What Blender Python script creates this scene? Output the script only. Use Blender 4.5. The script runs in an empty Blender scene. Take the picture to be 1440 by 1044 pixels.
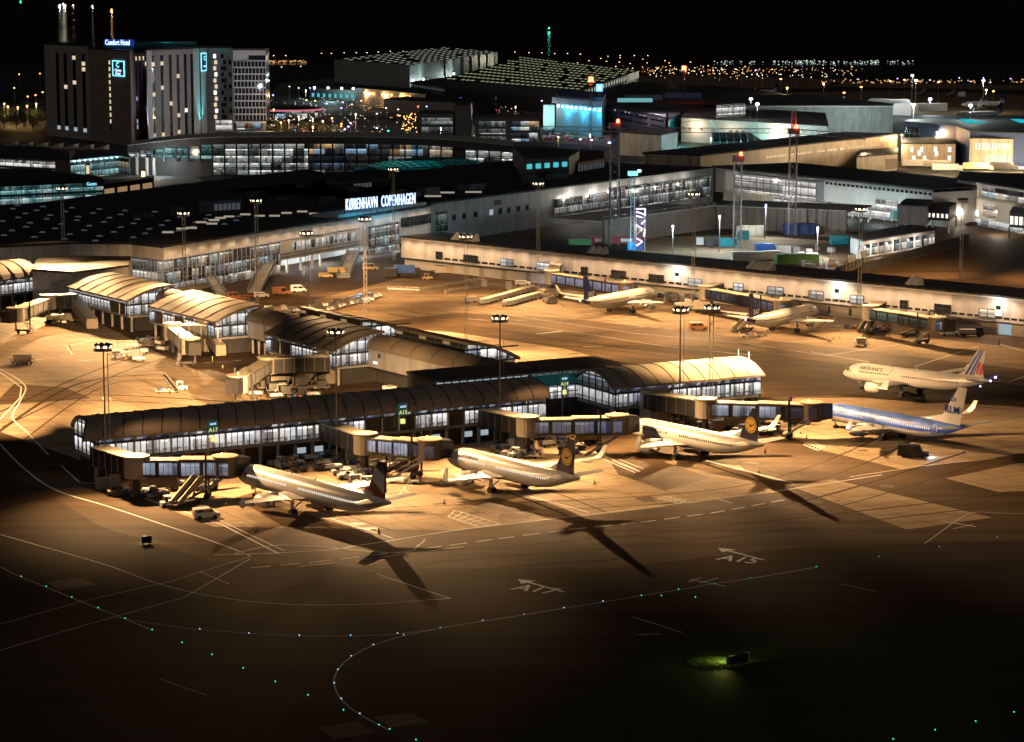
import bpy, math, random
from mathutils import Vector, Matrix
R = random.Random(7)
S = bpy.context.scene
COL = S.collection
FOC, CH = 3500.0, 88.0            # focal length in photo pixels, camera height in metres
PIT = math.atan(534 / 3500)
CP, SP = math.cos(PIT), math.sin(PIT)

def U(px, py, z=0.0):
    """world x, y of the spot seen at a photo pixel, on the level z"""
    X = (px - 720) / FOC; Y = -(py - 522) / FOC
    dy = CP + Y * SP; dz = -SP + Y * CP
    t = (z - CH) / dz
    return Vector((X * t, dy * t))

def UD(px, D, z=0.0):
    return Vector(((px - 720) / FOC * (D * CP + (CH - z) * SP), D))

# ---------------------------------------------------------------- materials
MAT = {}
def new_mat(name):
    m = bpy.data.materials.new(name); m.use_nodes = True
    nt = m.node_tree; b = nt.nodes['Principled BSDF']
    MAT[name] = m
    return m, nt, b

def mat(name, col, rough=.6, metal=0, var=.25, scale=.6, emis=None, es=0.0, spec=.5, sample=False, zs=1.0, bump=0):
    m, nt, b = new_mat(name)
    b.inputs['Roughness'].default_value = rough
    b.inputs['Metallic'].default_value = metal
    b.inputs['Specular IOR Level'].default_value = spec
    c = (*col, 1)
    if var:
        tc = nt.nodes.new('ShaderNodeTexCoord')
        mp = nt.nodes.new('ShaderNodeMapping'); mp.inputs['Scale'].default_value = (1, 1, zs)
        nt.links.new(tc.outputs['Object'], mp.inputs[0])
        n = nt.nodes.new('ShaderNodeTexNoise'); n.inputs['Scale'].default_value = scale; n.inputs['Detail'].default_value = 6
        nt.links.new(mp.outputs[0], n.inputs['Vector'])
        r = nt.nodes.new('ShaderNodeValToRGB')
        r.color_ramp.elements[0].position = .3; r.color_ramp.elements[1].position = .7
        r.color_ramp.elements[0].color = (*[max(0, x * (1 - var)) for x in col], 1)
        r.color_ramp.elements[1].color = (*[min(1, x * (1 + var)) for x in col], 1)
        nt.links.new(n.outputs['Fac'], r.inputs[0]); nt.links.new(r.outputs[0], b.inputs['Base Color'])
        if bump:
            bp = nt.nodes.new('ShaderNodeBump'); bp.inputs['Strength'].default_value = bump
            nt.links.new(n.outputs['Fac'], bp.inputs['Height']); nt.links.new(bp.outputs[0], b.inputs['Normal'])
    else:
        b.inputs['Base Color'].default_value = c
    if emis:
        b.inputs['Emission Color'].default_value = (*emis, 1)
        b.inputs['Emission Strength'].default_value = es
        if not sample: m.cycles.emission_sampling = 'NONE'
    return m

def corrugated(name, col, pitch=1.2, depth=.25, rough=.5):
    """panelled wall sheet: vertical joints every `pitch` metres plus grime"""
    m, nt, b = new_mat(name)
    N = nt.nodes.new; L = nt.links.new
    g = N('ShaderNodeNewGeometry'); sx = N('ShaderNodeSeparateXYZ'); L(g.outputs['Position'], sx.inputs[0])
    a = N('ShaderNodeMath'); a.operation = 'ADD'; L(sx.outputs[0], a.inputs[0]); L(sx.outputs[1], a.inputs[1])
    d = N('ShaderNodeMath'); d.operation = 'DIVIDE'; L(a.outputs[0], d.inputs[0]); d.inputs[1].default_value = pitch
    f = N('ShaderNodeMath'); f.operation = 'FRACT'; L(d.outputs[0], f.inputs[0])
    lt = N('ShaderNodeMath'); lt.operation = 'LESS_THAN'; L(f.outputs[0], lt.inputs[0]); lt.inputs[1].default_value = .12
    n = N('ShaderNodeTexNoise'); n.inputs['Scale'].default_value = .35; n.inputs['Detail'].default_value = 7
    mp = N('ShaderNodeMapping'); mp.inputs['Scale'].default_value = (1, 1, .4)
    L(g.outputs['Position'], mp.inputs[0]); L(mp.outputs[0], n.inputs['Vector'])
    r = N('ShaderNodeValToRGB')
    r.color_ramp.elements[0].position = .3; r.color_ramp.elements[1].position = .72
    r.color_ramp.elements[0].color = (*[x * .72 for x in col], 1); r.color_ramp.elements[1].color = (*[min(1, x * 1.12) for x in col], 1)
    L(n.outputs['Fac'], r.inputs[0])
    mx = N('ShaderNodeMixRGB'); mx.blend_type = 'MULTIPLY'; mx.inputs[2].default_value = (1 - depth * 2, 1 - depth * 2, 1 - depth * 2, 1)
    L(lt.outputs[0], mx.inputs[0]); L(r.outputs[0], mx.inputs[1]); L(mx.outputs[0], b.inputs['Base Color'])
    b.inputs['Roughness'].default_value = rough
    return m

def interior(name, cols, s=1.0, cell=(.9, .9, .55), lo=.12, spot=.15, drop=.25, floor=(0, 3.4)):
    """lit rooms behind glass: each storey has a dark slab, a line of ceiling lamps, walls and columns, furniture below"""
    m = bpy.data.materials.new(name); m.use_nodes = True; MAT[name] = m
    nt = m.node_tree; nt.nodes.clear(); N = nt.nodes.new; L = nt.links.new
    def M(op, a, b=None, c=None):
        n = N('ShaderNodeMath'); n.operation = op
        for k, v in enumerate((a, b, c)):
            if v is None: continue
            if isinstance(v, (int, float)): n.inputs[k].default_value = v
            else: L(v, n.inputs[k])
        return n.outputs[0]
    def RNG(v, a, b, c, d):
        n = N('ShaderNodeMapRange'); L(v, n.inputs[0])
        for k, x in enumerate((a, b, c, d)): n.inputs[k + 1].default_value = x
        return n.outputs[0]
    out = N('ShaderNodeOutputMaterial'); g = N('ShaderNodeNewGeometry')
    sx = N('ShaderNodeSeparateXYZ'); L(g.outputs['Position'], sx.inputs[0])
    h = M('ADD', M('MULTIPLY', sx.outputs[0], .93), M('MULTIPLY', sx.outputs[1], .61))      # run along the facade
    zf = M('DIVIDE', M('SUBTRACT', sx.outputs[2], floor[0]), floor[1]); fr = M('FRACT', zf); fl = M('FLOOR', zf)
    def cells(sc, zs, seed):
        c = N('ShaderNodeCombineXYZ'); L(M('MULTIPLY', h, sc), c.inputs[0]); L(zs, c.inputs[1]); c.inputs[2].default_value = seed
        w = N('ShaderNodeTexWhiteNoise'); fx = N('ShaderNodeVectorMath'); fx.operation = 'FLOOR'; L(c.outputs[0], fx.inputs[0]); L(fx.outputs[0], w.inputs['Vector']); return w.outputs['Value'], w.outputs['Color']
    room, roomc = cells(cell[0] * .22, fl, 1.3)
    furn, _ = cells(1.3, M('MULTIPLY', fr, 9), 2.2)
    colm, _ = cells(.9, fl, 7.7)
    lampc, _ = cells(.7, fl, 4.1)
    n = N('ShaderNodeTexNoise'); n.inputs['Scale'].default_value = .5; n.inputs['Detail'].default_value = 4; L(g.outputs['Position'], n.inputs['Vector'])
    soft = RNG(n.outputs['Fac'], .35, .65, .7, 1.15)
    wall = M('MULTIPLY', RNG(room, 0, 1, lo + drop * .5, .95), soft)
    wall = M('MULTIPLY', wall, RNG(M('LESS_THAN', colm, .16), 0, 1, 1, .35))
    wall = M('MULTIPLY', wall, RNG(fr, .25, .85, .65, 1.15))
    low = M('MULTIPLY', wall, RNG(furn, 0, 1, .15, 1.0))
    isl = M('LESS_THAN', fr, .34)
    v = M('ADD', M('MULTIPLY', isl, low), M('MULTIPLY', M('SUBTRACT', 1, isl), wall))
    band = M('MULTIPLY', M('GREATER_THAN', fr, .76), M('LESS_THAN', fr, .86))
    v = M('ADD', v, M('MULTIPLY', M('MULTIPLY', band, M('GREATER_THAN', lampc, .45)), spot * 9))
    v = M('MULTIPLY', v, RNG(M('GREATER_THAN', fr, .92), 0, 1, 1, .15))
    cr = N('ShaderNodeValToRGB'); cr.color_ramp.interpolation = 'CONSTANT'
    el = cr.color_ramp.elements
    while len(el) < len(cols): el.new(.5)
    for i, c in enumerate(cols):
        el[i].position = i / len(cols); el[i].color = (*c, 1)
    sp = N('ShaderNodeSeparateXYZ'); L(roomc, sp.inputs[0]); L(sp.outputs[1], cr.inputs[0])
    e = N('ShaderNodeEmission'); L(cr.outputs[0], e.inputs[0]); L(M('MULTIPLY', v, s), e.inputs[1])
    gl = N('ShaderNodeBsdfGlossy'); gl.inputs['Roughness'].default_value = .08; gl.inputs['Color'].default_value = (.06, .06, .06, 1)
    a2 = N('ShaderNodeAddShader'); L(e.outputs[0], a2.inputs[0]); L(gl.outputs[0], a2.inputs[1]); L(a2.outputs[0], out.inputs[0])
    m.cycles.emission_sampling = 'NONE'
    return m

def emit(name, col, s, sample=False):
    m = bpy.data.materials.new(name); m.use_nodes = True; MAT[name] = m
    nt = m.node_tree; nt.nodes.clear()
    o = nt.nodes.new('ShaderNodeOutputMaterial'); e = nt.nodes.new('ShaderNodeEmission')
    e.inputs[0].default_value = (*col, 1); e.inputs[1].default_value = s
    nt.links.new(e.outputs[0], o.inputs[0])
    if not sample: m.cycles.emission_sampling = 'NONE'
    return m

mat('white_wall', (.62, .60, .56), .55, var=.08)
corrugated('panel_wall', (.56, .54, .50), 2.4, .16)
corrugated('grey_panel', (.30, .30, .30), 3.0, .12)
corrugated('sheet_pile', (.17, .13, .10), 1.4, .28)
corrugated('tan_panel', (.42, .36, .27), 3.0, .2)
corrugated('brick_dark', (.16, .12, .10), 4.0, .12)
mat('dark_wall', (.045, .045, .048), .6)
mat('dark_metal', (.035, .035, .036), .45, .3)
mat('black_roof', (.018, .02, .022), .75, var=.45, scale=.12)
mat('felt_roof', (.05, .048, .045), .8, var=.4, scale=.15)
mat('steel', (.34, .34, .35), .4, .6, var=.15)
mat('tan_metal', (.45, .40, .32), .45, .2, var=.12)
mat('concrete_wall', (.36, .35, .33), .8, var=.2)
mat('white_paint', (.80, .79, .76), .35, var=.06, scale=1.5)
mat('line_paint', (.95, .93, .88), .7, var=.25, scale=1.2)
mat('rubber', (.02, .02, .02), .8, var=0)
mat('glass_dark', (.02, .025, .03), .08, var=0, spec=.8)
mat('yellow', (.46, .36, .16), .4, var=.1)
mat('orange_paint', (.33, .14, .06), .4, var=.1)
mat('red_paint', (.45, .04, .03), .4, var=.1)
mat('blue_paint', (.03, .12, .45), .4, var=.1)
mat('teal_paint', (.02, .30, .38), .4, var=.1)
mat('green_paint', (.08, .22, .07), .5, var=.15)
mat('dark_paint', (.03, .028, .03), .3, var=.1)
mat('grey_paint', (.28, .28, .28), .45, var=.12)
mat('hivis', (.85, .55, .05), .6, var=0)
mat('skin', (.5, .32, .24), .6, var=0)
mat('cloth', (.03, .035, .06), .8, var=0)
mat('bark', (.06, .04, .03), .9)
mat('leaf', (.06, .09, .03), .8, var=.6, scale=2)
mat('grass_leaf', (.05, .09, .02), .8, var=.5, scale=2)
# vaulted metal roof, with seams and water stains
mat('vault', (.155, .13, .10), .6, .0, spec=.2, var=.14, scale=.09, zs=.5)
mat('vault_dark', (.36, .29, .23), .6, .0, spec=.2, var=.2, scale=.12)
mat('seam', (.05, .045, .04), .6, var=0)
# aircraft paint
mat('fuse_white', (.60, .585, .56), .28, var=.05, scale=.4, spec=.6)
mat('fuse_blue', (.05, .12, .75), .3, var=.25, scale=.5)
mat('fuse_sky', (.085, .18, .60), .42, var=.35, scale=.45)
mat('lh_blue', (.012, .018, .05), .25, var=.1)
mat('sas_blue', (.015, .02, .09), .25, var=.1)
mat('lh_gold', (.85, .50, .06), .4, var=0)
mat('fin_red', (.20, .035, .03), .35, var=.08)
mat('fin_grey', (.62, .60, .60), .35, var=.05)
mat('fin_blue', (.01, .05, .38), .3, var=0)
mat('fin_sky', (.04, .22, .62), .3, var=0)
mat('lettering', (.03, .03, .06), .4, var=0)
mat('lettering_red', (.5, .07, .04), .4, var=0)
mat('bare_metal', (.55, .54, .52), .22, .9, var=.08)
emit('cabin_light', (1, .9, .75), 1.1)
emit('lamp_warm', (1, .74, .42), 7)
emit('lamp_soft', (1, .80, .55), 4)
emit('lamp_white', (.85, .95, 1), 12)
emit('lamp_cyan', (.35, .85, 1), 9)
emit('lamp_red', (1, .07, .03), 16)
emit('lamp_orange', (1, .42, .10), 9)
emit('lamp_blue', (.15, .25, 1), 12)
emit('lamp_green', (.05, 1, .55), 5)
emit('lamp_violet', (.55, .35, 1), 7)
emit('sign_white', (.50, .66, 1), 2.3)
emit('sign_blue', (.10, .38, 1), 3)
emit('sign_cyan', (.25, .85, 1), 1.6)
emit('sign_yellow', (.95, .9, .3), 1.0)
emit('sign_dark_green', (.05, .16, .12), .35)
emit('skylight_grey', (.65, .75, .9), .08)
emit('skylight_warm', (1, .85, .66), .35)
emit('stripe_green', (.85, .92, .50), .34)
emit('cyan_flat', (.02, .62, .75), .75)
emit('window_amber', (1, .78, .52), .8)
emit('window_white', (1, .93, .80), 1.4)
emit('window_cool', (.75, .9, 1), .45)
emit('dim_teal', (.05, .35, .38), .16)
W3 = (.92, .95, 1); WW = (1, .90, .74); BK = (.05, .055, .06); TL = (.45, .85, .88)
interior('int_gate', [(.80, .82, .84), (1, .94, .86), (.55, .55, .57), (.95, .93, .92), (.22, .24, .30), (.75, .72, .66), (.9, .88, .86)], 1.1, cell=(1.2, .8, 1.4), lo=.5, spot=.1, drop=.5, floor=(4.1, 2.9))
interior('int_hall', [(.55, .68, .70), (.85, .80, .70), BK, (.6, .74, .78), (.35, .36, .36), (1, .9, .75)], .62, cell=(1.5, 1.5, .5), lo=.15, spot=.12)
interior('int_tunnel', [(.35, .40, .60), (.75, .80, 1), (.12, .12, .16), (.5, .52, .7)], .5, cell=(.5, .5, 2.6), lo=.1, spot=.03)
interior('int_teal', [(.35, .75, .78), (.7, .92, .9), (.10, .25, .27), (.5, .85, .85), (.25, .5, .52)], .6, cell=(.8, .8, 1.0), lo=.25, spot=.1)
interior('int_dim', [(.20, .25, .25), BK, (.4, .42, .38), BK, (.5, .45, .35)], .45, cell=(.4, .4, .5), lo=.05, spot=.08)
interior('int_curve', [(.80, .82, .74), (.45, .48, .45), (.95, .95, .88), BK, (.6, .68, .66)], .8, cell=(.9, .9, .45), lo=.12, spot=.2)
interior('int_warm', [(1, .82, .6), (.9, .85, .75), (.5, .38, .26), (1, .95, .85)], .8, cell=(.5, .5, .6), lo=.3, spot=.08)
interior('int_white', [(1, .97, .90), (.9, .9, .88), (.75, .74, .70), (1, .93, .82)], .85, cell=(.3, .3, .5), lo=.55, spot=.05, drop=.6)
interior('int_green', [(.10, .22, .16), (.25, .36, .28), (.04, .06, .05), (.16, .30, .24)], .55, cell=(.5, .5, .7), lo=.1, spot=.04)
interior('int_cyan', [(.02, .30, .42), (.04, .45, .60), (.02, .20, .34), (.10, .55, .70)], .55, cell=(.12, .12, .6), lo=.4, spot=.02)
interior('int_dome', [(.01, .25, .25), (.02, .12, .13), (.08, .55, .52), (.01, .06, .07)], .6, cell=(.35, .35, .35), lo=.1, spot=.04)
interior('int_mix', [(.85, .9, .9), BK, (.9, .55, .25), (.3, .5, .7), BK, (.8, .8, .7), BK], .9, cell=(1.0, 1.0, 1.0), lo=.05, spot=.1)

# ---------------------------------------------------------------- mesh builder
class MB:
    def __init__(s): s.v = []; s.f = []; s.m = []; s.mi = 0; s.c = []
    def cut(s): s.c.append((len(s.v), len(s.f))); return s
    def face(s, pts):
        i = len(s.v); s.v += [tuple(p) for p in pts]; s.f.append(tuple(range(i, i + len(pts)))); s.m.append(s.mi); return s
    def _add(s, vs, fs):
        i = len(s.v); s.v += [tuple(p) for p in vs]
        for f in fs: s.f.append(tuple(i + k for k in f)); s.m.append(s.mi)
        return s
    def box(s, x0, x1, y0, y1, z0, z1, M=None):
        vs = [Vector((x, y, z)) for z in (z0, z1) for y in (y0, y1) for x in (x0, x1)]
        if M: vs = [M @ v for v in vs]
        return s._add(vs, [(0, 2, 3, 1), (4, 5, 7, 6), (0, 1, 5, 4), (2, 6, 7, 3), (0, 4, 6, 2), (1, 3, 7, 5)])
    def tbox(s, c, lx, ly, lz, top=(1, 1), ang=0, shift=0):
        """box with a narrower top; base centre c"""
        M = Matrix.Translation(Vector(c)) @ Matrix.Rotation(ang, 4, 'Z'); vs = []
        for z, (ax, ay), sh in ((0, (1, 1), 0), (lz, top, shift)):
            for y in (-1, 1):
                for x in (-1, 1): vs.append(M @ Vector((x * lx / 2 * ax + sh, y * ly / 2 * ay, z)))
        return s._add(vs, [(0, 2, 3, 1), (4, 5, 7, 6), (0, 1, 5, 4), (2, 6, 7, 3), (0, 4, 6, 2), (1, 3, 7, 5)])
    def prism(s, poly, z0, z1):
        p = [Vector(q[:2]) for q in poly]
        a = sum(p[i].x * p[(i + 1) % len(p)].y - p[(i + 1) % len(p)].x * p[i].y for i in range(len(p)))
        if a < 0: p.reverse()
        n = len(p)
        vs = [(q.x, q.y, z0) for q in p] + [(q.x, q.y, z1) for q in p]
        fs = [tuple(range(n, 2 * n)), tuple(reversed(range(n)))] + [(i, (i + 1) % n, n + (i + 1) % n, n + i) for i in range(n)]
        return s._add(vs, fs)
    def bar(s, a, b, w, h=None):
        """rectangular bar from a to b"""
        a = Vector(a); b = Vector(b); h = h or w; d = (b - a)
        if d.length < 1e-6: return s
        d.normalize(); up = Vector((0, 0, 1)) if abs(d.z) < .95 else Vector((1, 0, 0))
        x = d.cross(up).normalized() * w / 2; y = x.cross(d).normalized() * h / 2
        vs = [a - x - y, a + x - y, a + x + y, a - x + y, b - x - y, b + x - y, b + x + y, b - x + y]
        return s._add(vs, [(0, 3, 2, 1), (4, 5, 6, 7), (0, 1, 5, 4), (1, 2, 6, 5), (2, 3, 7, 6), (3, 0, 4, 7)])
    def tube(s, a, b, r0, r1=None, n=8, cap=True):
        a = Vector(a); b = Vector(b); r1 = r0 if r1 is None else r1
        d = (b - a).normalized(); up = Vector((0, 0, 1)) if abs(d.z) < .9 else Vector((1, 0, 0))
        x = d.cross(up).normalized(); y = x.cross(d)
        vs = []
        for c, r in ((a, r0), (b, r1)):
            for i in range(n):
                t = 2 * math.pi * i / n; vs.append(c + (x * math.cos(t) + y * math.sin(t)) * r)
        fs = [(i, (i + 1) % n, n + (i + 1) % n, n + i) for i in range(n)]
        if cap: fs += [tuple(reversed(range(n))), tuple(range(n, 2 * n))]
        return s._add(vs, fs)
    def rings(s, rs, close=True, cap=True):
        """loft through equal-length rings of points"""
        n = len(rs[0]); vs = [p for r in rs for p in r]; fs = []
        for k in range(len(rs) - 1):
            for i in range(n if close else n - 1):
                j = (i + 1) % n
                fs.append((k * n + i, k * n + j, (k + 1) * n + j, (k + 1) * n + i))
        if cap and close: fs += [tuple(reversed(range(n))), tuple(range((len(rs) - 1) * n, len(rs) * n))]
        return s._add(vs, fs)
    def lattice(s, a, b, w, seg, t=.08, tt=.05):
        """square lattice boom from a to b"""
        a = Vector(a); b = Vector(b); d = (b - a); L = d.length; d.normalize()
        up = Vector((0, 0, 1)) if abs(d.z) < .9 else Vector((1, 0, 0))
        x = d.cross(up).normalized() * w / 2; y = x.cross(d).normalized() * w / 2
        cs = [x + y, x - y, -x - y, -x + y]
        for c in cs: s.bar(a + c, b + c, t)
        k = max(2, int(L / seg))
        for i in range(k):
            p = a + d * (L * i / k); q = a + d * (L * (i + 1) / k)
            for j in range(4):
                c0, c1 = cs[j], cs[(j + 1) % 4]
                if i % 2: c0, c1 = c1, c0
                s.bar(p + c0, q + c1, tt)
        return s
    def build(s, name, mats, parent=None, label=None, world=False, smooth=False):
        if s.c:      # pieces marked with cut() become objects of their own
            cs = [(0, 0)] + [c for c in s.c if 0 < c[0] < len(s.v)] + [(len(s.v), len(s.f))]; o = None
            for (v0, f0), (v1, f1) in zip(cs, cs[1:]):
                if v1 == v0: continue
                q = MB(); q.v = s.v[v0:v1]; q.f = [tuple(i - v0 for i in f) for f in s.f[f0:f1]]; q.m = s.m[f0:f1]
                o = q.build(name, mats, parent, label, world, smooth)
            return o
        me = bpy.data.meshes.new(name)
        vs = s.v
        if world and parent:
            r = parent
            while r.parent: r = r.parent
            Mi = r.matrix_basis.inverted(); vs = [Mi @ Vector(v) for v in vs]
        me.from_pydata([tuple(v) for v in vs], [], s.f)
        if not isinstance(mats, (list, tuple)): mats = [mats]
        for m in mats: me.materials.append(MAT[m] if isinstance(m, str) else m)
        if len(mats) > 1: me.polygons.foreach_set('material_index', s.m)
        if smooth: me.polygons.foreach_set('use_smooth', [True] * len(me.polygons))
        me.update()
        o = bpy.data.objects.new(name, me); COL.objects.link(o)
        if parent: o.parent = parent
        if label: o['label'] = label
        return o

def thing(name, label, cat, loc=(0, 0, 0), rz=0.0, group=None):
    o = bpy.data.objects.new(name, None); COL.objects.link(o)
    o.empty_display_size = .5
    o.location = (loc[0], loc[1], loc[2] if len(loc) > 2 else 0); o.rotation_euler = (0, 0, rz)
    o['label'] = label; o['category'] = cat
    if group: o['group'] = group
    return o

def struct(o, kind='structure', label=None):
    o['kind'] = kind
    if label: o['label'] = label
    return o

KIDS = {}
def copy_tree(src, loc=None, rz=None, label=None, group=None):
    def rec(o, par):
        c = o.copy(); COL.objects.link(c)
        c.parent = par
        for ch in o.children: rec(ch, c)
        return c
    c = rec(src, None)
    if loc is not None: c.location = (loc[0], loc[1], loc[2] if len(loc) > 2 else 0)
    if rz is not None: c.rotation_euler = (0, 0, rz)
    if label: c['label'] = label
    if group: c['group'] = group
    return c

def light(name, loc, power, col, parent=None, spot=None, aim=None, size=.4, blend=.7):
    """a lamp of the place; parented to the fitting it sits in"""
    ld = bpy.data.lights.new(name, 'SPOT' if spot else 'POINT')
    ld.energy = power; ld.color = col; ld.shadow_soft_size = size
    o = bpy.data.objects.new(name, ld); COL.objects.link(o)
    loc = Vector(loc)
    if spot:
        ld.spot_size = math.radians(spot); ld.spot_blend = blend
        d = (Vector(aim) - loc); q = d.to_track_quat('-Z', 'Y')
    else: q = None
    if parent:
        r = parent
        Mi = r.matrix_basis.inverted()
        o.parent = parent
        o.location = Mi @ loc
        if q: o.rotation_euler = (Mi.to_3x3() @ q.to_matrix()).to_euler()
    else:
        o.location = loc
        if q: o.rotation_euler = q.to_euler()
    return o

def text_mesh(txt, size, ext=0.0, align='LEFT', shear=0, sx=1.0, spacing=1.0, bold=0.0):
    cu = bpy.data.curves.new('lettering', 'FONT'); cu.body = txt; cu.size = size; cu.extrude = ext
    cu.align_x = align; cu.shear = shear; cu.space_character = spacing; cu.offset = bold
    cu.resolution_u = 3
    o = bpy.data.objects.new('tmp', cu); COL.objects.link(o)
    dg = bpy.context.evaluated_depsgraph_get(); dg.update()
    me = o.evaluated_get(dg).to_mesh()
    vs = [(v.co.x * sx, v.co.y, v.co.z) for v in me.vertices]; fs = [tuple(p.vertices) for p in me.polygons]
    o.evaluated_get(dg).to_mesh_clear()
    bpy.data.objects.remove(o); bpy.data.curves.remove(cu)
    mb = MB(); mb._add(vs, fs)
    return mb

def place(mb, M):
    mb.v = [tuple(M @ Vector(v)) for v in mb.v]; return mb

def text_on(txt, size, origin, dirv, upv, matn, name, parent, ext=.05, world=True, **k):
    mb = text_mesh(txt, size, ext, **k)
    d = Vector(dirv).normalized(); u = Vector(upv).normalized(); n = d.cross(u)
    M = Matrix(((d.x, u.x, n.x, origin[0]), (d.y, u.y, n.y, origin[1]), (d.z, u.z, n.z, origin[2]), (0, 0, 0, 1)))
    return place(mb, M).build(name, matn, parent, world=world)

# ---------------------------------------------------------------- camera, world, fill light
cam = bpy.data.cameras.new('camera'); co = bpy.data.objects.new('camera', cam); COL.objects.link(co)
co.location = (0, 0, CH); co.rotation_euler = (math.pi / 2 - PIT, 0, 0)
cam.sensor_fit = 'HORIZONTAL'; cam.sensor_width = 36; cam.lens = FOC / 1440 * 36
cam.clip_start = 1; cam.clip_end = 90000
S.camera = co
w = bpy.data.worlds.new('World'); S.world = w; w.use_nodes = True
nt = w.node_tree; bg = nt.nodes['Background']
sky = nt.nodes.new('ShaderNodeTexSky'); sky.sky_type = 'NISHITA'; sky.sun_disc = False
sky.sun_elevation = math.radians(-3); sky.sun_rotation = math.radians(160)
nt.links.new(sky.outputs[0], bg.inputs[0]); bg.inputs[1].default_value = .12
S.view_settings.view_transform = 'Standard'; S.view_settings.look = 'None'; S.view_settings.exposure = 0; S.view_settings.gamma = 1
S.view_settings.use_curve_mapping = False
S.cycles.use_denoising = True
S.cycles.max_bounces = 4; S.cycles.diffuse_bounces = 2; S.cycles.glossy_bounces = 2; S.cycles.transmission_bounces = 2
S.cycles.sample_clamp_indirect = 2; S.cycles.sample_clamp_direct = 0
S.cycles.use_light_tree = True
S.cycles.caustics_reflective = False; S.cycles.caustics_refractive = False
mat('hotel_grey', (.31, .29, .275), .7, var=.12, scale=.3)
mat('hotel_brown', (.25, .20, .17), .7, var=.12, scale=.3)
mat('navy_wall', (.02, .05, .16), .6)
mat('lilac_wall', (.36, .33, .38), .6)
mat('cyan_wall', (.12, .42, .52), .5)
mat('blue_roof', (.06, .16, .28), .5)
mat('gravel_rim', (.42, .42, .39), .8, var=.5, scale=.9)
corrugated('hangar_wall', (.34, .36, .35), 6.0, .1)
emit('lamp_blue_dim', (.02, .10, .6), .35)
emit('window_dimwarm', (1, .62, .30), .3)
emit('window_teal', (.10, .75, .85), .7)
emit('skylight_teal', (.3, .8, .85), .5)
emit('stripe_pale', (.85, .9, .7), .42)
emit('rim_pink', (1, .25, .35), .7)
interior('int_hangnight', [BK, (.35, .25, .2), BK, (.2, .3, .45), BK, (.6, .55, .5), BK, BK], .4, cell=(.5, .5, .3), lo=.0, spot=.12)
interior('int_tealdark', [(.10, .28, .32), (.03, .08, .10), (.2, .4, .45), BK], .45, cell=(.3, .3, .4), lo=.1, spot=.06)
interior('int_deck', [(.65, .7, .68), (.3, .34, .34), (.8, .82, .78), (.12, .14, .15), (.45, .5, .5)], .6, cell=(.4, .4, .8), lo=.1, spot=.08)
FILL_SUN = .17  # energy of the added fill light
mat('vault_pale', (.32, .28, .22), .6, .0, spec=.2, var=.14, scale=.09, zs=.5)
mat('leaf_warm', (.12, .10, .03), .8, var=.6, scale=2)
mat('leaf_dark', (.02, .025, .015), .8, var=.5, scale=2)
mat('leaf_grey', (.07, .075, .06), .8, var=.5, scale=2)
emit('lamp_white_dim', (.8, 1, .85), 1.2)
emit('lamp_orange_dim', (1, .5, .2), 1.0)
_m = bpy.data.materials.new('lamp_mixed'); _m.use_nodes = True; MAT['lamp_mixed'] = _m; _t = _m.node_tree; _t.nodes.clear()
_o = _t.nodes.new('ShaderNodeOutputMaterial'); _e = _t.nodes.new('ShaderNodeEmission'); _v = _t.nodes.new('ShaderNodeTexVoronoi'); _v.inputs['Scale'].default_value = .12
_g = _t.nodes.new('ShaderNodeNewGeometry'); _t.links.new(_g.outputs['Position'], _v.inputs['Vector']); _hs = _t.nodes.new('ShaderNodeSeparateXYZ'); _t.links.new(_v.outputs['Color'], _hs.inputs[0])
_r = _t.nodes.new('ShaderNodeValToRGB'); _r.color_ramp.interpolation = 'CONSTANT'
for _i, (_p, _c) in enumerate(((0, (1, .6, .3, 1)), (.35, (1, .95, .8, 1)), (.6, (.5, .7, 1, 1)), (.72, (1, .25, .2, 1)), (.8, (1, .7, .4, 1)), (.92, (.7, .5, 1, 1)))):
    _el = _r.color_ramp.elements[_i] if _i < 2 else _r.color_ramp.elements.new(_p); _el.position = _p; _el.color = _c
_t.links.new(_hs.outputs[0], _r.inputs[0]); _t.links.new(_r.outputs[0], _e.inputs[0]); _e.inputs[1].default_value = 2.2; _t.links.new(_e.outputs[0], _o.inputs[0]); _m.cycles.emission_sampling = 'NONE'
emit('lamp_town', (1, .42, .12), 1.6)
interior('int_clere', [(.10, .11, .16), (.05, .06, .08), (.65, .66, .75), (.22, .26, .42), (.9, .88, .9), (.12, .12, .14)], .8, cell=(3.5, 1.6, 1.3), lo=.2, spot=.12, floor=(6.2, 2.0))
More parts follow.
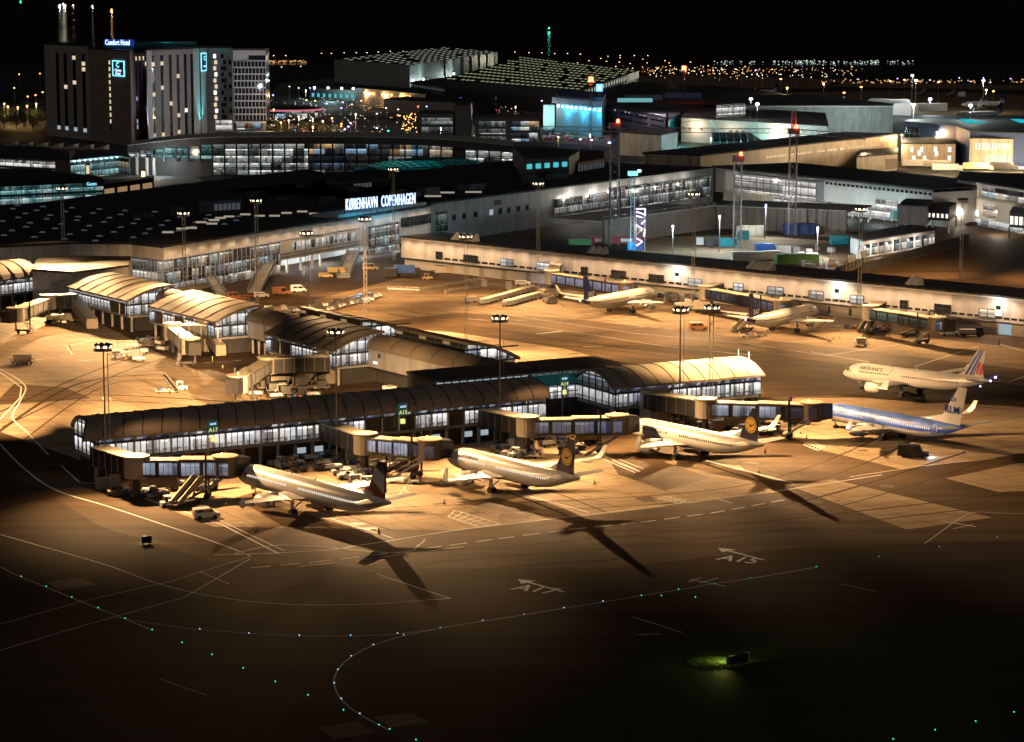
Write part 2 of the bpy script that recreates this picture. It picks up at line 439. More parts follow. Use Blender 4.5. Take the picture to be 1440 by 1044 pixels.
# ================================================================ GROUND
def ground_mat(name, base, patch, s1=.02, joints=None, tyre=0.0, rough=.75):
    m, nt, b = new_mat(name); N = nt.nodes.new; L = nt.links.new
    g = N('ShaderNodeNewGeometry')
    n1 = N('ShaderNodeTexNoise'); n1.inputs['Scale'].default_value = s1; n1.inputs['Detail'].default_value = 8; n1.inputs['Roughness'].default_value = .62
    L(g.outputs['Position'], n1.inputs['Vector'])
    r = N('ShaderNodeValToRGB'); r.color_ramp.elements[0].position = .36; r.color_ramp.elements[1].position = .64
    r.color_ramp.elements[0].color = (*base, 1); r.color_ramp.elements[1].color = (*patch, 1)
    L(n1.outputs['Fac'], r.inputs[0]); last = r.outputs[0]
    n2 = N('ShaderNodeTexNoise'); n2.inputs['Scale'].default_value = 2.5; n2.inputs['Detail'].default_value = 5
    L(g.outputs['Position'], n2.inputs['Vector'])
    mr = N('ShaderNodeMapRange'); mr.inputs[1].default_value = .3; mr.inputs[2].default_value = .7; mr.inputs[3].default_value = .8; mr.inputs[4].default_value = 1.15
    L(n2.outputs['Fac'], mr.inputs[0])
    mx = N('ShaderNodeMixRGB'); mx.blend_type = 'MULTIPLY'; mx.inputs[0].default_value = 1; L(last, mx.inputs[1]); L(mr.outputs[0], mx.inputs[2]); last = mx.outputs[0]
    # long wear streaks along the taxi direction (about 30 degrees) and oil spots
    mp = N('ShaderNodeMapping'); mp.inputs['Rotation'].default_value = (0, 0, math.radians(-31)); mp.inputs['Scale'].default_value = (.012, .22, 1)
    L(g.outputs['Position'], mp.inputs[0])
    n3 = N('ShaderNodeTexNoise'); n3.inputs['Scale'].default_value = 1; n3.inputs['Detail'].default_value = 4; L(mp.outputs[0], n3.inputs['Vector'])
    m3 = N('ShaderNodeMapRange'); m3.inputs[1].default_value = .42; m3.inputs[2].default_value = .62; m3.inputs[3].default_value = 1.0; m3.inputs[4].default_value = 1 - tyre
    L(n3.outputs['Fac'], m3.inputs[0])
    mx = N('ShaderNodeMixRGB'); mx.blend_type = 'MULTIPLY'; mx.inputs[0].default_value = 1; L(last, mx.inputs[1]); L(m3.outputs[0], mx.inputs[2]); last = mx.outputs[0]
    v = N('ShaderNodeTexVoronoi'); v.inputs['Scale'].default_value = .11; L(g.outputs['Position'], v.inputs['Vector'])
    nd = N('ShaderNodeMath'); nd.operation = 'ADD'; L(v.outputs['Distance'], nd.inputs[0]); L(n2.outputs['Fac'], nd.inputs[1])
    m4 = N('ShaderNodeMapRange'); m4.inputs[1].default_value = .52; m4.inputs[2].default_value = .66; m4.inputs[3].default_value = .62; m4.inputs[4].default_value = 1
    L(nd.outputs[0], m4.inputs[0])
    mx = N('ShaderNodeMixRGB'); mx.blend_type = 'MULTIPLY'; mx.inputs[0].default_value = 1; L(last, mx.inputs[1]); L(m4.outputs[0], mx.inputs[2]); last = mx.outputs[0]
    if joints:
        mj = N('ShaderNodeMapping'); mj.inputs['Rotation'].default_value = (0, 0, math.radians(-31)); L(g.outputs['Position'], mj.inputs[0])
        br = N('ShaderNodeTexBrick'); br.offset = 0; br.inputs['Scale'].default_value = 1; br.inputs['Brick Width'].default_value = joints; br.inputs['Row Height'].default_value = joints
        br.inputs['Mortar Size'].default_value = .2; br.inputs['Color1'].default_value = (1, 1, 1, 1); br.inputs['Color2'].default_value = (.9, .9, .9, 1); br.inputs['Mortar'].default_value = (.62, .6, .58, 1)
        L(mj.outputs[0], br.inputs['Vector'])
        mx = N('ShaderNodeMixRGB'); mx.blend_type = 'MULTIPLY'; mx.inputs[0].default_value = 1; L(last, mx.inputs[1]); L(br.outputs[0], mx.inputs[2]); last = mx.outputs[0]
    L(last, b.inputs['Base Color']); b.inputs['Roughness'].default_value = rough; b.inputs['Specular IOR Level'].default_value = .12
    bp = N('ShaderNodeBump'); bp.inputs['Strength'].default_value = .15; L(n2.outputs['Fac'], bp.inputs['Height']); L(bp.outputs[0], b.inputs['Normal'])
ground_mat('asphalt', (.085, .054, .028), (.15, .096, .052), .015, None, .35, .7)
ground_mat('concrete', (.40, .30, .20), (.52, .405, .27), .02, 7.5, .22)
ground_mat('old_concrete', (.25, .175, .105), (.36, .26, .16), .02, 7.5, .25)
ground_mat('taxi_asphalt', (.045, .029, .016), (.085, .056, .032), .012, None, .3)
ground_mat('road_grey', (.12, .12, .12), (.20, .20, .195), .01, None, .2)
ground_mat('grass_ground', (.025, .035, .012), (.05, .07, .02), .05, None, 0)
ground_mat('land', (.03, .032, .028), (.05, .05, .045), .004, None, 0)

# layered sheets, each 4 mm above the one below
def sheet(name, pts, z, m, world_pts=None, label=None):
    P = world_pts or [U(*p) for p in pts]
    mb = MB(); a = sum(P[i][0] * P[(i + 1) % len(P)][1] - P[(i + 1) % len(P)][0] * P[i][1] for i in range(len(P)))
    if a < 0: P = list(reversed(P))
    mb.face([(p[0], p[1], z) for p in P])
    o = mb.build(name, m); struct(o, label=label); return o
sheet('ground', None, 0, 'land', [(-3000, -200), (3000, -200), (3000, 3020), (-3000, 3020)])
mw, ntw, bw = new_mat('sea_water')
bw.inputs['Base Color'].default_value = (.004, .008, .012, 1); bw.inputs['Roughness'].default_value = .16
_g = ntw.nodes.new('ShaderNodeNewGeometry'); _n = ntw.nodes.new('ShaderNodeTexNoise'); _n.inputs['Scale'].default_value = .05; _n.inputs['Detail'].default_value = 3
_b = ntw.nodes.new('ShaderNodeBump'); _b.inputs['Strength'].default_value = .5; _b.inputs['Distance'].default_value = 3
ntw.links.new(_g.outputs['Position'], _n.inputs['Vector']); ntw.links.new(_n.outputs['Fac'], _b.inputs['Height']); ntw.links.new(_b.outputs[0], bw.inputs['Normal'])
sheet('sea', None, -.5, 'sea_water', [(-30000, 2900), (30000, 2900), (30000, 60000), (-30000, 60000)])
# asphalt field over the whole airport, the apron sheets above it
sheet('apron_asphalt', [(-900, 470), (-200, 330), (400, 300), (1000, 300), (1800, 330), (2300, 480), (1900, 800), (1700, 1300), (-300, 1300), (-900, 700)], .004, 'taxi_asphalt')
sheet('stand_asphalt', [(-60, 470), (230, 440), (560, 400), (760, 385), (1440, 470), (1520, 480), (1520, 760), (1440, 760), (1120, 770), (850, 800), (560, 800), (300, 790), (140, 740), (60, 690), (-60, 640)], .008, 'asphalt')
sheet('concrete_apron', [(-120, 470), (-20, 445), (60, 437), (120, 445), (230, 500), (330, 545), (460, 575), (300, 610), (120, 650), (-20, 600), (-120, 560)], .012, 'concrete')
sheet('concrete_apron', [(168, 688), (300, 741), (640, 746), (860, 722), (1090, 693), (1040, 655), (1000, 640), (900, 655), (860, 640), (700, 610), (420, 650)], .012, 'concrete')
sheet('concrete_apron', [(1040, 585), (1158, 634), (1267, 660), (1392, 645), (1460, 634), (1460, 575), (1280, 560), (1120, 560)], .012, 'concrete')
sheet('concrete_apron', [(1105, 681), (1157, 671), (1395, 728), (1275, 745)], .012, 'concrete')
sheet('concrete_apron', [(1330, 673), (1430, 652), (1480, 650), (1480, 690), (1403, 692)], .012, 'concrete')
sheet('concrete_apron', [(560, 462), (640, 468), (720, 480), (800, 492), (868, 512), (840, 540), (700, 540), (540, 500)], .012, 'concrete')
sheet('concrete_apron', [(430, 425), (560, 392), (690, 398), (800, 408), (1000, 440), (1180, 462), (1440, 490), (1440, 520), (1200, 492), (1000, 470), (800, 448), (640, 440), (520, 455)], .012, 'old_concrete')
sheet('taxi_lane', [(860, 490), (1000, 486), (1180, 512), (1440, 543), (1560, 590), (1440, 572), (1290, 566), (1170, 556), (1075, 560), (1068, 530), (1020, 503)], .014, 'taxi_asphalt')
sheet('concrete_patch', [(65, 818), (115, 813), (136, 823), (82, 830)], .012, 'old_concrete')
sheet('concrete_patch', [(448, 1024), (500, 1015), (535, 1030), (470, 1040)], .012, 'old_concrete')
sheet('concrete_patch', [(525, 1008), (575, 1003), (607, 1015), (550, 1024)], .012, 'old_concrete')
for q_ in ([(845, 630), (893, 636), (1000, 672), (935, 690), (870, 668)], [(330, 700), (365, 690), (470, 740), (400, 742)], [(20, 540), (90, 545), (128, 560), (60, 566), (-10, 570)], [(640, 706), (700, 700), (760, 716), (720, 722)]): sheet('asphalt_patch', q_, .016, 'asphalt')
sheet('asphalt_patch', [(860, 640), (1150, 640), (1240, 668), (1105, 681), (1090, 693), (1040, 655)], .016, 'asphalt')
sheet('asphalt_patch', [(705, 722), (740, 722), (745, 730), (700, 729)], .016, 'asphalt')
sheet('grass', [(700, 1044), (860, 960), (900, 905), (1100, 880), (1440, 870), (1800, 860), (1900, 1300), (600, 1300)], .010, 'grass_ground')
# public roads and forecourts behind the terminal
sheet('road', [(340, 190), (470, 165), (700, 178), (720, 205), (360, 218)], .01, 'road_grey')
sheet('road', [(392, 118), (470, 110), (470, 121), (412, 130), (440, 145), (520, 155), (660, 160), (660, 170), (430, 160), (378, 135)], .012, 'road_grey')
sheet('road', [(150, 250), (260, 242), (300, 262), (170, 275)], .01, 'road_grey')
sheet('road', [(0, 150), (62, 142), (62, 145), (0, 154)], .01, 'road_grey')
sheet('road', [(700, 150), (760, 138), (770, 165), (690, 185)], .01, 'road_grey')
sheet('yard', [(860, 392), (900, 335), (1040, 330), (1180, 340), (1240, 372), (1200, 395), (1050, 385)], .01, 'old_concrete')
sheet('yard', [(930, 212), (1100, 190), (1110, 205), (1000, 215)], .01, 'old_concrete')
sheet('far_apron', [(1110, 130), (1280, 128), (1700, 145), (1750, 190), (1280, 160), (1100, 140)], .012, 'old_concrete')
sheet('far_apron', [(1170, 116), (1440, 120), (1700, 124), (1700, 130), (1440, 127), (1170, 122)], .012, 'old_concrete')
sheet('far_apron', [(850, 108), (1000, 106), (1200, 112), (1150, 125), (940, 122)], .012, 'old_concrete')
sheet('right_apron', [(1120, 345), (1440, 320), (1700, 330), (1700, 400), (1440, 405), (1220, 385)], .012, 'asphalt')
sheet('car_park', [(375, 190), (460, 180), (480, 210), (380, 222)], .014, 'asphalt')
sheet('car_park', [(760, 190), (860, 190), (860, 207), (765, 200)], .014, 'old_concrete')

# ---------------------------------------------------------------- markings
def line(pts, wd=.3, z=.02, name='painted_line', dash=None, m='line_paint', world=False):
    P = [Vector(p) for p in pts] if world else [U(*p) for p in pts]
    mb = MB()
    for a, b in zip(P, P[1:]):
        d = b - a; L = d.length
        if L < .01: continue
        d.normalize(); n = Vector((-d.y, d.x)) * wd / 2
        segs = [(0, L)]
        if dash:
            segs = []; t = 0
            while t < L: segs.append((t, min(L, t + dash[0]))); t += dash[0] + dash[1]
        for t0, t1 in segs:
            p = a + d * t0; q = a + d * t1
            mb.face([(p.x + n.x, p.y + n.y, z), (p.x - n.x, p.y - n.y, z), (q.x - n.x, q.y - n.y, z), (q.x + n.x, q.y + n.y, z)])
    o = mb.build(name, m); struct(o); return o
def spline(pts, n=8):
    P = [Vector(p) for p in pts]; Q = [P[0]] + P + [P[-1]]; out = []
    for i in range(1, len(Q) - 2):
        a, b, c, d = Q[i - 1:i + 3]
        for k in range(n):
            t = k / n
            out.append(.5 * ((2 * b) + (c - a) * t + (2 * a - 5 * b + 4 * c - d) * t * t + (3 * b - a - 3 * c + d) * t ** 3))
    out.append(P[-1]); return out
line([(165, 689), (310, 737), (392, 779)], .35)
line([(86, 655), (112, 679), (140, 681)], .3)
line(spline([(0, 625), (35, 660), (80, 690), (160, 715), (300, 762), (352, 782)]), .35)
line(spline([(0, 752), (60, 769), (150, 795), (222, 821), (300, 839), (400, 850), (520, 850), (590, 845), (633, 842)]), .22)
line([(528, 807), (633, 842)], .22)
line([(0, 915), (100, 885), (260, 840), (352, 786)], .16)
line([(0, 878), (120, 845), (240, 818), (352, 783)], .13)
line([(280, 804), (323, 822)], .15)
line([(300, 781), (392, 778), (470, 773), (640, 746), (860, 720), (1100, 690), (1240, 668)], .3)
line(spline([(330, 779), (380, 768), (440, 768), (560, 778), (590, 766), (598, 758)]), .25)
line([(352, 799), (440, 791), (560, 777), (700, 758), (800, 745), (900, 735), (1000, 722), (1110, 702)], .4, dash=(3.2, 1.6))
line([(420, 797), (520, 786), (660, 768)], .22, dash=(6, 5))
line([(464, 729), (552, 757)], .35)
line([(738, 696), (828, 721)], .35)
line([(993, 648), (1116, 680)], .35)
line([(300, 728), (400, 775)], .22)
line([(998, 699), (1030, 708)], .2)
line([(820, 634), (893, 665)], .25); line([(833, 634), (900, 663)], .25)
line([(860, 648), (900, 664)], .22); line([(870, 646), (905, 660)], .22)
line([(567, 689), (579, 670)], .35); line([(567, 689), (585, 698)], .25); line([(579, 670), (556, 704)], .3)
line([(500, 700), (567, 689)], .2)
line([(0, 524), (30, 545), (28, 560), (0, 590)], .35)
line(spline([(0, 520), (20, 530), (36, 545), (28, 565), (18, 588), (40, 610), (68, 640)]), .35)
line([(10, 515), (58, 505), (102, 500), (94, 487), (135, 478)], .35)
line([(30, 537), (180, 520), (260, 512), (340, 507)], .25)
line([(0, 485), (40, 480), (75, 474)], .2); line([(30, 508), (140, 500)], .2)
line([(60, 604), (140, 595)], .25); line([(80, 535), (200, 520), (270, 516)], .25); line([(230, 527), (262, 550)], .25)
line([(240, 548), (300, 563)], .25)
line([(560, 440), (700, 452), (800, 466), (940, 488), (1060, 500)], .14)
line([(640, 432), (760, 450), (900, 470), (1040, 482), (1224, 510)], .16)
line([(640, 420), (800, 436), (905, 460)], .12)
line([(1163, 500), (1250, 487), (1290, 480), (1300, 468)], .2)
line([(1286, 516), (1376, 487)], .25); line([(1405, 484), (1440, 494)], .3)
line([(1140, 495), (1223, 509)], .22); line([(1395, 537), (1420, 537), (1440, 530)], .35)
line([(1360, 600), (1440, 590)], .18); line([(1350, 640), (1440, 637)], .15)
line([(1195, 671), (1300, 655), (1400, 645)], .2)
line(spline([(1300, 765), (1360, 724), (1400, 722), (1440, 723)]), .14)
line([(1325, 733), (1372, 741)], .3); line([(1340, 744), (1368, 738)], .2)
line([(970, 815), (1020, 825)], .22); line([(985, 820), (1010, 813)], .2); line([(968, 819), (985, 813)], .18)
line([(890, 868), (960, 890)], .18); line([(895, 893), (930, 892)], .2); line([(1180, 821), (1235, 833)], .12)
line([(224, 955), (290, 978)], .1)
line([(430, 446), (520, 436), (600, 428)], .15, dash=(2, 2))
line([(480, 420), (510, 412)], .2); line([(510, 408), (545, 402)], .2)
line([(755, 470), (790, 466)], .5); line([(820, 488), (848, 487)], .4)
TL_ = spline([(0, 797), (30, 812), (65, 826), (101, 841), (138, 856), (176, 871), (214, 887)])
line(TL_, .16)
line([(176, 871), (260, 884), (350, 891), (421, 895), (492, 895), (559, 892), (620, 884)], .12)
line(spline([(547, 1027), (506, 1005), (480, 984), (470, 962), (475, 943), (494, 924), (525, 908), (567, 895), (619, 884), (679, 874), (737, 865), (792, 856), (848, 847), (902, 838), (954, 830), (1005, 821), (1055, 814), (1148, 798)]), .16)
# tyre marks, oil stains and repair patches
mat('tyre_rubber', (.05, .034, .02), .8, var=.5, scale=1.5, spec=.1); mat('oil_stain', (.07, .05, .03), .5, var=.5, scale=1.2, spec=.2)
for pa, pb, pc in (((1300, 600), (1050, 690), (560, 720)), ((1380, 640), (1100, 720), (760, 745)), ((1440, 700), (900, 760), (500, 790)), ((830, 725), (780, 705), (740, 690)), ((1116, 682), (1050, 662), (1000, 646)), ((560, 760), (500, 742), (440, 720)), ((1440, 560), (1150, 520), (760, 480)), ((1440, 575), (1150, 540), (700, 470)), ((1440, 530), (1000, 500), (560, 440)), ((300, 480), (160, 520), (-20, 600)), ((240, 530), (120, 545), (-20, 640)), ((330, 570), (160, 560), (0, 560)), ((1000, 470), (860, 455), (640, 430)), ((860, 780), (620, 800), (300, 860))):
    q_ = spline([pa, pb, pc], 12)
    for o_ in (-3.6, 3.6):
        P_ = [U(*p) for p in q_]; W_ = []
        for i in range(len(P_)):
            d_ = (P_[min(i + 1, len(P_) - 1)] - P_[max(i - 1, 0)]).normalized(); W_.append(P_[i] + Vector((-d_.y, d_.x)) * o_)
        line(W_, R.uniform(.35, .9), .0182 + (o_ > 0) * .0004, 'tyre_mark', None, 'tyre_rubber', True)
for i in range(70):
    x, y = R.choice(((400, 715), (690, 690), (955, 650), (1240, 620), (500, 700), (780, 665), (1020, 640), (870, 445), (1110, 470), (120, 520), (220, 540), (640, 700), (860, 690), (1200, 700), (700, 440), (560, 740)))
    c_ = U(x + R.uniform(-60, 60), y + R.uniform(-18, 18)); r_ = R.uniform(.4, 2.2); mb = MB(); a_ = R.random() * 3; e_ = R.uniform(.4, 1)
    mb.face([(c_.x + r_ * math.cos(t) * R.uniform(.7, 1.1), c_.y + e_ * r_ * math.sin(t) * R.uniform(.7, 1.1), .0190 + i * .00001) for t in [2 * math.pi * k / 11 for k in range(11)]]); struct(mb.build('oil_stain', 'oil_stain'))
for i in range(22):
    x, y = R.uniform(520, 1180), R.uniform(700, 770) if i % 2 else R.uniform(455, 500); c_ = U(x, y); d_ = Vector((.86, .51)); n_ = Vector((-.51, .86)); l_ = R.uniform(1, 3); w_ = R.uniform(.5, 1.2)
    sheet('repair_patch', None, .0184 + i * .00002, 'asphalt', [c_ - d_ * l_ - n_ * w_, c_ + d_ * l_ - n_ * w_, c_ + d_ * l_ + n_ * w_, c_ - d_ * l_ + n_ * w_])
# hatched box on the stand
hb = [(635, 722), (700, 738), (676, 741), (622, 727)]
def hatch(c, n):
    a, b, cc, d = [U(*p) for p in c]; mb = MB()
    line([c[0], c[1], c[2], c[3], c[0]], .25, .024)
    for i in range(1, n):
        p = a.lerp(b, i / n); q = d.lerp(cc, i / n); line([p, q], .22, .024, world=True)
    line([a.lerp(d, .5), b.lerp(cc, .5)], .2, .024, world=True)
hatch([(640, 718), (703, 737), (672, 741), (630, 727)], 6)
hatch([(938, 698), (965, 705), (955, 708), (925, 702)], 4)
hatch([(1140, 620), (1160, 628), (1150, 634), (1130, 626)], 5)
# gate arrows
def gate_arrow(pt, ph, txt, label, t0, t1):
    a, b = U(*pt), U(*ph); d = (b - a).normalized(); n = Vector((-d.y, d.x))
    T = thing('pavement_marking', label, 'marking', (a.x, a.y, 0))
    mb = MB(); L = (b - a).length
    for x0, x1, w0, w1 in ((0, L - 2.6, .32, .32), (L - 2.6, L, 1.5, .02)):
        p, q = a + d * x0, a + d * x1
        mb.face([(p + n * w0).to_3d() + Vector((0, 0, .028)), (p - n * w0).to_3d() + Vector((0, 0, .028)), (q - n * w1).to_3d() + Vector((0, 0, .028)), (q + n * w1).to_3d() + Vector((0, 0, .028))])
    mb.build('arrow', 'line_paint', T, world=True)
    o, e = U(*t0), U(*t1); dd = (e - o)
    mb = text_mesh(txt, 4.2, 0, bold=.06); xs = [v[0] for v in mb.v]; sc = dd.length / max(xs)
    dd.normalize(); nn = Vector((-dd.y, dd.x))
    mb.v = [((o + dd * v[0] * sc + nn * (v[1] * 1.25 + v[0] * .0)).x, (o + dd * v[0] * sc + nn * (v[1] * 1.25)).y, .028) for v in mb.v]
    mb.build('lettering', 'line_paint', T, world=True)
gate_arrow((793, 833), (728, 815), 'A17', 'white arrow and A17 painted on the dark apron ahead of the tan tails', (718, 829), (776, 836))
gate_arrow((1074, 788), (1010, 771), 'A15', 'white arrow and A15 painted on the dark apron at the right', (1006, 787), (1060, 793))

# ================================================================ TAXIWAY LIGHTS
def taxi_light(p, m, lab, grp, first={}):
    if m not in first:
        t = thing('taxiway_light', lab, 'runway light', (*U(*p), 0), 0, grp)
        mb = MB(); mb.tube((0, 0, 0.0), (0, 0, .1), .12, .11, 8); mb.build('fitting', 'dark_metal', t)
        mb = MB(); mb.tube((0, 0, .1), (0, 0, .22), .09, .06, 8); mb.build('lens', m, t)
        first[m] = t; return t
    return copy_tree(first[m], (*U(*p), 0), 0, lab, grp)
emit('lens_green', (.05, 1, .62), 1.4); emit('lens_blue', (.35, .7, 1), 1.7)
for p in [(30, 812), (65, 826), (101, 841), (138, 856), (176, 871), (214, 887), (256, 905), (298, 922), (342, 941), (387, 960), (433, 979), (483, 1000), (533, 1021), (548, 1027), (585, 1042)]:
    taxi_light(p, 'lens_green', 'green taxiway light in the row crossing the dark lower left', 'green taxiway lights running down from the left edge')
for p in [(281, 886), (350, 892), (421, 895), (493, 895), (559, 892), (567.7, 894), (525, 908), (494, 924), (475, 943), (470, 962), (480, 984), (506, 1005), (619, 884), (679, 874), (737, 865), (793, 856), (848, 847)]:
    taxi_light(p, 'lens_blue', 'pale blue taxiway light along the curved yellow line', 'pale lights on the curving taxiway line')
def G2(p): return copy_tree(bpy.data.objects['taxiway_light'], (*U(*p), 0), 0, 'green taxiway light in the row crossing the dark lower right', 'green taxiway lights running up to the right')
for p in [(902, 838.6), (954, 830), (1005, 821.5), (1055, 814), (1148, 798), (1236, 784), (1321, 770), (1402, 756.5), (930, 839), (978, 841)]: G2(p)
for p in [(1426, 1003), (1372, 1016), (1315, 1028), (1256, 1041)]:
    copy_tree(bpy.data.objects['taxiway_light'], (*U(*p), 0), 0, 'green light on the grass in the bottom right corner', 'green lights in the bottom right corner')

# ================================================================ BUILDING HELPERS
def away(a, b):
    d = (b - a).normalized(); return d, Vector((-d.y, d.x))
def v3(p, z): return Vector((p[0], p[1], z))

def glaze(T, A, B, z0, z1, nx, nz, m='int_hall', fm='dark_metal', off=.12, bar=.22, name='window', label=None):
    """a lit glass wall with its frame; A left, B right as seen from the camera side"""
    d, n = away(A, B); o = -n * off; a, b = A + o, B + o
    mb = MB(); mb.face([v3(a, z0), v3(b, z0), v3(b, z1), v3(a, z1)])
    w = mb.build(name, m, T, label, world=True)
    fb = MB(); q = -n * (off + .1); L = (B - A).length
    for i in range(nx + 1):
        p = A + q + (B - A) * (i / nx); fb.bar(v3(p, z0), v3(p, z1), bar)
    for j in range(nz + 1):
        z = z0 + (z1 - z0) * j / nz; fb.bar(v3(A + q * 1.01, z), v3(B + q * 1.01, z), bar * .8)
    fb.build('frame', fm, w, world=True)
    return w

def slab(T, name, A, B, z0, z1, depth, m, front=0.0, label=None):
    """wall or slab from A to B going `depth` away from the camera side, `front` proud"""
    d, n = away(A, B); mb = MB()
    mb.prism([A - n * front, B - n * front, B + n * depth, A + n * depth], z0, z1)
    return mb.build(name, m, T, label, world=True)

def block(name, label, cat, pts, z, wall='grey_panel', roof='black_roof', z0=0.0, group=None, rim=.5, over=.3, P=None, rz=None):
    """building whose roof corners are seen at the given photo pixels on level z"""
    P = P or [U(p[0], p[1], z) for p in pts]
    c = sum((p for p in P), Vector((0, 0))) / len(P)
    T = thing(name, label, cat, (c.x, c.y, 0), 0, group)
    mb = MB(); mb.prism(P, z0, z); mb.build('wall', wall, T, world=True)
    Q = [p + (p - c).normalized() * over for p in P]
    mb = MB(); mb.prism(Q, z + .003, z + rim); mb.build('roof', roof, T, world=True)
    return T, P

def winrow(T, A, B, z0, z1, n, m, fill=.7, off=.1, name='window', skip=None, label=None):
    """a row of separate windows in one strip"""
    d, nn = away(A, B); L = (B - A).length; mb = MB(); st = L / n
    for i in range(n):
        if skip and skip(i): continue
        a = A + d * (i + .5 - fill / 2) * st - nn * off; b = A + d * (i + .5 + fill / 2) * st - nn * off
        mb.cut(); mb.face([v3(a, z0), v3(b, z0), v3(b, z1), v3(a, z1)])
    return mb.build(name, m, T, label, world=True)

def arc_profile(w, z0, rise, n=14, k=1.0):
    """barrel from y=-1.3 to y=w+1.3"""
    out = []
    for i in range(n + 1):
        t = i / n; y = -1.3 + (w + 2.6) * t
        out.append((y, z0 + rise * (1 - abs(2 * t - 1) ** 2.2)))
    return out

def vault(T, L, prof, matn='vault', seams=8, t=.45, x0=-1.0, x1=1.0, skew=0.0):
    """curved roof over local x 0..L following profile (y,z), with standing seams"""
    ys = [p[0] for p in prof]; y0 = min(ys); W = max(ys) - y0
    sh = lambda y: skew * min(1, (y - y0) / 5)
    top = lambda x: [Vector((x + (sh(y) if x < L / 2 else sh(y) * .0), y, z)) for y, z in prof]
    mb = MB(); rs = []
    for x in (x0, L + x1):
        up = top(x); rs.append(up + [Vector((p.x, p.y, p.z - t)) for p in reversed(up)])
    mb.rings(rs); r = mb.build('roof', matn, T, smooth=False)
    sb = MB()
    for i in range(seams + 1):
        x = x0 + .2 + (L + x1 - x0 - .4) * i / seams
        pts = [Vector((x + sh(y) * (1 - i / seams), y, z + .06)) for y, z in prof]
        sb.cut()
        for a, b in zip(pts, pts[1:]): sb.bar(a, b, .16, .14)
    sb.build('roof_seam', 'seam', r)
    return r

def gable(T, x, prof, zf, face=1, m='int_gate', nm='gable_window', nx=6, sub=True):
    """glazed end wall filling the profile above floor level zf, at local x"""
    mb = MB(); pts = [Vector((x, y, z - .5)) for y, z in prof]
    bot = [Vector((x, p.y, zf)) for p in pts]
    for i in range(len(pts) - 1): mb.face([bot[i], bot[i + 1], pts[i + 1], pts[i]])
    w = mb.build(nm, m, T)
    fb = MB(); o = .15 * face
    ys = [p[0] for p in prof]
    def zat(y):
        for (a, b), (c, d) in zip(prof, prof[1:]):
            if a <= y <= c: return b + (d - b) * (y - a) / max(1e-6, c - a)
        return prof[-1][1]
    for i in range(nx + 1):
        y = min(ys) + .3 + (max(ys) - min(ys) - .6) * i / nx
        fb.bar((x + o, y, zf), (x + o, y, zat(y) - .5), .22)
    for z in (zf, zf + 2.9): fb.bar((x + o, min(ys), z), (x + o, max(ys), z), .3)
    for (a, b), (c, d) in zip(prof, prof[1:]): fb.bar((x + o, a, b - .45), (x + o, c, d - .45), .3)
    fb.build('frame', 'dark_metal', w)
    return w

def gate_hall(name, label, A, B, W, ze=8.5, rise=3.5, zf=4.2, prof=None, bays=10, roofm='vault', end='int_gate', skew=0.0, dark=(), under='dark_wall', cat='terminal hall', ovh=-1.0):
    """vaulted gate hall; A,B = near eave line on the ground plan, W = depth"""
    d, n = away(A, B); L = (B - A).length
    T = thing(name, label, cat, (A.x, A.y, 0), math.atan2(d.y, d.x))
    prof = prof or arc_profile(W, ze, rise)
    vault(T, L, prof, roofm, bays, skew=skew, x0=ovh)
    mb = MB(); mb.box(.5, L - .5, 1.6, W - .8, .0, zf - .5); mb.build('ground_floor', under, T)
    mb = MB(); mb.box(-.3, L + .3, -.5, W - .2, zf - .5, zf); mb.build('floor_slab', 'grey_paint', T)
    # near side: big panes below, slanted clerestory bays above
    bl = L / bays
    for i in range(bays):
        x0, x1 = i * bl + .12, (i + 1) * bl - .12
        dk = i in dark
        mb = MB(); mb.face([(x0, 0, zf + .1), (x1, 0, zf + .1), (x1, 0, zf + 2.6), (x0, 0, zf + 2.6)])
        w = mb.build('window', 'dark_wall' if dk else 'int_gate', T)
        fb = MB()
        for k in range(4): fb.bar((x0 + (x1 - x0) * k / 3, -.12, zf), (x0 + (x1 - x0) * k / 3, -.12, zf + 2.7), .14)
        fb.build('frame', 'dark_metal', w)
        mb = MB(); mb.face([(x0, .5, zf + 2.95), (x1, .5, zf + 2.95), (x1, -.35, ze - .5), (x0, -.35, ze - .5)])
        mb.build('clerestory', 'int_clere', T)
    mb = MB(); mb.box(-.2, L + .2, -.35, .3, zf + 2.62, zf + 2.98); mb.build('transom', 'dark_metal', T)
    mb = MB(); mb.box(-.2, L + .2, -.3, .1, zf - .12, zf + .06); mb.build('sill', 'dark_metal', T)
    for i in range(bays + 1):
        x = i * bl; mb = MB()
        mb.bar((x, -.2, zf), (x, -.2, ze - .6), .3)
        for s in (-1, 1):
            for a, b, c, e in ((0, zf + 2.9, .5, zf + 3.7), (.5, zf + 3.7, 1.5, ze - .5)):
                if 0 <= x + s * e * 0 + s * c <= L: mb.bar((x + s * a, -.42, b), (x + s * c, -.42, e), .16)
        mb.build('column', 'white_paint', T)
    mb = MB()
    for i in range(0, bays + 1):
        mb.cut(); mb.tube((i * bl, .4, 0), (i * bl, .4, zf - .5), .35, n=8)
    mb.build('pillar', 'concrete_wall', T)
    if end:
        gable(T, L - .2, prof, zf, 1, end)
        gable(T, .2, prof, zf, -1, end)
    mb = MB(); mb.box(.2, L - .2, W - .3, W, zf, ze - .2); mb.build('back_wall', 'grey_panel', T)
    return T

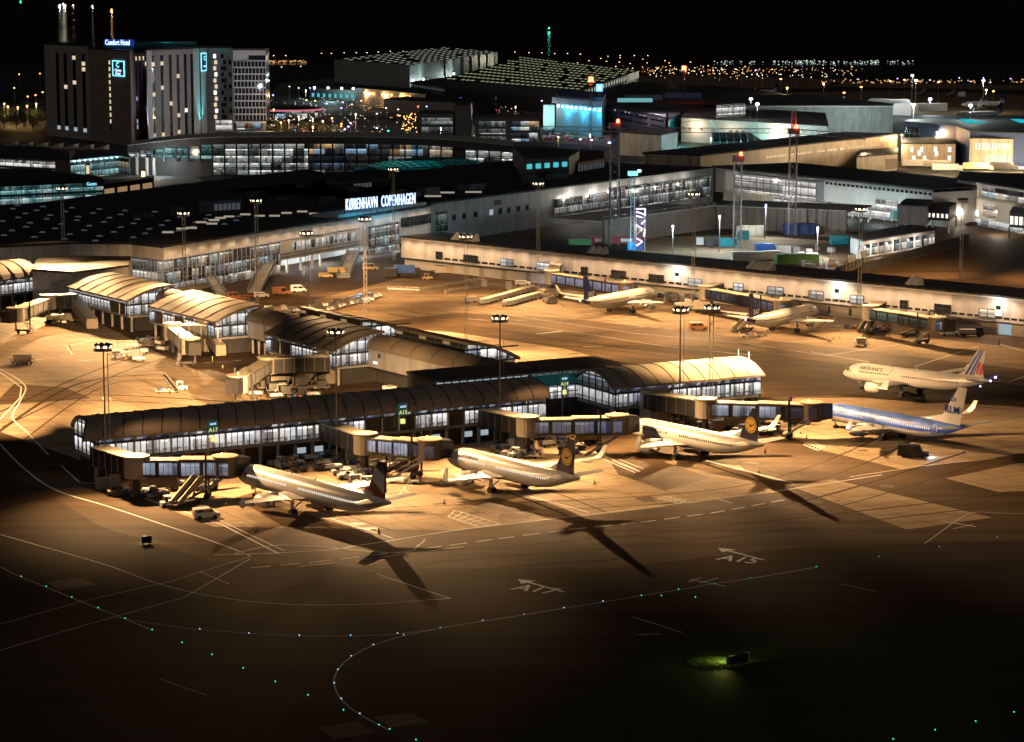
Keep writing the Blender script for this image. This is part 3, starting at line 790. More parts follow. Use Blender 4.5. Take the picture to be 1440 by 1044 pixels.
def gate_sign(A, B, t, z, txt, T, n_out=1.75):
    d, n = away(A, B); p = A + (B - A) * t - n * n_out
    mb = MB(); M = Matrix.Translation(v3(p, z)) @ Matrix.Rotation(math.atan2(d.y, d.x), 4, 'Z')
    mb.box(-1.0, 1.0, -.15, .15, .4, 2.7, M); s = mb.build('gate_sign', 'sign_dark_green', T, label='lit green gate sign reading ' + txt, world=True)
    q = p - n * .2
    text_on(txt, 1.1, v3(q, z + .65), v3(d, 0), (0, 0, 1), 'sign_yellow', 'lettering', s, .02, align='CENTER')
    text_on('GATE', .5, v3(q, z + 1.95), v3(d, 0), (0, 0, 1), 'sign_white', 'lettering', s, .02, align='CENTER')
    mb = MB(); mb.box(-.4, .4, -.3, .3, -1.2, -.3, M); mb.build('display', 'sign_yellow', s, world=True)
# ================================================================ AIRCRAFT
def A320(s=1.0, fa=0.0, aa=0.0):
    return dict(L=37.57 + fa + aa, fa=fa, aa=aa, r=2.0, zc=3.9,
        prof=[(0, .02, 3.35), (.25, .42, 3.37), (.8, .82, 3.45), (1.6, 1.22, 3.58), (2.6, 1.58, 3.73), (3.8, 1.84, 3.84), (5.2, 1.96, 3.9), (6.5, 2.0, 3.9),
              (24, 2.0, 3.9), (26.5, 1.93, 3.97), (29, 1.72, 4.16), (31.5, 1.38, 4.45), (34, .92, 4.82), (36, .52, 5.1), (37.3, .25, 5.25), (37.57, .08, 5.28)],
        wing=[(11.3, 18.4, 1.5, 2.75, .85), (14.6, 18.6, 6.2, 3.25, .55), (20.9, 22.5, 17.0, 4.55, .2)], tip='fence',
        fin=[(28.6, 30.6, 5.75), (30.6, 35.9, 5.75), (34.3, 36.2, 11.76)], tail=[(32.0, 35.9, .6, 5.15, .45), (35.2, 36.9, 6.2, 5.75, .15)],
        eng=(10.1, 14.9, 5.75, 1.85, 1.12), ng=5.07, mg=17.7, tr=3.8, stretch=(9, 25))
def B738():
    return dict(L=38.0, fa=0, aa=0, r=1.88, zc=3.35,
        prof=[(0, .02, 2.75), (.3, .38, 2.8), (.9, .75, 2.9), (1.8, 1.12, 3.04), (2.8, 1.42, 3.16), (4.2, 1.74, 3.28), (5.6, 1.86, 3.35), (7, 1.88, 3.35),
              (26, 1.88, 3.35), (28.5, 1.8, 3.43), (31, 1.55, 3.65), (33.5, 1.15, 4.0), (35.8, .7, 4.4), (37.3, .35, 4.62), (38.0, .1, 4.7)],
        wing=[(13.2, 20.8, 1.4, 2.25, .85), (16.6, 21.0, 5.8, 2.8, .55), (22.9, 24.6, 17.1, 4.1, .2)], tip='winglet',
        fin=[(26.5, 31.5, 5.1), (31.5, 36.9, 5.0), (36.4, 38.6, 12.5)], tail=[(34.2, 37.6, .6, 4.55, .4), (37.5, 39.2, 7.1, 5.35, .15)],
        eng=(13.2, 17.8, 4.9, 1.45, 1.05), ng=4.0, mg=19.6, tr=2.9, stretch=(9, 25))

def airliner(g, name, label, loc, ang, fuse='fuse_white', belly=None, finm='fuse_white', tip=None, windows='lit', engm='fuse_white', rear=None, lod=0, group=None, wingm='white_paint'):
    T = thing(name, label, 'airliner', (loc[0], loc[1], 0), math.radians(ang), group)
    fa, aa = g['fa'], g['aa']
    sx = lambda x: x + (fa if x > 8 else 0) + (aa if x > 24.5 else 0)
    r0, zc = g['r'], g['zc']; n = 28
    P = [(sx(x), r, z) for x, r, z in g['prof']]
    # fuselage; the lower faces and the tail cone may carry a second colour
    mb = MB(); rs = []
    xs = []
    for (x0, a0, z0), (x1, a1, z1) in zip(P, P[1:]):
        k = 6 if x1 - x0 > 6 else 1
        for i in range(k): t = i / k; xs.append((x0 + (x1 - x0) * t, a0 + (a1 - a0) * t, z0 + (z1 - z0) * t))
    xs.append(P[-1])
    for x, r, z in xs:
        rs.append([Vector((x, r * math.cos(2 * math.pi * i / n), z + r * (1.04 if math.sin(2 * math.pi * i / n) > 0 else 1.0) * math.sin(2 * math.pi * i / n))) for i in range(n)])
    mb.rings(rs)
    mats = [fuse, belly or fuse, rear or fuse]
    idx = []
    for f in mb.f:
        c = sum((Vector(mb.v[i]) for i in f), Vector()) / len(f)
        k = 0
        if belly and c.z < zc - .35: k = 1
        if rear and c.x > sx(33.2) + max(0, (zc + 1.2 - c.z)) * 1.2: k = 2
        idx.append(k)
    mb.m = idx
    fu = mb.build('fuselage', mats, T, smooth=True)
    # wing-body fairing
    mb = MB(); w0 = g['wing'][0]; rs = []
    for t in range(9):
        u = t / 8; x = sx(w0[0]) - 1.8 + (w0[1] - w0[0] + 3.8) * u; s = math.sin(math.pi * min(1, max(0, u))) ** .5
        rs.append([Vector((x, 2.05 * s * math.cos(a), zc - r0 * .62 + .85 * s * math.sin(a))) for a in [2 * math.pi * i / 14 for i in range(14)]])
    mb.rings(rs); mb.build('belly_fairing', 'fuse_white', T, smooth=True)
    # cockpit windows
    cw = MB()
    for s in (-1, 1):
        for a0, a1, x0, x1 in ((.62, .98, 1.5, 2.35), (.3, .58, 1.7, 2.6), (.12, .28, 2.1, 3.1)):
            q = []
            for x, a in ((x0, a0), (x1, a0), (x1, a1), (x0 - .1, a1)):
                pr = [p for p in P if p[0] <= x][-1]; nx = [p for p in P if p[0] > x][0]; t = (x - pr[0]) / (nx[0] - pr[0])
                r = pr[1] + (nx[1] - pr[1]) * t + .03; z = pr[2] + (nx[2] - pr[2]) * t; th = a * 1.25
                q.append((x, s * r * math.cos(th), z + r * 1.04 * math.sin(th)))
            cw.face(q if s > 0 else list(reversed(q)))
    cw.build('cockpit_window', 'glass_dark', T)
    # cabin windows and doors
    zw = zc + .42
    for s in (-1, 1):
        wm = MB(); x = 5.6
        while x < sx(31.0):
            if not any(abs(x - sx(d)) < .9 for d in (14.2, 15.6)):
                pr = [p for p in P if p[0] <= x][-1]; nx = [p for p in P if p[0] > x][0]; t = (x - pr[0]) / (nx[0] - pr[0])
                r = pr[1] + (nx[1] - pr[1]) * t + .025; z = pr[2] + (nx[2] - pr[2]) * t
                t0 = math.asin(min(.99, (zw - .19 - z) / r)); t1 = math.asin(min(.99, (zw + .19 - z) / r))
                q = [(x - .13, s * r * math.cos(t0), z + r * math.sin(t0)), (x + .13, s * r * math.cos(t0), z + r * math.sin(t0)),
                     (x + .13, s * r * math.cos(t1), z + r * math.sin(t1)), (x - .13, s * r * math.cos(t1), z + r * math.sin(t1))]
                wm.face(q if s < 0 else list(reversed(q)))
            x += .53
        wm.build('window_row', 'cabin_light' if windows == 'lit' else 'glass_dark', T)
    for s in (-1, 1):
        for dx in (4.4, 31.9):
            x = sx(dx); pr = [p for p in P if p[0] <= x][-1]; r = pr[1] + .03; z = pr[2]; dm = MB()
            fr = [(x - .42, -.3), (x + .42, -.3), (x + .42, .62), (x - .42, .62)]
            for (xa, ta), (xb, tb) in zip(fr, fr[1:] + fr[:1]):
                dm.bar((xa, s * r * math.cos(ta), z + r * math.sin(ta)), (xb, s * r * math.cos(tb), z + r * math.sin(tb)), .07)
            dm.build('door', 'grey_paint' if fuse != 'fuse_sky' else 'white_paint', T)
    # wings
    def foil(c0, c1, y, z, th):
        c = c1 - c0; up = [(0, 0), (.06, .55), (.2, .95), (.42, 1), (.7, .6), (1, .04)]; lo = [(.7, -.25), (.4, -.42), (.15, -.38), (.04, -.2)]
        return [Vector((c0 + c * a, y, z + th * b * .6)) for a, b in up + lo]
    for s in (-1, 1):
        mb = MB(); rs = [foil(sx(a), sx(b), s * y, z, th) for a, b, y, z, th in g['wing']]
        if s > 0: rs = [list(reversed(r)) for r in rs]
        mb.rings(rs)
        wg = mb.build('wing', wingm, T, smooth=False)
        a, b, y, z, th = g['wing'][-1]
        mb = MB()
        if g['tip'] == 'fence':
            mb.rings([[Vector((sx(a) + .6, s * y, z - .75)), Vector((sx(b) + .1, s * y, z - .75)), Vector((sx(b) + .1, s * (y + .12), z - .75))],
                      [Vector((sx(a) + .1, s * y, z)), Vector((sx(b) + .3, s * y, z)), Vector((sx(b) + .3, s * (y + .14), z))],
                      [Vector((sx(a) + 1.1, s * y, z + .95)), Vector((sx(b) + .5, s * y, z + .95)), Vector((sx(b) + .5, s * (y + .1), z + .95))]])
        else:
            H = 2.5
            mb.rings([[Vector((sx(a) + k * o, s * (y + yy - w), z + zz)), Vector((sx(b) + k * p, s * (y + yy - w), z + zz)), Vector((sx(b) + k * p, s * (y + yy + w), z + zz + .06))]
                      for yy, zz, o, p, w, k in ((0, 0, 0, 0, .1, 1), (.45, .35, .5, .35, .08, 1), (.75, 1.2, 1.15, .8, .06, 1), (.95, H, 2.0, 1.25, .03, 1))])
        mb.build('winglet', tip or 'white_paint', wg)
        fm = MB()
        for fy in (.28, .5, .72, .9):
            A0, A1, A2 = g['wing']; t = fy
            if t < .42: u = t / .42; c1 = A0[1] + (A1[1] - A0[1]) * u; yy = A0[2] + (A1[2] - A0[2]) * u; zz = A0[3] + (A1[3] - A0[3]) * u
            else: u = (t - .42) / .58; c1 = A1[1] + (A2[1] - A1[1]) * u; yy = A1[2] + (A2[2] - A1[2]) * u; zz = A1[3] + (A2[3] - A1[3]) * u
            fm.cut(); fm.tube((sx(c1) - 2.2, s * yy, zz - .35), (sx(c1) + .7, s * yy, zz - .3), .22, .05, 6)
        fm.build('flap_fairing', 'white_paint', wg)
        # engine
        e0, e1, ey, ez, er = g['eng']; e0 = sx(e0); e1 = sx(e1); mb = MB(); k = 20
        ring = lambda x, r: [Vector((x, s * ey + r * math.cos(2 * math.pi * i / k), ez + r * math.sin(2 * math.pi * i / k))) for i in range(k)]
        mb.rings([ring(e0 + .3, er * .78), ring(e0, er * .88), ring(e0 + .15, er * .98), ring(e0 + 1.0, er * 1.06), ring(e0 + 2.2, er * 1.05), ring(e1 - 1.5, er * .85), ring(e1 - 1.45, er * .6)], cap=False)
        mb.bar((e0 + 1.4, s * ey, ez + er), (e1 + 1.2, s * ey, ez + er + .75), .3, .9)
        en = mb.build('engine', engm, T, smooth=True)
        mb = MB(); mb.tube((e0 + .45, s * ey, ez), (e0 + .5, s * ey, ez), er * .8, n=18); mb.tube((e0 + .1, s * ey, ez), (e0 + .45, s * ey, ez), .08, .3, 8); mb.build('fan', 'dark_metal', en)
        mb = MB(); mb.tube((e1 - 1.6, s * ey, ez), (e1, s * ey, ez + .05), er * .6, er * .3, 14); mb.build('exhaust', 'bare_metal', en)
        # tailplane
        mb = MB(); rs = [foil(sx(a), sx(b), s * y, z, th) for a, b, y, z, th in g['tail']]
        if s > 0: rs = [list(reversed(r)) for r in rs]
        mb.rings(rs); mb.build('tailplane', 'white_paint', T)
        # main gear
        mx, ty = sx(g['mg']), s * g['tr']; mb = MB(); mb.tube((mx, ty, .6), (mx + .1, ty * .98, 3.0), .16, n=8); mb.bar((mx, ty, 1.2), (mx, ty * .45, 2.4), .14)
        mb.box(mx - .45, mx + .5, ty + s * .12, ty + s * .18, 1.0, 2.6)
        mg = mb.build('main_gear', 'steel', T)
        for dy in (-.38, .38):
            mb = MB(); mb.tube((mx, ty + dy - .2, .58), (mx, ty + dy + .2, .58), .58, n=16); mb.build('wheel', 'rubber', mg)
    x = g['ng']; mb = MB(); mb.tube((x, 0, .4), (x - .15, 0, 2.4), .12, n=8); mb.box(x - .9, x - .2, .25, .3, 1.4, 2.0); mb.box(x - .9, x - .2, -.3, -.25, 1.4, 2.0); ng = mb.build('nose_gear', 'steel', T)
    for dy in (-.25, .25):
        mb = MB(); mb.tube((x, dy - .12, .38), (x, dy + .12, .38), .38, n=14); mb.build('wheel', 'rubber', ng)
    # fin
    F = g['fin']; mb = MB()
    def fs(a, b, z, th):
        c = sx(b) - sx(a); return [Vector((sx(a) + c * u, v * th, z)) for u, v in ((0, 0), (.15, .7), (.4, 1), (.75, .6), (1, .05), (1, -.05), (.75, -.6), (.4, -1), (.15, -.7))]
    a1, b1, z1 = F[1]; a2, b2, z2 = F[2]
    rings = []; zs_ = [z1 - .7] + [z1 + (z2 - z1) * i / 6 for i in range(7)]
    for z in zs_:
        t = max(0, (z - z1) / (z2 - z1)); rings.append(fs(a1 + (a2 - a1) * t, b1 + (b2 - b1) * t, z, .22 * (1 - t) + .09 * t))
    mb.rings(rings); fin = mb.build('tail_fin', finm, T)
    a0, b0, z0 = F[0]; mb = MB()
    zt = z1 + (1.1 if g['tip'] == 'fence' else 1.7); tt = (zt - z1) / (z2 - z1)
    mb.rings([[Vector((sx(a0) + 1.2 * 0, 0, z0 - .25)), Vector((sx(a0), .02, z0 - .3)), Vector((sx(a0), -.02, z0 - .3))],
              [Vector((sx(a1 + (a2 - a1) * tt) + .2, 0, zt)), Vector((sx(a1) + 1.0, .16, z1 - .5)), Vector((sx(a1) + 1.0, -.16, z1 - .5))]])
    mb.build('dorsal_fillet', 'fuse_white' if finm != 'sas_blue' else finm, fin)
    mb = MB(); mb.tube((sx(12), 0, zc + r0), (sx(12.4), 0, zc + r0 + .55), .12, .03, 6); mb.tube((sx(19), 0, zc + r0), (sx(19.4), 0, zc + r0 + .55), .12, .03, 6); mb.build('antenna', 'white_paint', fu)
    return T, sx, P

def side_point(P, zc, r0, x, dz, s, off=.05):
    pr = [p for p in P if p[0] <= x][-1]; nx = [p for p in P if p[0] > x][0]; t = (x - pr[0]) / (nx[0] - pr[0])
    r = pr[1] + (nx[1] - pr[1]) * t + off; z = pr[2] + (nx[2] - pr[2]) * t; th = dz / r
    return (x, s * r * math.cos(th), z + r * 1.03 * math.sin(th))

def fuse_text(T, P, g, txt, size, x, dz, m, name='lettering', both=True, **k):
    for s in ((-1, 1) if both else (-1,)):
        mb = text_mesh(txt, size, 0, **k)
        # cut long triangles by sampling is not needed: letters are small beside the hull radius
        xs = [v[0] for v in mb.v]; wd = max(xs)
        mb.v = [side_point(P, g['zc'], g['r'], x + (v[0] if s < 0 else wd - v[0]), dz + v[1], s, .07) for v in mb.v]
        mb.build(name, m, T, label=None)

def fin_decal(T, g, sx, poly, m, name='fin_emblem', off=0.0, label=None):
    """flat marks on both sides of the fin; poly in (x,z), unshifted x"""
    a1, b1, z1 = g['fin'][1]; a2, b2, z2 = g['fin'][2]; mb = MB()
    for s in (-1, 1):
        q = []
        for x, z in poly:
            t = min(1, max(0, (z - z1) / (z2 - z1))); c0 = a1 + (a2 - a1) * t; c1 = b1 + (b2 - b1) * t; u = (x - c0) / (c1 - c0)
            th = .22 * (1 - t) + .09 * t
            v = 1.0 if .15 < u < .75 else .85
            q.append((sx(x), s * (th * 1.0 + .05 + off), z))
        mb.face(q if s < 0 else list(reversed(q)))
    return mb.build(name, m, T, label)

def disc(cx, cz, r, n=24): return [(cx + r * math.cos(2 * math.pi * i / n), cz + r * math.sin(2 * math.pi * i / n)) for i in range(n)]
def finx(g, z, u):
    a1, b1, z1 = g['fin'][1]; a2, b2, z2 = g['fin'][2]; t = (z - z1) / (z2 - z1)
    return (a1 + (a2 - a1) * t) + ((b1 + (b2 - b1) * t) - (a1 + (a2 - a1) * t)) * u

# --- the Austrian A321 nose to the far left bridge
g = A320(fa=4.27, aa=2.67)
T, sx, P = airliner(g, 'airliner', 'long white airliner with red and white striped tail at the leftmost pier bridge', (-48.4, 433.2), -49.9, finm='fin_red', rear='fuse_white', group=None)
fuse_text(T, P, g, 'Austrian', 1.35, 6.6, .95, 'lettering_red')
for s in (-1, 1):
    mb = MB()
    q = [side_point(P, g['zc'], g['r'], x, dz, s, .06) for x, dz in ((3.9, 1.1), (6.0, .55), (5.1, .45), (4.7, -.3), (4.4, .5), (3.4, .75))]
    mb.face(q if s < 0 else list(reversed(q))); mb.build('nose_emblem', 'lettering_red', T)
zA, zB = 7.4, 10.1
F_ = lambda z, u: (finx(g, z, u), z)
fin_decal(T, g, sx, [F_(8.6, .0), F_(6.5, 1.0), F_(9.9, 1.0), F_(10.8, 0)], 'fin_grey', 'fin_band')
fin_decal(T, g, sx, [F_(6.0, .0), F_(6.0, .5), F_(6.6, .1)], 'fin_grey', 'fin_mark', .01)
fin_decal(T, g, sx, [F_(10.6, .0), F_(9.6, 1.0), F_(11.7, 1.0), F_(11.7, 0)], 'dark_paint', 'fin_top', .012)
# --- two Lufthansa A320s
def lufthansa(loc, ang, lab, win, tip):
    g = A320(); g['tip'] = tip
    T, sx, P = airliner(g, 'airliner', lab, loc, ang, finm='lh_blue', windows=win)
    fuse_text(T, P, g, 'Lufthansa', 1.55, 5.2, .85, 'lettering', bold=.03)
    cz = 8.6; cx = finx(g, cz, .5)
    fin_decal(T, g, sx, disc(cx, cz, 1.5), 'lh_gold', 'fin_emblem', 0, 'gold disc with a dark flying crane')
    fin_decal(T, g, sx, disc(cx, cz, 1.28), 'lh_blue', 'emblem_ring', .012)
    fin_decal(T, g, sx, disc(cx, cz, 1.17), 'lh_gold', 'emblem_disc', .02)
    fin_decal(T, g, sx, [(cx - .9, cz + .5), (cx - .15, cz + .02), (cx + .35, cz + .02), (cx + 1.0, cz + .42), (cx + .55, cz - .12), (cx + .1, cz - .2), (cx - .25, cz - .55), (cx - .3, cz - .15)], 'lh_blue', 'emblem_crane', .03)
    fin_decal(T, g, sx, [(cx - .2, cz - .15), (cx + .3, cz - .3), (cx + .1, cz - .45)], 'lh_blue', 'emblem_wing', .03)
    return T
lufthansa((-11.6, 449.2), -51.7, 'white airliner with dark blue tail and gold disc, second from the left at the pier', 'lit', 'winglet')
lufthansa((23.0, 481.0), -51.3, 'white airliner with dark blue tail and gold disc, between its twin and the blue airliner', 'dark', 'winglet')
# --- Air France A320 on the taxiway
g = A320()
T, sx, P = airliner(g, 'airliner', 'white airliner with blue and red striped tail rolling on the taxiway', (74.4, 552.9), -41.1, windows='dark')
fuse_text(T, P, g, 'AIRFRANCE', 1.15, 5.4, .98, 'lettering', bold=.03)
fuse_text(T, P, g, '/', 1.15, 13.4, .98, 'lettering', bold=.04, shear=.35)
F_ = lambda z, u: (finx(g, z, u), z)
for u0, u1, m in ((.05, .19, 'fin_blue'), (.29, .40, 'fin_blue'), (.44, .50, 'fin_blue')):
    fin_decal(T, g, sx, [F_(6.1, u0 + .05), F_(6.1, u1 + .05), F_(11.7, u1 + .32), F_(11.7, u0 + .32)], m, 'fin_stripe')
fin_decal(T, g, sx, [F_(6.4, .62), F_(6.4, .70), F_(9.2, .82), F_(8.9, .62)], 'lettering_red', 'fin_stripe')
fin_decal(T, g, sx, [F_(6.4, .74), F_(6.4, .95), F_(8.8, .98), F_(8.8, .86)], 'lettering_red', 'fin_stripe')
fin_decal(T, g, sx, [F_(8.2, .10), F_(8.2, .26), F_(10.6, .37), F_(10.6, .21)], 'fin_sky', 'fin_pale_stripe', .01)  # paler blue stripe over the foremost blue one
mb = MB(); mb.tube((37.55, 0, 5.25), (37.8, 0, 5.3), .22, n=8); mb.build('tail_light', 'lamp_violet', T)
mb = MB(); mb.tube((36.9, 3.0, 5.6), (37.3, 3.0, 5.65), .2, n=8); mb.build('tail_light', 'lamp_violet', T)
mb = MB(); mb.tube((35.2, 0.0, 4.0), (35.2, 0, 3.7), .15, n=8); mb.build('beacon_light', 'lamp_violet', T)
# --- KLM 737
g = B738()
T, sx, P = airliner(g, 'airliner', 'sky blue and white airliner with white crowned tail at the rightmost pier bridge', (63.4, 502.6), -51.3, fuse='fuse_sky', belly='fuse_white', windows='lit', group=None)
fuse_text(T, P, g, 'KLM', 1.3, 4.8, .75, 'white_paint', bold=.03)
for s in (-1, 1):
    mb = MB(); a = [side_point(P, g['zc'], g['r'], x, dz, s, .04) for x, dz in [(2 + i * 1.65, -.12) for i in range(20)]]
    b = [side_point(P, g['zc'], g['r'], x, dz, s, .04) for x, dz in [(2 + i * 1.65, -.42) for i in range(20)]]
    for i in range(19):
        q = [b[i], b[i + 1], a[i + 1], a[i]]; mb.face(q if s < 0 else list(reversed(q)))
    mb.build('blue_stripe', 'fuse_blue', T)
def fin_text(T, g, sx, txt, size, x, z, m, **k):
    for s in (-1, 1):
        mb = text_mesh(txt, size, .01, **k); wd = max(v[0] for v in mb.v)
        mb.v = [(sx(x + (v[0] if s < 0 else wd - v[0])), s * .27, z + v[1]) for v in mb.v]; mb.build('fin_lettering', m, T)
fin_text(T, g, sx, 'KLM', 2.0, 33.2, 7.3, 'fin_blue', bold=.03)
cx, cz = 35.3, 9.6
for dx in (-.75, -.38, 0, .38, .75): fin_decal(T, g, sx, disc(cx + dx, cz + .75 - abs(dx) * .2, .15, 10), 'fin_blue', 'crown_dot', .02)
fin_decal(T, g, sx, [(cx - .75, cz), (cx + .75, cz), (cx + .75, cz + .22), (cx - .75, cz + .22)], 'fin_blue', 'crown_base', .02)
fin_decal(T, g, sx, [(cx - .12, cz + 1.0), (cx + .12, cz + 1.0), (cx + .12, cz + 1.4), (cx - .12, cz + 1.4)], 'fin_blue', 'crown_cross', .02)
fin_decal(T, g, sx, [(cx - .8, cz + .35), (cx + .8, cz + .35), (cx + .6, cz + .5), (cx - .6, cz + .5)], 'fin_blue', 'crown_base', .02)
for y in (-17.9, 17.9):
    mb = MB(); mb.tube((24.2, y, 4.9), (24.5, y, 5.0), .25, n=8); mb.build('wingtip_light', 'lamp_violet', T)
# --- two SAS airliners at the long building
def sas(mid, ang, lab, rot=0):
    g = A320(); g['tip'] = 'winglet'
    a = math.radians(ang); p = U(*mid); loc = p - Vector((math.cos(a), math.sin(a))) * 17.7
    T, sx, P = airliner(g, 'airliner', lab, loc, ang, finm='sas_blue', windows='dark', rear='sas_blue')
    fin_text(T, g, sx, 'SAS', 1.7, finx(g, 6.2, .1), 6.2, 'white_paint', bold=.06)
    fuse_text(T, P, g, 'SAS', 1.2, 6.0, .95, 'grey_paint', bold=.05)
    mb = MB(); mb.tube((37.4, 0, 5.25), (37.7, 0, 5.3), .18, n=8); mb.build('tail_light', 'lamp_violet', T)
    return T
SAS1 = sas((873, 440), -126, 'white airliner with navy tail parked at the long building beside the baggage carts')
SAS2 = sas((1103, 466.5), -126, 'white airliner with navy tail parked at the long building above the bright vault')
# ================================================================ PIER A (front)
hA, hB = U(118, 615, 8.5), U(764, 556, 8.5)
qprof = [(-1.3, 8.3), (-1.0, 9.0), (-.1, 9.8), (1.4, 10.5), (3.4, 11.0), (6, 11.2), (8, 11.05), (10, 10.5), (11.6, 9.6), (12.2, 8.8)]
hA = hA + (hB - hA).normalized() * 2.3
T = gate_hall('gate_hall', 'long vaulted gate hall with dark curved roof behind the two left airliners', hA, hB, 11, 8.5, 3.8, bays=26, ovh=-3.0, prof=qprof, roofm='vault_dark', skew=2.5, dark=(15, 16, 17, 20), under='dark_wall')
gate_sign(hA, hB, .235, 7.0, 'A17', T); gate_sign(hA, hB, .655, 7.0, 'A15', T)
mb = MB(); 
d, n = away(hA, hB)
winrow(T, hA + n * 1.6, hB + n * 1.6, 1.3, 2.4, 26, 'window_cool', .5, .08, 'ground_floor_window', skip=lambda i: i % 5 in (0, 3) or i < 10)
rA, rB = U(862, 544, 8.5), U(1066, 526, 8.5)
T = gate_hall('gate_hall', 'bright vaulted gate hall with pale roof at the right end of the front pier', rA, rB, 14, 8.5, 2.7, bays=10, roofm='vault_pale', dark=())
d, n = away(rA, rB); L = (rB - rA).length
for y in (2, 6):
    mb = MB(); mb.bar((L - 1, y, 10), (L - 1, y, 13.0), .12); mb.build('roof_antenna', 'white_paint', T)
mb = MB(); mb.box(L - .2, L + .6, 4, 6.0, 8.9, 9.6); mb.build('flood_fitting', 'lamp_soft', T)
# link between the two halls
lA, lB = U(745, 526, 10), U(832, 518, 10)
lB = lA + (hB - hA).normalized() * (lB - lA).length
d, n = away(lA, lB)
T = thing('pier_link', 'flat roofed glass link with teal louvres and the A14 sign between the two vaulted halls', 'terminal link', (*lA, 0), 0)
L0 = lA - d * 22
slab(T, 'roof', L0, lB + d * 8, 10, 10.5, 13, 'felt_roof', 1.5)
slab(T, 'roof_edge', L0, lB + d * 8, 10.1, 10.4, .1, 'tan_metal', 1.75)
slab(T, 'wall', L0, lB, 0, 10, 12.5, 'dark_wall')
glaze(T, lA, lB, 4.3, 7.2, 7, 2, 'int_gate', name='window')
w = slab(T, 'louvre_panel', lA, lB, 7.3, 9.9, .05, 'dim_teal', .12)
mb = MB()
for i in range(7): z = 7.5 + i * .36; mb.bar(v3(lA - n * .3, z), v3(lB - n * .3, z), .14)
mb.build('louvre', 'dark_metal', w, world=True)
winrow(T, L0, lB + d * 6, 9.0 + .55, 9.95, 24, 'window_cool', .8, .3, 'clerestory')
gate_sign(lA, lB, .52, 6.4, 'A14', T, .6)
for t in (0, .5, 1):
    mb = MB(); p = lA + (lB - lA) * t - n * .4; mb.tube(v3(p, 0), v3(p, 10), .3); mb.build('pillar', 'steel', T, world=True)

# ================================================================ CONNECTOR and its pavilions
p1, p2 = U(102.6, 402.6, 8.5), U(473.6, 490, 8.5)
dd = (p2 - p1).normalized(); nn = Vector((-dd.y, dd.x))
halfp = [(-1.3, 8.35), (0, 8.85), (2, 9.7), (4, 10.4), (6, 10.95), (8, 11.3), (10, 11.5), (12, 11.6)]
def pav(px0, px1, label, dark, bays=6):
    a, b = U(*px0, 8.5), U(*px1, 8.5)
    a = p1 + dd * (a - p1).dot(dd); b = p1 + dd * (b - p1).dot(dd)
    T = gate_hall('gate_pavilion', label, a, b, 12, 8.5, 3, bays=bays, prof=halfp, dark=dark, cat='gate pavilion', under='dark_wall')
    return T, a, b
pav((102.6, 402.6), (181.9, 421.5), 'vaulted gate pavilion farthest up the connector, above teal lit ground', (4, 5))
pav((213.8, 429.5), (303.4, 451), 'middle vaulted gate pavilion of three along the connector, next to the dark jet bridge', (0, 2))
pav((374.4, 468.4), (473.6, 490), 'vaulted gate pavilion nearest the front pier, with tall bright gable', (0, 1))
c0, c1 = U(190, 398, 10.5), U(745, 520, 10.5)
d, n = away(c0, c1); L = (c1 - c0).length
T = thing('connector_building', 'long grey connector with rounded roof running down to the front pier', 'terminal connector', (*c0, 0), math.atan2(d.y, d.x))
prof = [(3.6 * math.cos(t) + 1.0, 8.2 + 2.5 * math.sin(t)) for t in [math.pi - math.pi * i / 12 for i in range(13)]]
vault(T, L, prof, 'vault', 22, x0=0, x1=0)
mb = MB(); mb.box(0, L - 1, -2.2, 4.2, 3.6, 8.4); mb.build('wall', 'grey_panel', T)
mb = MB(); mb.box(0, L - 2, 0, 4, 0, 3.6); mb.build('ground_floor', 'dark_wall', T)
mb = MB(); mb.box(-.01, L, -2.5, -2.2, 3.4, 3.7); mb.build('ledge', 'dark_metal', T)
for i in range(18):
    mb = MB(); x = 70 + i * 3.1; mb.tube((x, -1.9, 0), (x, -1.9, 3.6), .3); mb.build('pillar', 'concrete_wall', T)
for x0, x1, z0, z1, m in ((112, 113.4, 6.6, 7.8, 'glass_dark'), (116, 117.4, 6.6, 7.8, 'glass_dark'), (130, 131.5, 6.2, 7.2, 'glass_dark'), (96, 98.6, 5.0, 5.7, 'window_white'), (99.4, 103, 5.0, 5.7, 'window_white'), (104, 107, 5.0, 5.7, 'window_white'), (108, 112, 5.0, 5.7, 'window_white'), (128, 130, 4.6, 5.2, 'window_white'), (60, 61.2, 6.8, 7.8, 'glass_dark')):
    mb = MB(); mb.face([(x0, -2.26, z0), (x1, -2.26, z0), (x1, -2.26, z1), (x0, -2.26, z1)]); mb.build('window', m, T)
mb = MB(); mb.box(119, 121, -2.7, -2.3, 5.2, 8.0); s = mb.build('gate_sign', 'sign_yellow', T, 'bright gate sign on the connector wall')
mb = MB(); mb.box(119.2, 120.8, -2.75, -2.71, 5.9, 6.8); mb.build('display', 'sign_dark_green', s)
light('sign_lamp', (*(c0 + d * 122.5 - n * 4.4), 7.6), 900, (.9, .95, 1), T)
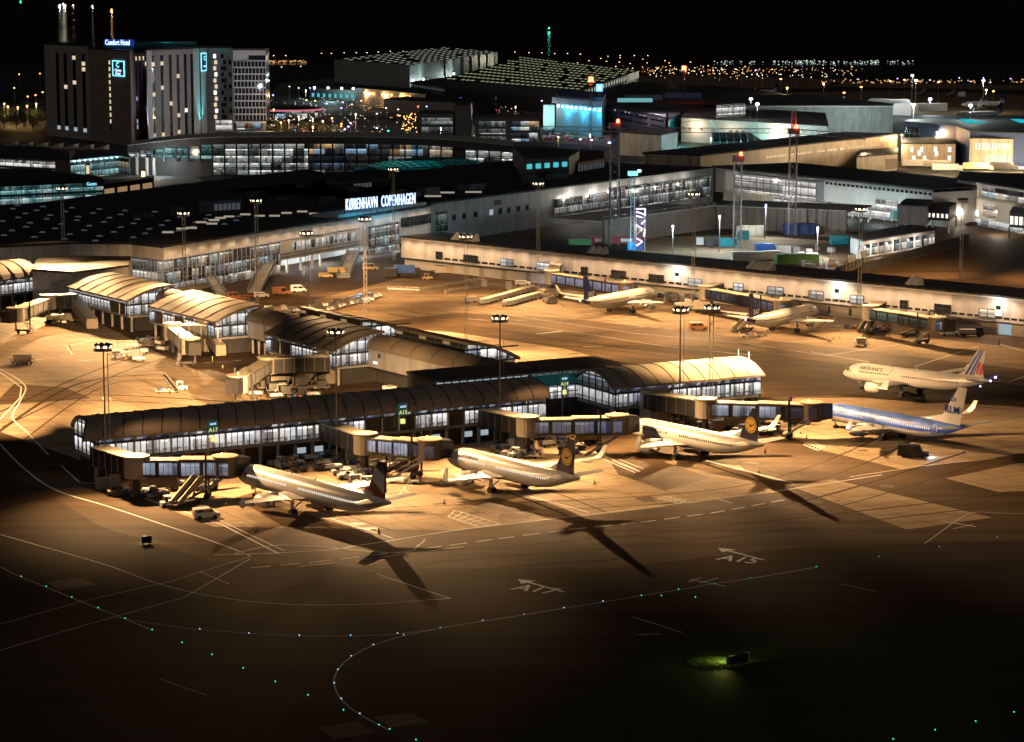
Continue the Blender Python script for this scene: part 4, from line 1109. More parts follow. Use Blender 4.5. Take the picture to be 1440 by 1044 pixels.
# two half vaults on the far side of the connector
eastp = [(0, 11.6), (1.5, 11.55), (4, 11.2), (7, 10.4), (10, 9.2), (12.5, 8.0), (13.8, 7.3)]
def east(px0, px1, label):
    a, b = U(*px0, 10.6), U(*px1, 10.6); dr, nr = away(a, b)
    a = p1 + dd * (a - p1).dot(dd) + nn * 17.2; b = p1 + dd * (b - p1).dot(dd) + nn * 17.2
    L = (b - a).length
    T = thing('gate_vault', label, 'gate pavilion', (*a, 0), math.atan2(dd.y, dd.x))
    vault(T, L, eastp, 'vault', 6)
    mb = MB(); mb.box(0, L, .2, 13, 0, 7.0); mb.build('wall', 'grey_panel', T)
    mb = MB(); mb.box(0, L, .1, .3, 7.0, 11.3); mb.build('side_wall', 'dark_wall', T)
    for i in range(9):
        mb = MB(); x0 = .4 + i * L / 9; mb.face([(x0, .02, 10.3), (x0 + L / 9 - .5, .02, 10.3), (x0 + L / 9 - .5, .02, 11.0), (x0, .02, 11.0)]); mb.build('clerestory', 'window_dimwarm' if i % 3 == 0 else 'glass_dark', T)
    gable(T, L - .2, eastp, 7.0, 1, 'int_gate', nx=5)
    return T
east((430, 437), (500, 457), 'low half vault behind the middle of the connector, with lit arched end')
east((553, 467), (654.6, 488.5), 'low half vault behind the connector nearest the front pier, with lit arched end')
# gate hall on the far left edge
a, b = U(-90, 403.5, 8.5), U(52, 387, 8.5)
T = gate_hall('gate_pavilion', 'vaulted gate pavilion cut off by the left edge of the photo', a, b, 16, 8.5, 4, bays=8, cat='gate pavilion')

# ================================================================ MAIN TERMINAL (T2) with the sign
t2, P = block('terminal_building', 'main terminal with long tan facade, glass corner and dark skylit roof', 'terminal',
              [(186, 344), (229, 349), (605, 291), (588, 270), (430, 240), (250, 262), (20, 292), (-60, 300), (-60, 352), (100, 343)], 14, 'panel_wall', 'black_roof', z0=4.3, rim=.6)
tA, tB = P[1], P[2]; d, n = away(tA, tB); TL = (tB - tA).length
tp = lambda px: (lambda k: tA + d * k)(max(0, min(TL, (lambda: next((s for s in [i * .25 for i in range(0, 1200)] if 720 + FOC * (tA + d * s).x / ((tA + d * s).y * CP + (CH - 14) * SP) >= px), TL))())))
mb = MB(); mb.prism([tA + n * 13 + d * 8, tB + n * 13, P[3] - n * 2, P[5], P[7], P[8], P[0] + n * 2 + d * 4], 0, 4.3); mb.build('ground_floor', 'white_wall', t2, world=True)
g1 = tp(392)
glaze(t2, tA, g1, 1.6, 10.4, 26, 3, 'int_hall', 'steel')
glaze(t2, P[0], P[1], 1.6, 10.4, 8, 3, 'int_hall', 'steel')
slab(t2, 'plinth', tA, g1, 0, 4.28, 1.0, 'tan_metal')
slab(t2, 'lower_glass', tp(300), g1, .4, 2.6, .02, 'int_warm', .25)
s0, s1 = tp(410), tp(500)
for i in range(14):
    a = s0 + (s1 - s0) * (i / 14 + .004); b = s0 + (s1 - s0) * ((i + 1) / 14 - .012)
    mb = MB(); a2, b2 = a - n * .1, b - n * .1; mb.face([v3(a2, 6.9), v3(b2, 6.9), v3(b2, 9.4), v3(a2, 9.4)]); mb.build('window', 'int_white' if i % 4 else 'int_hall', t2, world=True)
for z in (5.2, 6.2, 10.4):
    slab(t2, 'louvre', g1, tp(505), z, z + .15, .05, 'dark_metal', .2)
glaze(t2, tp(517), tp(560), 1.2, 10.6, 8, 4, 'int_hall', 'steel')
glaze(t2, tp(563), tB, 8.5, 11.6, 10, 2, 'int_dim', 'dark_metal')
for px in (405, 424, 440, 452, 487, 500, 515, 562, 580):
    p = tp(px) + n * .6; mb = MB(); mb.tube(v3(p, 0), v3(p, 4.3), .45, n=10); mb.build('column', 'white_wall', t2, world=True)
light('undercroft_lamp', (*(tp(445) + n * 5), 3.8), 3500, (.85, .95, 1), t2)
light('undercroft_lamp', (*(tp(475) + n * 5), 3.8), 3500, (.85, .95, 1), t2)
light('undercroft_lamp', (*(tp(530) + n * 5), 3.8), 3500, (.85, .95, 1), t2)
light('undercroft_lamp', (*(tp(575) + n * 5), 3.8), 3000, (.85, .95, 1), t2)
light('undercroft_lamp', (*(tp(398) + n * 4), 3.8), 2500, (.85, .95, 1), t2)
# skylights on the dark roof, in rows
mb0 = MB(); mb0.tbox((0, 0, 0), 2.0, 1.0, .35, (.6, .6))
c = sum(P, Vector((0, 0))) / len(P); k = 0
dome = None
for i in range(13):
    for j in range(12):
        if k >= 96: break
        q = P[1] + n * (22 + j * 11.5 + (i % 2) * 4) + d * (-60 + i * 12.5 + R.uniform(-1, 1))
        px = 720 + FOC * q.x / (q.y * CP + (CH - 14) * SP); py = 3500 * 74 / q.y - 12
        if not (-20 < px < 350 and 275 < py < 340): continue
        k += 1
        if dome is None: dome = mb0.build('skylight', 'skylight_grey', t2); c_ = dome
        else: c_ = dome.copy(); COL.objects.link(c_); c_.parent = t2
        c_.location = (q.x - t2.location.x, q.y - t2.location.y, 14.65)
for px, py in ((283, 312), (301, 309), (322, 304), (345, 301), (365, 303), (403, 299), (425, 297), (236, 326), (269, 320), (298, 314), (386, 303), (442, 300), (256, 321), (310, 306)):
    q = U(px, py, 15); mb = MB(); mb.tbox((*q, 14.6), 3.4, 1.0, .5); mb.build('roof_lamp', 'skylight_warm', t2, world=True)
for px, py in ((430, 262), (470, 258), (405, 280), (360, 275), (500, 268), (250, 300), (200, 305), (330, 290), (540, 285), (560, 275), (460, 285), (300, 280)):
    q = U(px, py, 15); mb = MB(); mb.tbox((*q, 14.6), R.uniform(4, 9), R.uniform(3, 6), R.uniform(1.2, 3), (.95, .95), R.uniform(.9, 1.1)); mb.build('roof_plant', 'dark_wall', t2, world=True)
# teal lit parapet and the airport name
sA, sB = tp(481), tB
mb = MB(); mb.prism([sA + n * 1.5, sB + n * 1.5, sB + n * 12, sA + n * 12], 14.62, 15.6); mb.build('roof_curb', 'grey_paint', t2, world=True)
S_ = thing('name_sign', 'white lit rooftop letters KØBENHAVN COPENHAGEN on the main terminal', 'sign', (*sA, 0), 0)
a = U(486, 294.5, 17.2); b = U(584, 285, 17.2)
dx = (b - a).length; dv = (b - a).normalized()
q = text_mesh('KØBENHAVN  COPENHAGEN', 3.9, .12, bold=.015, spacing=1.12); ws = dx / max(v[0] for v in q.v)
q.v = [tuple(Vector((a.x, a.y, 16.9)) + Vector((dv.x, dv.y, 0)) * v[0] * ws + Vector((0, 0, v[1] * 1.35)) + Vector((dv.y, -dv.x, 0)) * v[2]) for v in q.v]
q.build('lettering', 'sign_white', S_, world=True)
mb = MB()
for i in range(12):
    p = a + (b - a) * (i / 11) + Vector((-dv.y, dv.x)) * .5; mb.bar(v3(p, 14.6), v3(p, 20), .15)
mb.bar(v3(a + Vector((-dv.y, dv.x)) * .4, 16.6), v3(b + Vector((-dv.y, dv.x)) * .4, 16.6), .2)
mb.build('support_frame', 'dark_metal', S_, world=True)
for i in range(5):
    p = a + (b - a) * ((i + .5) / 5) + Vector((dv.y, -dv.x)) * 2.2
    light('sign_glow', (*p, 18), 1300, (.02, .55, .9), S_, size=1)
# grey service building in front of its left part
t, P2 = block('service_building', 'plain grey service building with black roof left of the main terminal', 'building', [(45, 381), (102, 385), (180, 375), (186, 352), (60, 352)], 10, 'concrete_wall', 'black_roof')
t, P2 = block('office_wing', 'low wing with a strip of lit windows behind the leftmost pavilion', 'building', [(-60, 364), (76, 347), (74, 336), (-60, 346)], 10, 'tan_panel', 'felt_roof')
glaze(t, P2[0], P2[1], 4.2, 6.6, 22, 1, 'int_white', 'dark_metal')
# escalator stairs at the facade
def stairs_ext(pa, pb, z0, z1, w, label):
    a, b = U(*pa), U(*pb); d, n = away(a, b); T = thing('outdoor_stair', label, 'stair', (*a, 0))
    for k in (0, w): 
        mb = MB(); mb.bar(v3(a + n * k, z0 + 1), v3(b + n * k, z1 + 1), .2, .9); mb.build('railing', 'steel', T, world=True)
    mb = MB()
    for i in range(16):
        u = i / 16; p = a + (b - a) * u; q = a + (b - a) * ((i + 1) / 16); z = z0 + (z1 - z0) * u
        mb.prism([p, q, q + n * w, p + n * w], z, z + (z1 - z0) / 16 + .1)
    mb.build('step_flight', 'grey_paint', T, world=True)
    mb = MB(); mb.bar(v3(b + n * w / 2, 0), v3(b + n * w / 2, z1), .4); mb.build('pillar', 'concrete_wall', T, world=True)
stairs_ext((367, 412), (389, 388), 0, 4.5, 4, 'covered steel stair rising to the tan facade beside the orange van')
stairs_ext((492, 391), (506, 372), 0, 4.5, 4, 'steel stair rising to the tan facade beside the yellow vans')
stairs_ext((318, 415), (296, 401), 0, 4.0, 3, 'dark steel stair at the foot of the glass corner of the terminal')

# ================================================================ PIER B: the long wall
bA, bB = U(564, 334, 10), U(1560, 433.5, 10); d, n = away(bA, bB); BL = (bB - bA).length
T = thing('pier_building', 'very long tan panelled pier building crossing the picture behind the two navy-tailed airliners', 'terminal pier', (*bA, 0), 0)
bp = lambda px, z=10: next((bA + d * s for s in [i * .25 for i in range(int(BL * 4))] if 720 + FOC * (bA + d * s).x / ((bA + d * s).y * CP + (CH - z) * SP) >= px), bB)
slab(T, 'wall', bA, bB, 3.6, 10, 17, 'panel_wall')
slab(T, 'roof', bA, bB, 10.003, 10.5, 17.4, 'felt_roof', .4)
slab(T, 'roof_edge', bA, bB, 9.6, 10.0, .1, 'white_paint', .25)
u0, u1 = bp(672), bp(772)
slab(T, 'ground_floor', bA, u0, 0, 3.6, 14, 'white_wall', -1.5); slab(T, 'ground_floor', u1, bB, 0, 3.6, 14, 'white_wall', -1.5)
slab(T, 'undercroft_back', u0, u1, 0, 3.6, 1, 'white_wall', -13)
slab(T, 'ledge', bA, bB, 3.3, 3.62, .4, 'dark_metal', .9)
for t in (.02, .34, .68, .98):
    p = u0 + (u1 - u0) * t + n * 1.5; mb = MB(); mb.box(-1, 1, -.6, .6, 0, 3.55, Matrix.Translation(v3(p, 0)) @ Matrix.Rotation(math.atan2(d.y, d.x), 4, 'Z')); mb.build('column', 'concrete_wall', T, world=True)
for t in (.2, .5, .82): light('undercroft_lamp', (*(u0 + (u1 - u0) * t + n * 7), 3.2), 2200, (.75, .95, 1), T)
def bwin(x0, x1, z0, z1, m, nx=2, nz=2):
    glaze(T, bp(x0), bp(x1), z0, z1, nx, nz, m, 'dark_metal', off=.1, bar=.18)
for x0, x1, m in ((613, 622, 'glass_dark'), (652, 672, 'glass_dark'), (704, 722, 'int_white'), (755, 775, 'int_white'), (817, 827, 'glass_dark'), (860, 880, 'glass_dark'), (913, 934, 'glass_dark'), (968, 987, 'int_white'), (1032, 1045, 'int_white'), (1080, 1102, 'int_warm'), (1138, 1158, 'int_warm'), (1196, 1215, 'int_white'), (1266, 1277, 'glass_dark'), (1314, 1338, 'glass_dark'), (1378, 1400, 'int_warm')):
    bwin(x0, x1, 4.3, 6.6, m)
mb = MB()
x = 625
while x < 1440:
    a, b = bp(x) - n * .08, bp(x + 8) - n * .08; mb.cut(); mb.face([v3(a, 4.3), v3(b, 4.3), v3(b, 4.9), v3(a, 4.9)]); x += 10.5
mb.build('slot_window', 'glass_dark', T, world=True)
for i, px in enumerate((790, 830, 1000, 1045, 1092, 1120, 1160, 1190, 1220)):
    a, b = bp(px) + n * 1.4, bp(px + 4) + n * 1.4; mb = MB(); mb.face([v3(a, .6), v3(b, .6), v3(b, 2.6), v3(a, 2.6)]); mb.build('door', 'dark_wall', T, world=True)
a, b = bp(1402) + n * 1.35, bp(1419) + n * 1.35; mb = MB(); mb.face([v3(a, .2), v3(b, .2), v3(b, 3.0), v3(a, 3.0)]); mb.build('gate_door', 'window_cool', T, 'brightly lit doorway at the right end', world=True)
for px in (953, 1178, 1405):
    p = bp(px); M = Matrix.Translation(v3(p - n * .3, 5.2)) @ Matrix.Rotation(math.atan2(d.y, d.x), 4, 'Z')
    mb = MB(); mb.box(-1.0, 1.0, -.15, .15, 0, 3.0, M); s = mb.build('gate_sign', 'window_white', T, 'lit stand number board', world=True)
    mb = MB(); mb.box(-.7, .7, -.22, -.17, 1.6, 2.6, M); mb.build('display', 'sign_dark_green', s, world=True)
    light('board_lamp', (*(p - n * 2.2), 8.2), 900, (1, .97, .9), T)
for px, k in ((625, 4), (815, 3), (1040, 4), (1265, 2)):
    for i in range(k):
        q = bp(px + i * 9) + n * 3; mb = MB(); M = Matrix.Translation(v3(q, 10.5)) @ Matrix.Rotation(math.atan2(d.y, d.x) - .5, 4, 'Z')
        for zz in (0,): mb._add([M @ Vector(v) for v in ((-1.4, 0, 0), (1.4, 0, 0), (1.4, 2.6, 0), (-1.4, 2.6, 0), (-1.4, 2.2, 2.2), (1.4, 2.2, 2.2), (-1.2, .6, .6), (1.2, .6, .6))], [(0, 1, 7, 6), (6, 7, 5, 4), (1, 2, 5, 7), (3, 0, 6, 4), (2, 3, 4, 5)])
        mb.build('roof_cowl', 'white_wall', T, world=True)

def wash(T, A, B, z, k, pw, col=(1, .70, .45)):
    d, n = away(A, B)
    for i in range(k):
        p = A + (B - A) * ((i + .5) / k) - n * 3.6; mb = MB(); mb.bar(v3(p + n * 3.6, z), v3(p, z + .5), .12); a_ = mb.build('lamp_arm', 'steel', T, world=True)
        mb = MB(); mb.box(-.3, .3, -.2, .2, z + .3, z + .55, Matrix.Translation(v3(p, 0))); mb.build('lamp_head', 'dark_metal', a_, world=True)
        light('wash_lamp', (*p, z + .2), pw, col, T, spot=140, aim=(*(p + n * 1.6), 0), size=.3, blend=.6)
wash(T, bA, bB, 10.2, 40, 2200, (1, .64, .38))
wash(t2, tA, tB, 14.3, 20, 1700, (1, .66, .38))

# ================================================================ JET BRIDGES
def jet_bridge(label, pts, zr=7.3, hd=1.5, glass=True, stair=True, cabang=None, mt='dark_metal'):
    """pts: building end, rotunda, cab as roof pixels; w floor 4.2"""
    P = [U(p[0], p[1], zr) for p in pts]; a, r, c = P
    T = thing('jet_bridge', label, 'jet bridge', (*r, 0))
    def tun(p, q, w, z0, z1, name, m, roofm='tan_metal'):
        d, n = away(p, q) if q.x >= p.x else away(q, p)
        p_, q_ = (p, q) if q.x >= p.x else (q, p)
        mb = MB(); mb.prism([p_ - n * w / 2, q_ - n * w / 2, q_ + n * w / 2, p_ + n * w / 2], z0, z1); o = mb.build(name, m, T, world=True)
        mb = MB(); mb.prism([p_ - n * (w / 2 + .1), q_ - n * (w / 2 + .1), q_ + n * (w / 2 + .1), p_ + n * (w / 2 + .1)], z1 + .003, z1 + .2); mb.build(name + '_roof', roofm, o, world=True)
        return o, p_, q_, d, n
    if (a - r).length > 2:
        o, p_, q_, d, n = tun(a, r, 3.4, 3.9, zr - .2, 'fixed_corridor', mt)
        k = int((q_ - p_).length / 2.2); mb = MB()
        for i in range(k): x = p_ + (q_ - p_) * ((i + .5) / k) - n * 1.74; mb.bar(v3(x, 3.9), v3(x, zr - .2), .12)
        mb.build('panel_rib', 'grey_paint', o, world=True)
        mb = MB(); x = p_ + (q_ - p_) * .45; mb.tube(v3(x, 0), v3(x, 3.9), .4); mb.build('support_pillar', 'dark_metal', T, world=True)
    mb = MB(); mb.tube(v3(r, 3.7), v3(r, zr), 2.1, n=18); ro = mb.build('rotunda', 'tan_metal', T, world=True)
    mb = MB(); mb.tube(v3(r, zr + .003), v3(r, zr + .3), 2.4, n=18); mb.build('rotunda_cap', 'tan_metal', ro, world=True)
    mb = MB(); mb.tube(v3(r, 0), v3(r, 3.7), .7, n=12); mb.tube(v3(r, 0), v3(r, .5), 1.6, 1.2, n=12); mb.build('rotunda_column', 'dark_metal', T, world=True)
    m = r.lerp(c, .5)
    o, p_, q_, d, n = tun(r, m, 2.9, 4.0, zr - .5, 'tunnel', 'dark_metal')
    o2, p2_, q2_, d2, n2 = tun(m, c, 3.3, 3.85, zr - .3, 'tunnel', 'dark_metal')
    for (oo, pp, qq, w, za, zb) in ((o, p_, q_, 2.9, 4.35, zr - .75), (o2, p2_, q2_, 3.3, 4.25, zr - .6)):
        L = (qq - pp).length; k = max(2, int(L / 4)); f = -n * (w / 2 + .05)
        for i in range(k):
            x0 = pp + (qq - pp) * ((i + .08) / k) + f; x1 = pp + (qq - pp) * ((i + .92) / k) + f
            mb = MB(); mb.face([v3(x0, za), v3(x1, za), v3(x1, zb), v3(x0, zb)])
            g_ = mb.build('window', ('int_tunnel' if glass is True else glass) if glass else 'grey_paint', oo, world=True)
            fb = MB(); f2 = -n * .08
            for u in range(5): y = x0.lerp(x1, u / 4) + f2; fb.bar(v3(y, za), v3(y, zb), .07)
            fb.build('frame', 'dark_metal', g_, world=True)
    # cab
    dc = (c - r).normalized(); ca = math.atan2(dc.y, dc.x) if cabang is None else cabang
    mb = MB(); mb.tube(v3(c, 3.8), v3(c, zr + .1), 2.2, n=16); cb = mb.build('cab', 'tan_metal' if not glass else 'brick_dark', T, world=True)
    mb = MB(); mb.tube(v3(c, zr + .103), v3(c, zr + .3), 2.4, n=16); mb.build('cab_roof', 'tan_metal', cb, world=True)
    dv_ = Vector((math.cos(ca), math.sin(ca))); nv = Vector((-dv_.y, dv_.x))
    mb = MB(); e0, e1 = c + dv_ * 1.5, c + dv_ * 4.4
    mb.rings([[v3(e0 + nv * 1.7, 3.9), v3(e0 + nv * 1.7, zr), v3(e0 - nv * 1.7, zr), v3(e0 - nv * 1.7, 3.9)], [v3(e1 + nv * 1.5, 4.0), v3(e1 + nv * 1.4, zr - .3), v3(e1 - nv * 1.4, zr - .3), v3(e1 - nv * 1.5, 4.0)]])
    mb.build('hood', 'dark_paint', cb, world=True)
    pw = c + Vector((0, -2.25)); mb = MB(); mb.face([v3(pw + Vector((-.8, 0)), 4.4), v3(pw + Vector((.8, 0)), 4.4), v3(pw + Vector((.8, 0)), 6.7), v3(pw + Vector((-.8, 0)), 6.7)])
    mb.build('cab_window', 'int_tunnel' if glass else 'glass_dark', cb, world=True)
    mb = MB(); q = c - dc * .5; mb.tube(v3(q, zr + .3), v3(q, zr + .75), .16); mb.build('beacon', 'lamp_orange', cb, world=True)
    # drive legs
    w = r.lerp(c, .8); ns = Vector((-dc.y, dc.x)); mb = MB()
    for s in (-1, 1):
        mb.bar(v3(w + ns * 1.9 * s, .9), v3(w + ns * 1.9 * s, zr + .9), .35)
    mb.bar(v3(w - ns * 2.1, .9), v3(w + ns * 2.1, .9), .5); mb.bar(v3(w - ns * 2.1, 3.6), v3(w + ns * 2.1, 3.6), .3)
    dl = mb.build('drive_column', 'dark_metal', T, world=True)
    for s in (-1, 1):
        mb = MB(); x = w + ns * 1.3 * s; mb.tube(v3(x - ns * .25, .55), v3(x + ns * .25, .55), .55, n=14); mb.build('wheel', 'rubber', dl, world=True)
    if stair:
        s0 = c + ns * -2.0 if ns.y > 0 else c + ns * 2.0; s1 = s0 - dc * 6.5; mb = MB()
        for k in (0, .9):
            o_ = (-ns if ns.y > 0 else ns) * k
            mb.bar(v3(s0 + o_, 4.9), v3(s1 + o_, 1.0), .08); mb.bar(v3(s0 + o_, 4.0), v3(s1 + o_, .1), .1, .3)
        for i in range(12): x = s0.lerp(s1, i / 12); o_ = (-ns if ns.y > 0 else ns); mb.bar(v3(x, 4 - 3.9 * i / 12), v3(x + o_ * .9, 4 - 3.9 * i / 12), .25, .05)
        mb.build('service_stair', 'steel', T, world=True)
    return T
NA = math.radians(35)
jet_bridge('jet bridge at the nose of the red-tailed airliner, leftmost on the front pier', [(138, 627), (191, 643), (316, 643)], cabang=NA)
jet_bridge('jet bridge below the A15 sign, reaching the second airliner', [(457, 592), (513, 611), (604, 619)], cabang=NA)
jet_bridge('jet bridge between the A14 sign and the third airliner', [(682, 574), (741, 587), (868, 585)], cabang=NA)
jet_bridge('long jet bridge in front of the bright vault, reaching the blue airliner', [(912, 551), (992, 562), (1141, 567)], cabang=NA)
jet_bridge('jet bridge behind the tail of the navy-tailed airliner beside the carts', [(784, 366), (776, 382), (880, 398)], cabang=math.radians(60))
jet_bridge('jet bridge behind the tail of the navy-tailed airliner above the bright vault', [(1010, 398), (994, 403), (1100, 423)], cabang=math.radians(60))
jet_bridge('empty jet bridge with green tinted glass at the long building, right', [(1238, 424), (1224, 431), (1318, 447)], glass='int_green', cabang=0)
jet_bridge('empty jet bridge with tan cab at the far left edge', [(104, 413), (68, 416), (22, 434)], glass=None, cabang=math.radians(-120))
jet_bridge('empty jet bridge with tan cab beside the middle pavilion', [(292, 456), (242, 456), (268, 477)], glass=None, cabang=math.radians(-70))
jet_bridge('empty jet bridge with tan cab and green light, behind the dark vaulted hall', [(462, 500), (376, 503), (334, 529)], glass=None, cabang=math.radians(-100))
for px in ((281, 462), (300, 458)): pass
def tower(label, px, z, w, l, m='tan_metal', ang=-56):
    p = U(*px); T = thing('stair_tower', label, 'stair tower', (*p, 0), math.radians(ang)); mb = MB(); mb.box(-l / 2, l / 2, -w / 2, w / 2, 0, z); mb.build('wall', m, T)
    mb = MB(); mb.box(-l / 2 - .2, l / 2 + .2, -w / 2 - .2, w / 2 + .2, z + .003, z + .3); mb.build('roof', 'tan_metal', T); mb = MB(); mb.box(-.5, .5, -w / 2 - .06, -w / 2 - .01, .1, 2.2); mb.build('door', 'grey_paint', T)
    return T
tower('tan stair tower beside the middle pavilion', (291, 493), 7.4, 3.5, 4)
tower('tan stair tower beside the nearest pavilion', (462, 538), 7.4, 3.5, 4)
tower('tan box tower between bright vault and its jet bridge', (921, 600), 7.4, 4, 5, ang=30)
def slope(label, pa, pb, z0, z1, w, m='tan_metal', cat='stair'):
    a, b = U(*pa), U(*pb); d, n = away(a, b); T = thing('covered_stair', label, cat, (*a, 0)); mb = MB()
    mb.rings([[v3(a, z0), v3(a + n * w, z0), v3(a + n * w, z0 + 2.6), v3(a, z0 + 2.6)], [v3(b, z1), v3(b + n * w, z1), v3(b + n * w, z1 + 2.6), v3(b, z1 + 2.6)]]); mb.build('casing', m, T, world=True)
    mb = MB()
    for i in range(8): t = (i + .5) / 8; p = a.lerp(b, t); z = z0 + (z1 - z0) * t; mb.bar(v3(p - n * .05, z + .2), v3(p - n * .05, z + 2.5), .12)
    mb.build('rib', 'grey_paint', T, world=True); mb = MB(); mb.bar(v3(b + n * w / 2, 0), v3(b + n * w / 2, z1), .5); mb.build('leg', 'dark_metal', T, world=True)
slope('covered stair down to the apron beside the farthest pavilion', (138, 462), (110, 448), 0, 4.2, 3)
slope('open stair down to the apron beside the middle pavilion', (318, 500), (290, 489), 0, 4.2, 2.5)
slope('tan stair down to the apron under the nearest pavilion', (425, 548), (455, 538), 0, 4.2, 2.5)
# ================================================================ CURVED GLASS TERMINAL (T3)
pts = [(180, 1210, 14.3), (214, 1204, 16.2), (248, 1199, 17.8), (282, 1196, 18.8), (316, 1195, 19.3), (400, 1195, 19.4), (500, 1195, 19.4), (600, 1190, 19.0), (660, 1183, 18.0), (722, 1172, 16.6)]
def t3(px):
    for a, b in zip(pts, pts[1:]):
        if a[0] <= px <= b[0] + .01:
            t = (px - a[0]) / (b[0] - a[0]); D = a[1] + (b[1] - a[1]) * t; z = a[2] + (b[2] - a[2]) * t
            return UD(px, D, z), z
T = thing('glass_terminal', 'long curved glass terminal with a pale roof rim behind the lettered roof', 'terminal', (*UD(450, 1195, 0), 0))
cols = [180 + i * 16.93 for i in range(33)]
rf = MB(); fa = MB(); rs1 = []; rs2 = []
for px in cols:
    p, z = t3(px)
    rs1.append([v3(p + Vector((0, -2.2)), z), v3(p + Vector((0, 26)), z + .6), v3(p + Vector((0, 26)), z - 1), v3(p + Vector((0, -2.2)), z - .3)])
    rs2.append([v3(p + Vector((0, -2.0)), z - .32), v3(p + Vector((0, 1)), z - .32), v3(p + Vector((0, 1)), z - 3.6), v3(p + Vector((0, -2.0)), z - 3.6)])
rf.rings(rs1); rf.build('roof', 'gravel_rim' if 'gravel_rim' in MAT else 'steel', T, world=True)
fa.rings(rs2); fa.build('fascia', 'dark_wall', T, world=True)
bw_ = MB(); rs3 = []
for px in cols: p, z = t3(px); rs3.append([v3(p + Vector((0, .6)), 0), v3(p + Vector((0, 24)), 0), v3(p + Vector((0, 24)), z - 1.1), v3(p + Vector((0, .6)), z - 1.1)])
bw_.rings(rs3); bw_.build('wall', 'dark_wall', T, world=True)
for i, (x0, x1) in enumerate(zip(cols, cols[1:])):
    (a, za), (b, zb) = t3(x0), t3(x1); zt = min(za, zb) - 3.6
    m = 'int_teal' if 2 <= i <= 6 else 'int_curve' if i < 15 else 'int_mix' if i < 25 else 'int_warm' if i in (25, 26) else 'int_curve'
    zb_ = 8.5 if i < 7 else 1.0 if i < 15 else zt - 5.0 if i < 25 else zt - 6.5 if i in (25, 26) else zt - 5.5
    if i in (27, ): continue
    mb = MB(); mb.face([v3(a, zb_), v3(b, zb_), v3(b, zt), v3(a, zt)]); mb.build('window', m, T, world=True)
    if 15 <= i < 25:
        mb = MB(); mb.face([v3(a, 2), v3(b, 2), v3(b, zt - 5.3), v3(a, zt - 5.3)]); mb.build('lower_window', 'int_hangnight', T, world=True)
for px in cols:
    p, z = t3(px); q = p + Vector((0, -.6)); mb = MB(); mb.bar(v3(q, 0 if px > 290 else 7), v3(q, z - 3.6), .75); mb.build('column', 'dark_metal', T, world=True)
for z in (4.5, 8.5, 12):
    mb = MB()
    for x0, x1 in list(zip(cols, cols[1:]))[6:15]:
        a, b = t3(x0)[0], t3(x1)[0]; o = Vector((0, -.3)); mb.bar(v3(a + o, z), v3(b + o, z), .25)
    mb.build('transom', 'dark_metal', T, world=True)
for px in (192, 206, 216):
    p = t3(px)[0]; mb = MB(); mb.tube(v3(p, 0), v3(p, 8.5), .8); mb.build('pillar', 'white_wall', T, world=True)
light('forecourt_lamp', (*UD(215, 1190, 8), 7), 9000, (.85, 1, 1), T)
# teal dome
dA, dB = U(556, 247, 5), U(714, 238, 5); d, n = away(dA, dB); L = (dB - dA).length
T = thing('glass_dome', 'low teal lit glass vault beside the curved terminal', 'glass roof', (*dA, 0), math.atan2(d.y, d.x))
for k in range(2):
    pr = []
rs = []; W = 42
for i in range(17):
    t = i / 16; x = L * t; s = math.sin(math.pi * min(1, .12 + .76 * t)) ** .6
    rs.append([Vector((x, W / 2 - W / 2 * s * math.cos(math.pi * j / 12), 5 + 5.5 * s * math.sin(math.pi * j / 12))) for j in range(13)])
mb = MB(); mb.rings(rs, close=False, cap=False); r_ = mb.build('glass_shell', 'int_dome', T)
fb = MB()
for r in rs:
    for a, b in zip(r, r[1:]): fb.bar(a + Vector((0, 0, .1)), b + Vector((0, 0, .1)), .3)
for j in range(0, 13, 1):
    for a, b in zip(rs, rs[1:]): fb.bar(a[j] + Vector((0, 0, .1)), b[j] + Vector((0, 0, .1)), .22)
fb.build('glazing_bar', 'dark_metal', r_)
mb = MB(); mb.box(4, L - 4, 3, W - 3, 0, 5); mb.build('base', 'dark_wall', T)
mb = MB()
for i in range(9): x = 6 + i * (L - 16) / 8; mb.cut(); mb.face([(x, 2.9, 1.5), (x + 3, 2.9, 1.5), (x + 3, 2.9, 4.6), (x, 2.9, 4.6)])
mb.build('window', 'int_teal', T)

# ================================================================ HOTELS
def fc(a, b): return a, b
def hotel_block(T, pa, Da, pb, Db, z, depth, wall, z0=0, nm='wall'):
    a, b = UD(pa, Da, z), UD(pb, Db, z); o = Vector((-3, depth))
    mb = MB(); mb.prism([a, b, b + o, a + o], z0, z); mb.build(nm, wall, T, world=True); mb = MB(); mb.prism([a, b, b + o, a + o], z + .003, z + .8); mb.build('roof', 'black_roof', T, world=True)
    return a, b
def strips(T, a, b, fr, z0, z1, lit, wfr=.05, fl=3.3):
    """tall dark window strips with single lit rooms; fr = positions 0..1"""
    for k, f in enumerate(fr):
        p, q = a + (b - a) * (f - wfr / 2), a + (b - a) * (f + wfr / 2)
        s = slab(T, 'window_strip', p, q, z0, z1, .02, 'glass_dark', .12)
        for (kk, lv, m) in lit:
            if kk == k:
                z = z0 + lv * fl; slab(T, 'lit_window', p, q, z + .5, z + 2.8, .01, m, .2)
T = thing('hotel', 'tall grey hotel with dark window strips and a blue lit rooftop name, left', 'hotel', (*UD(180, 1440, 0), 0))
a, b = hotel_block(T, 62, 1545, 124, 1490, 55.5, 40, 'hotel_grey')
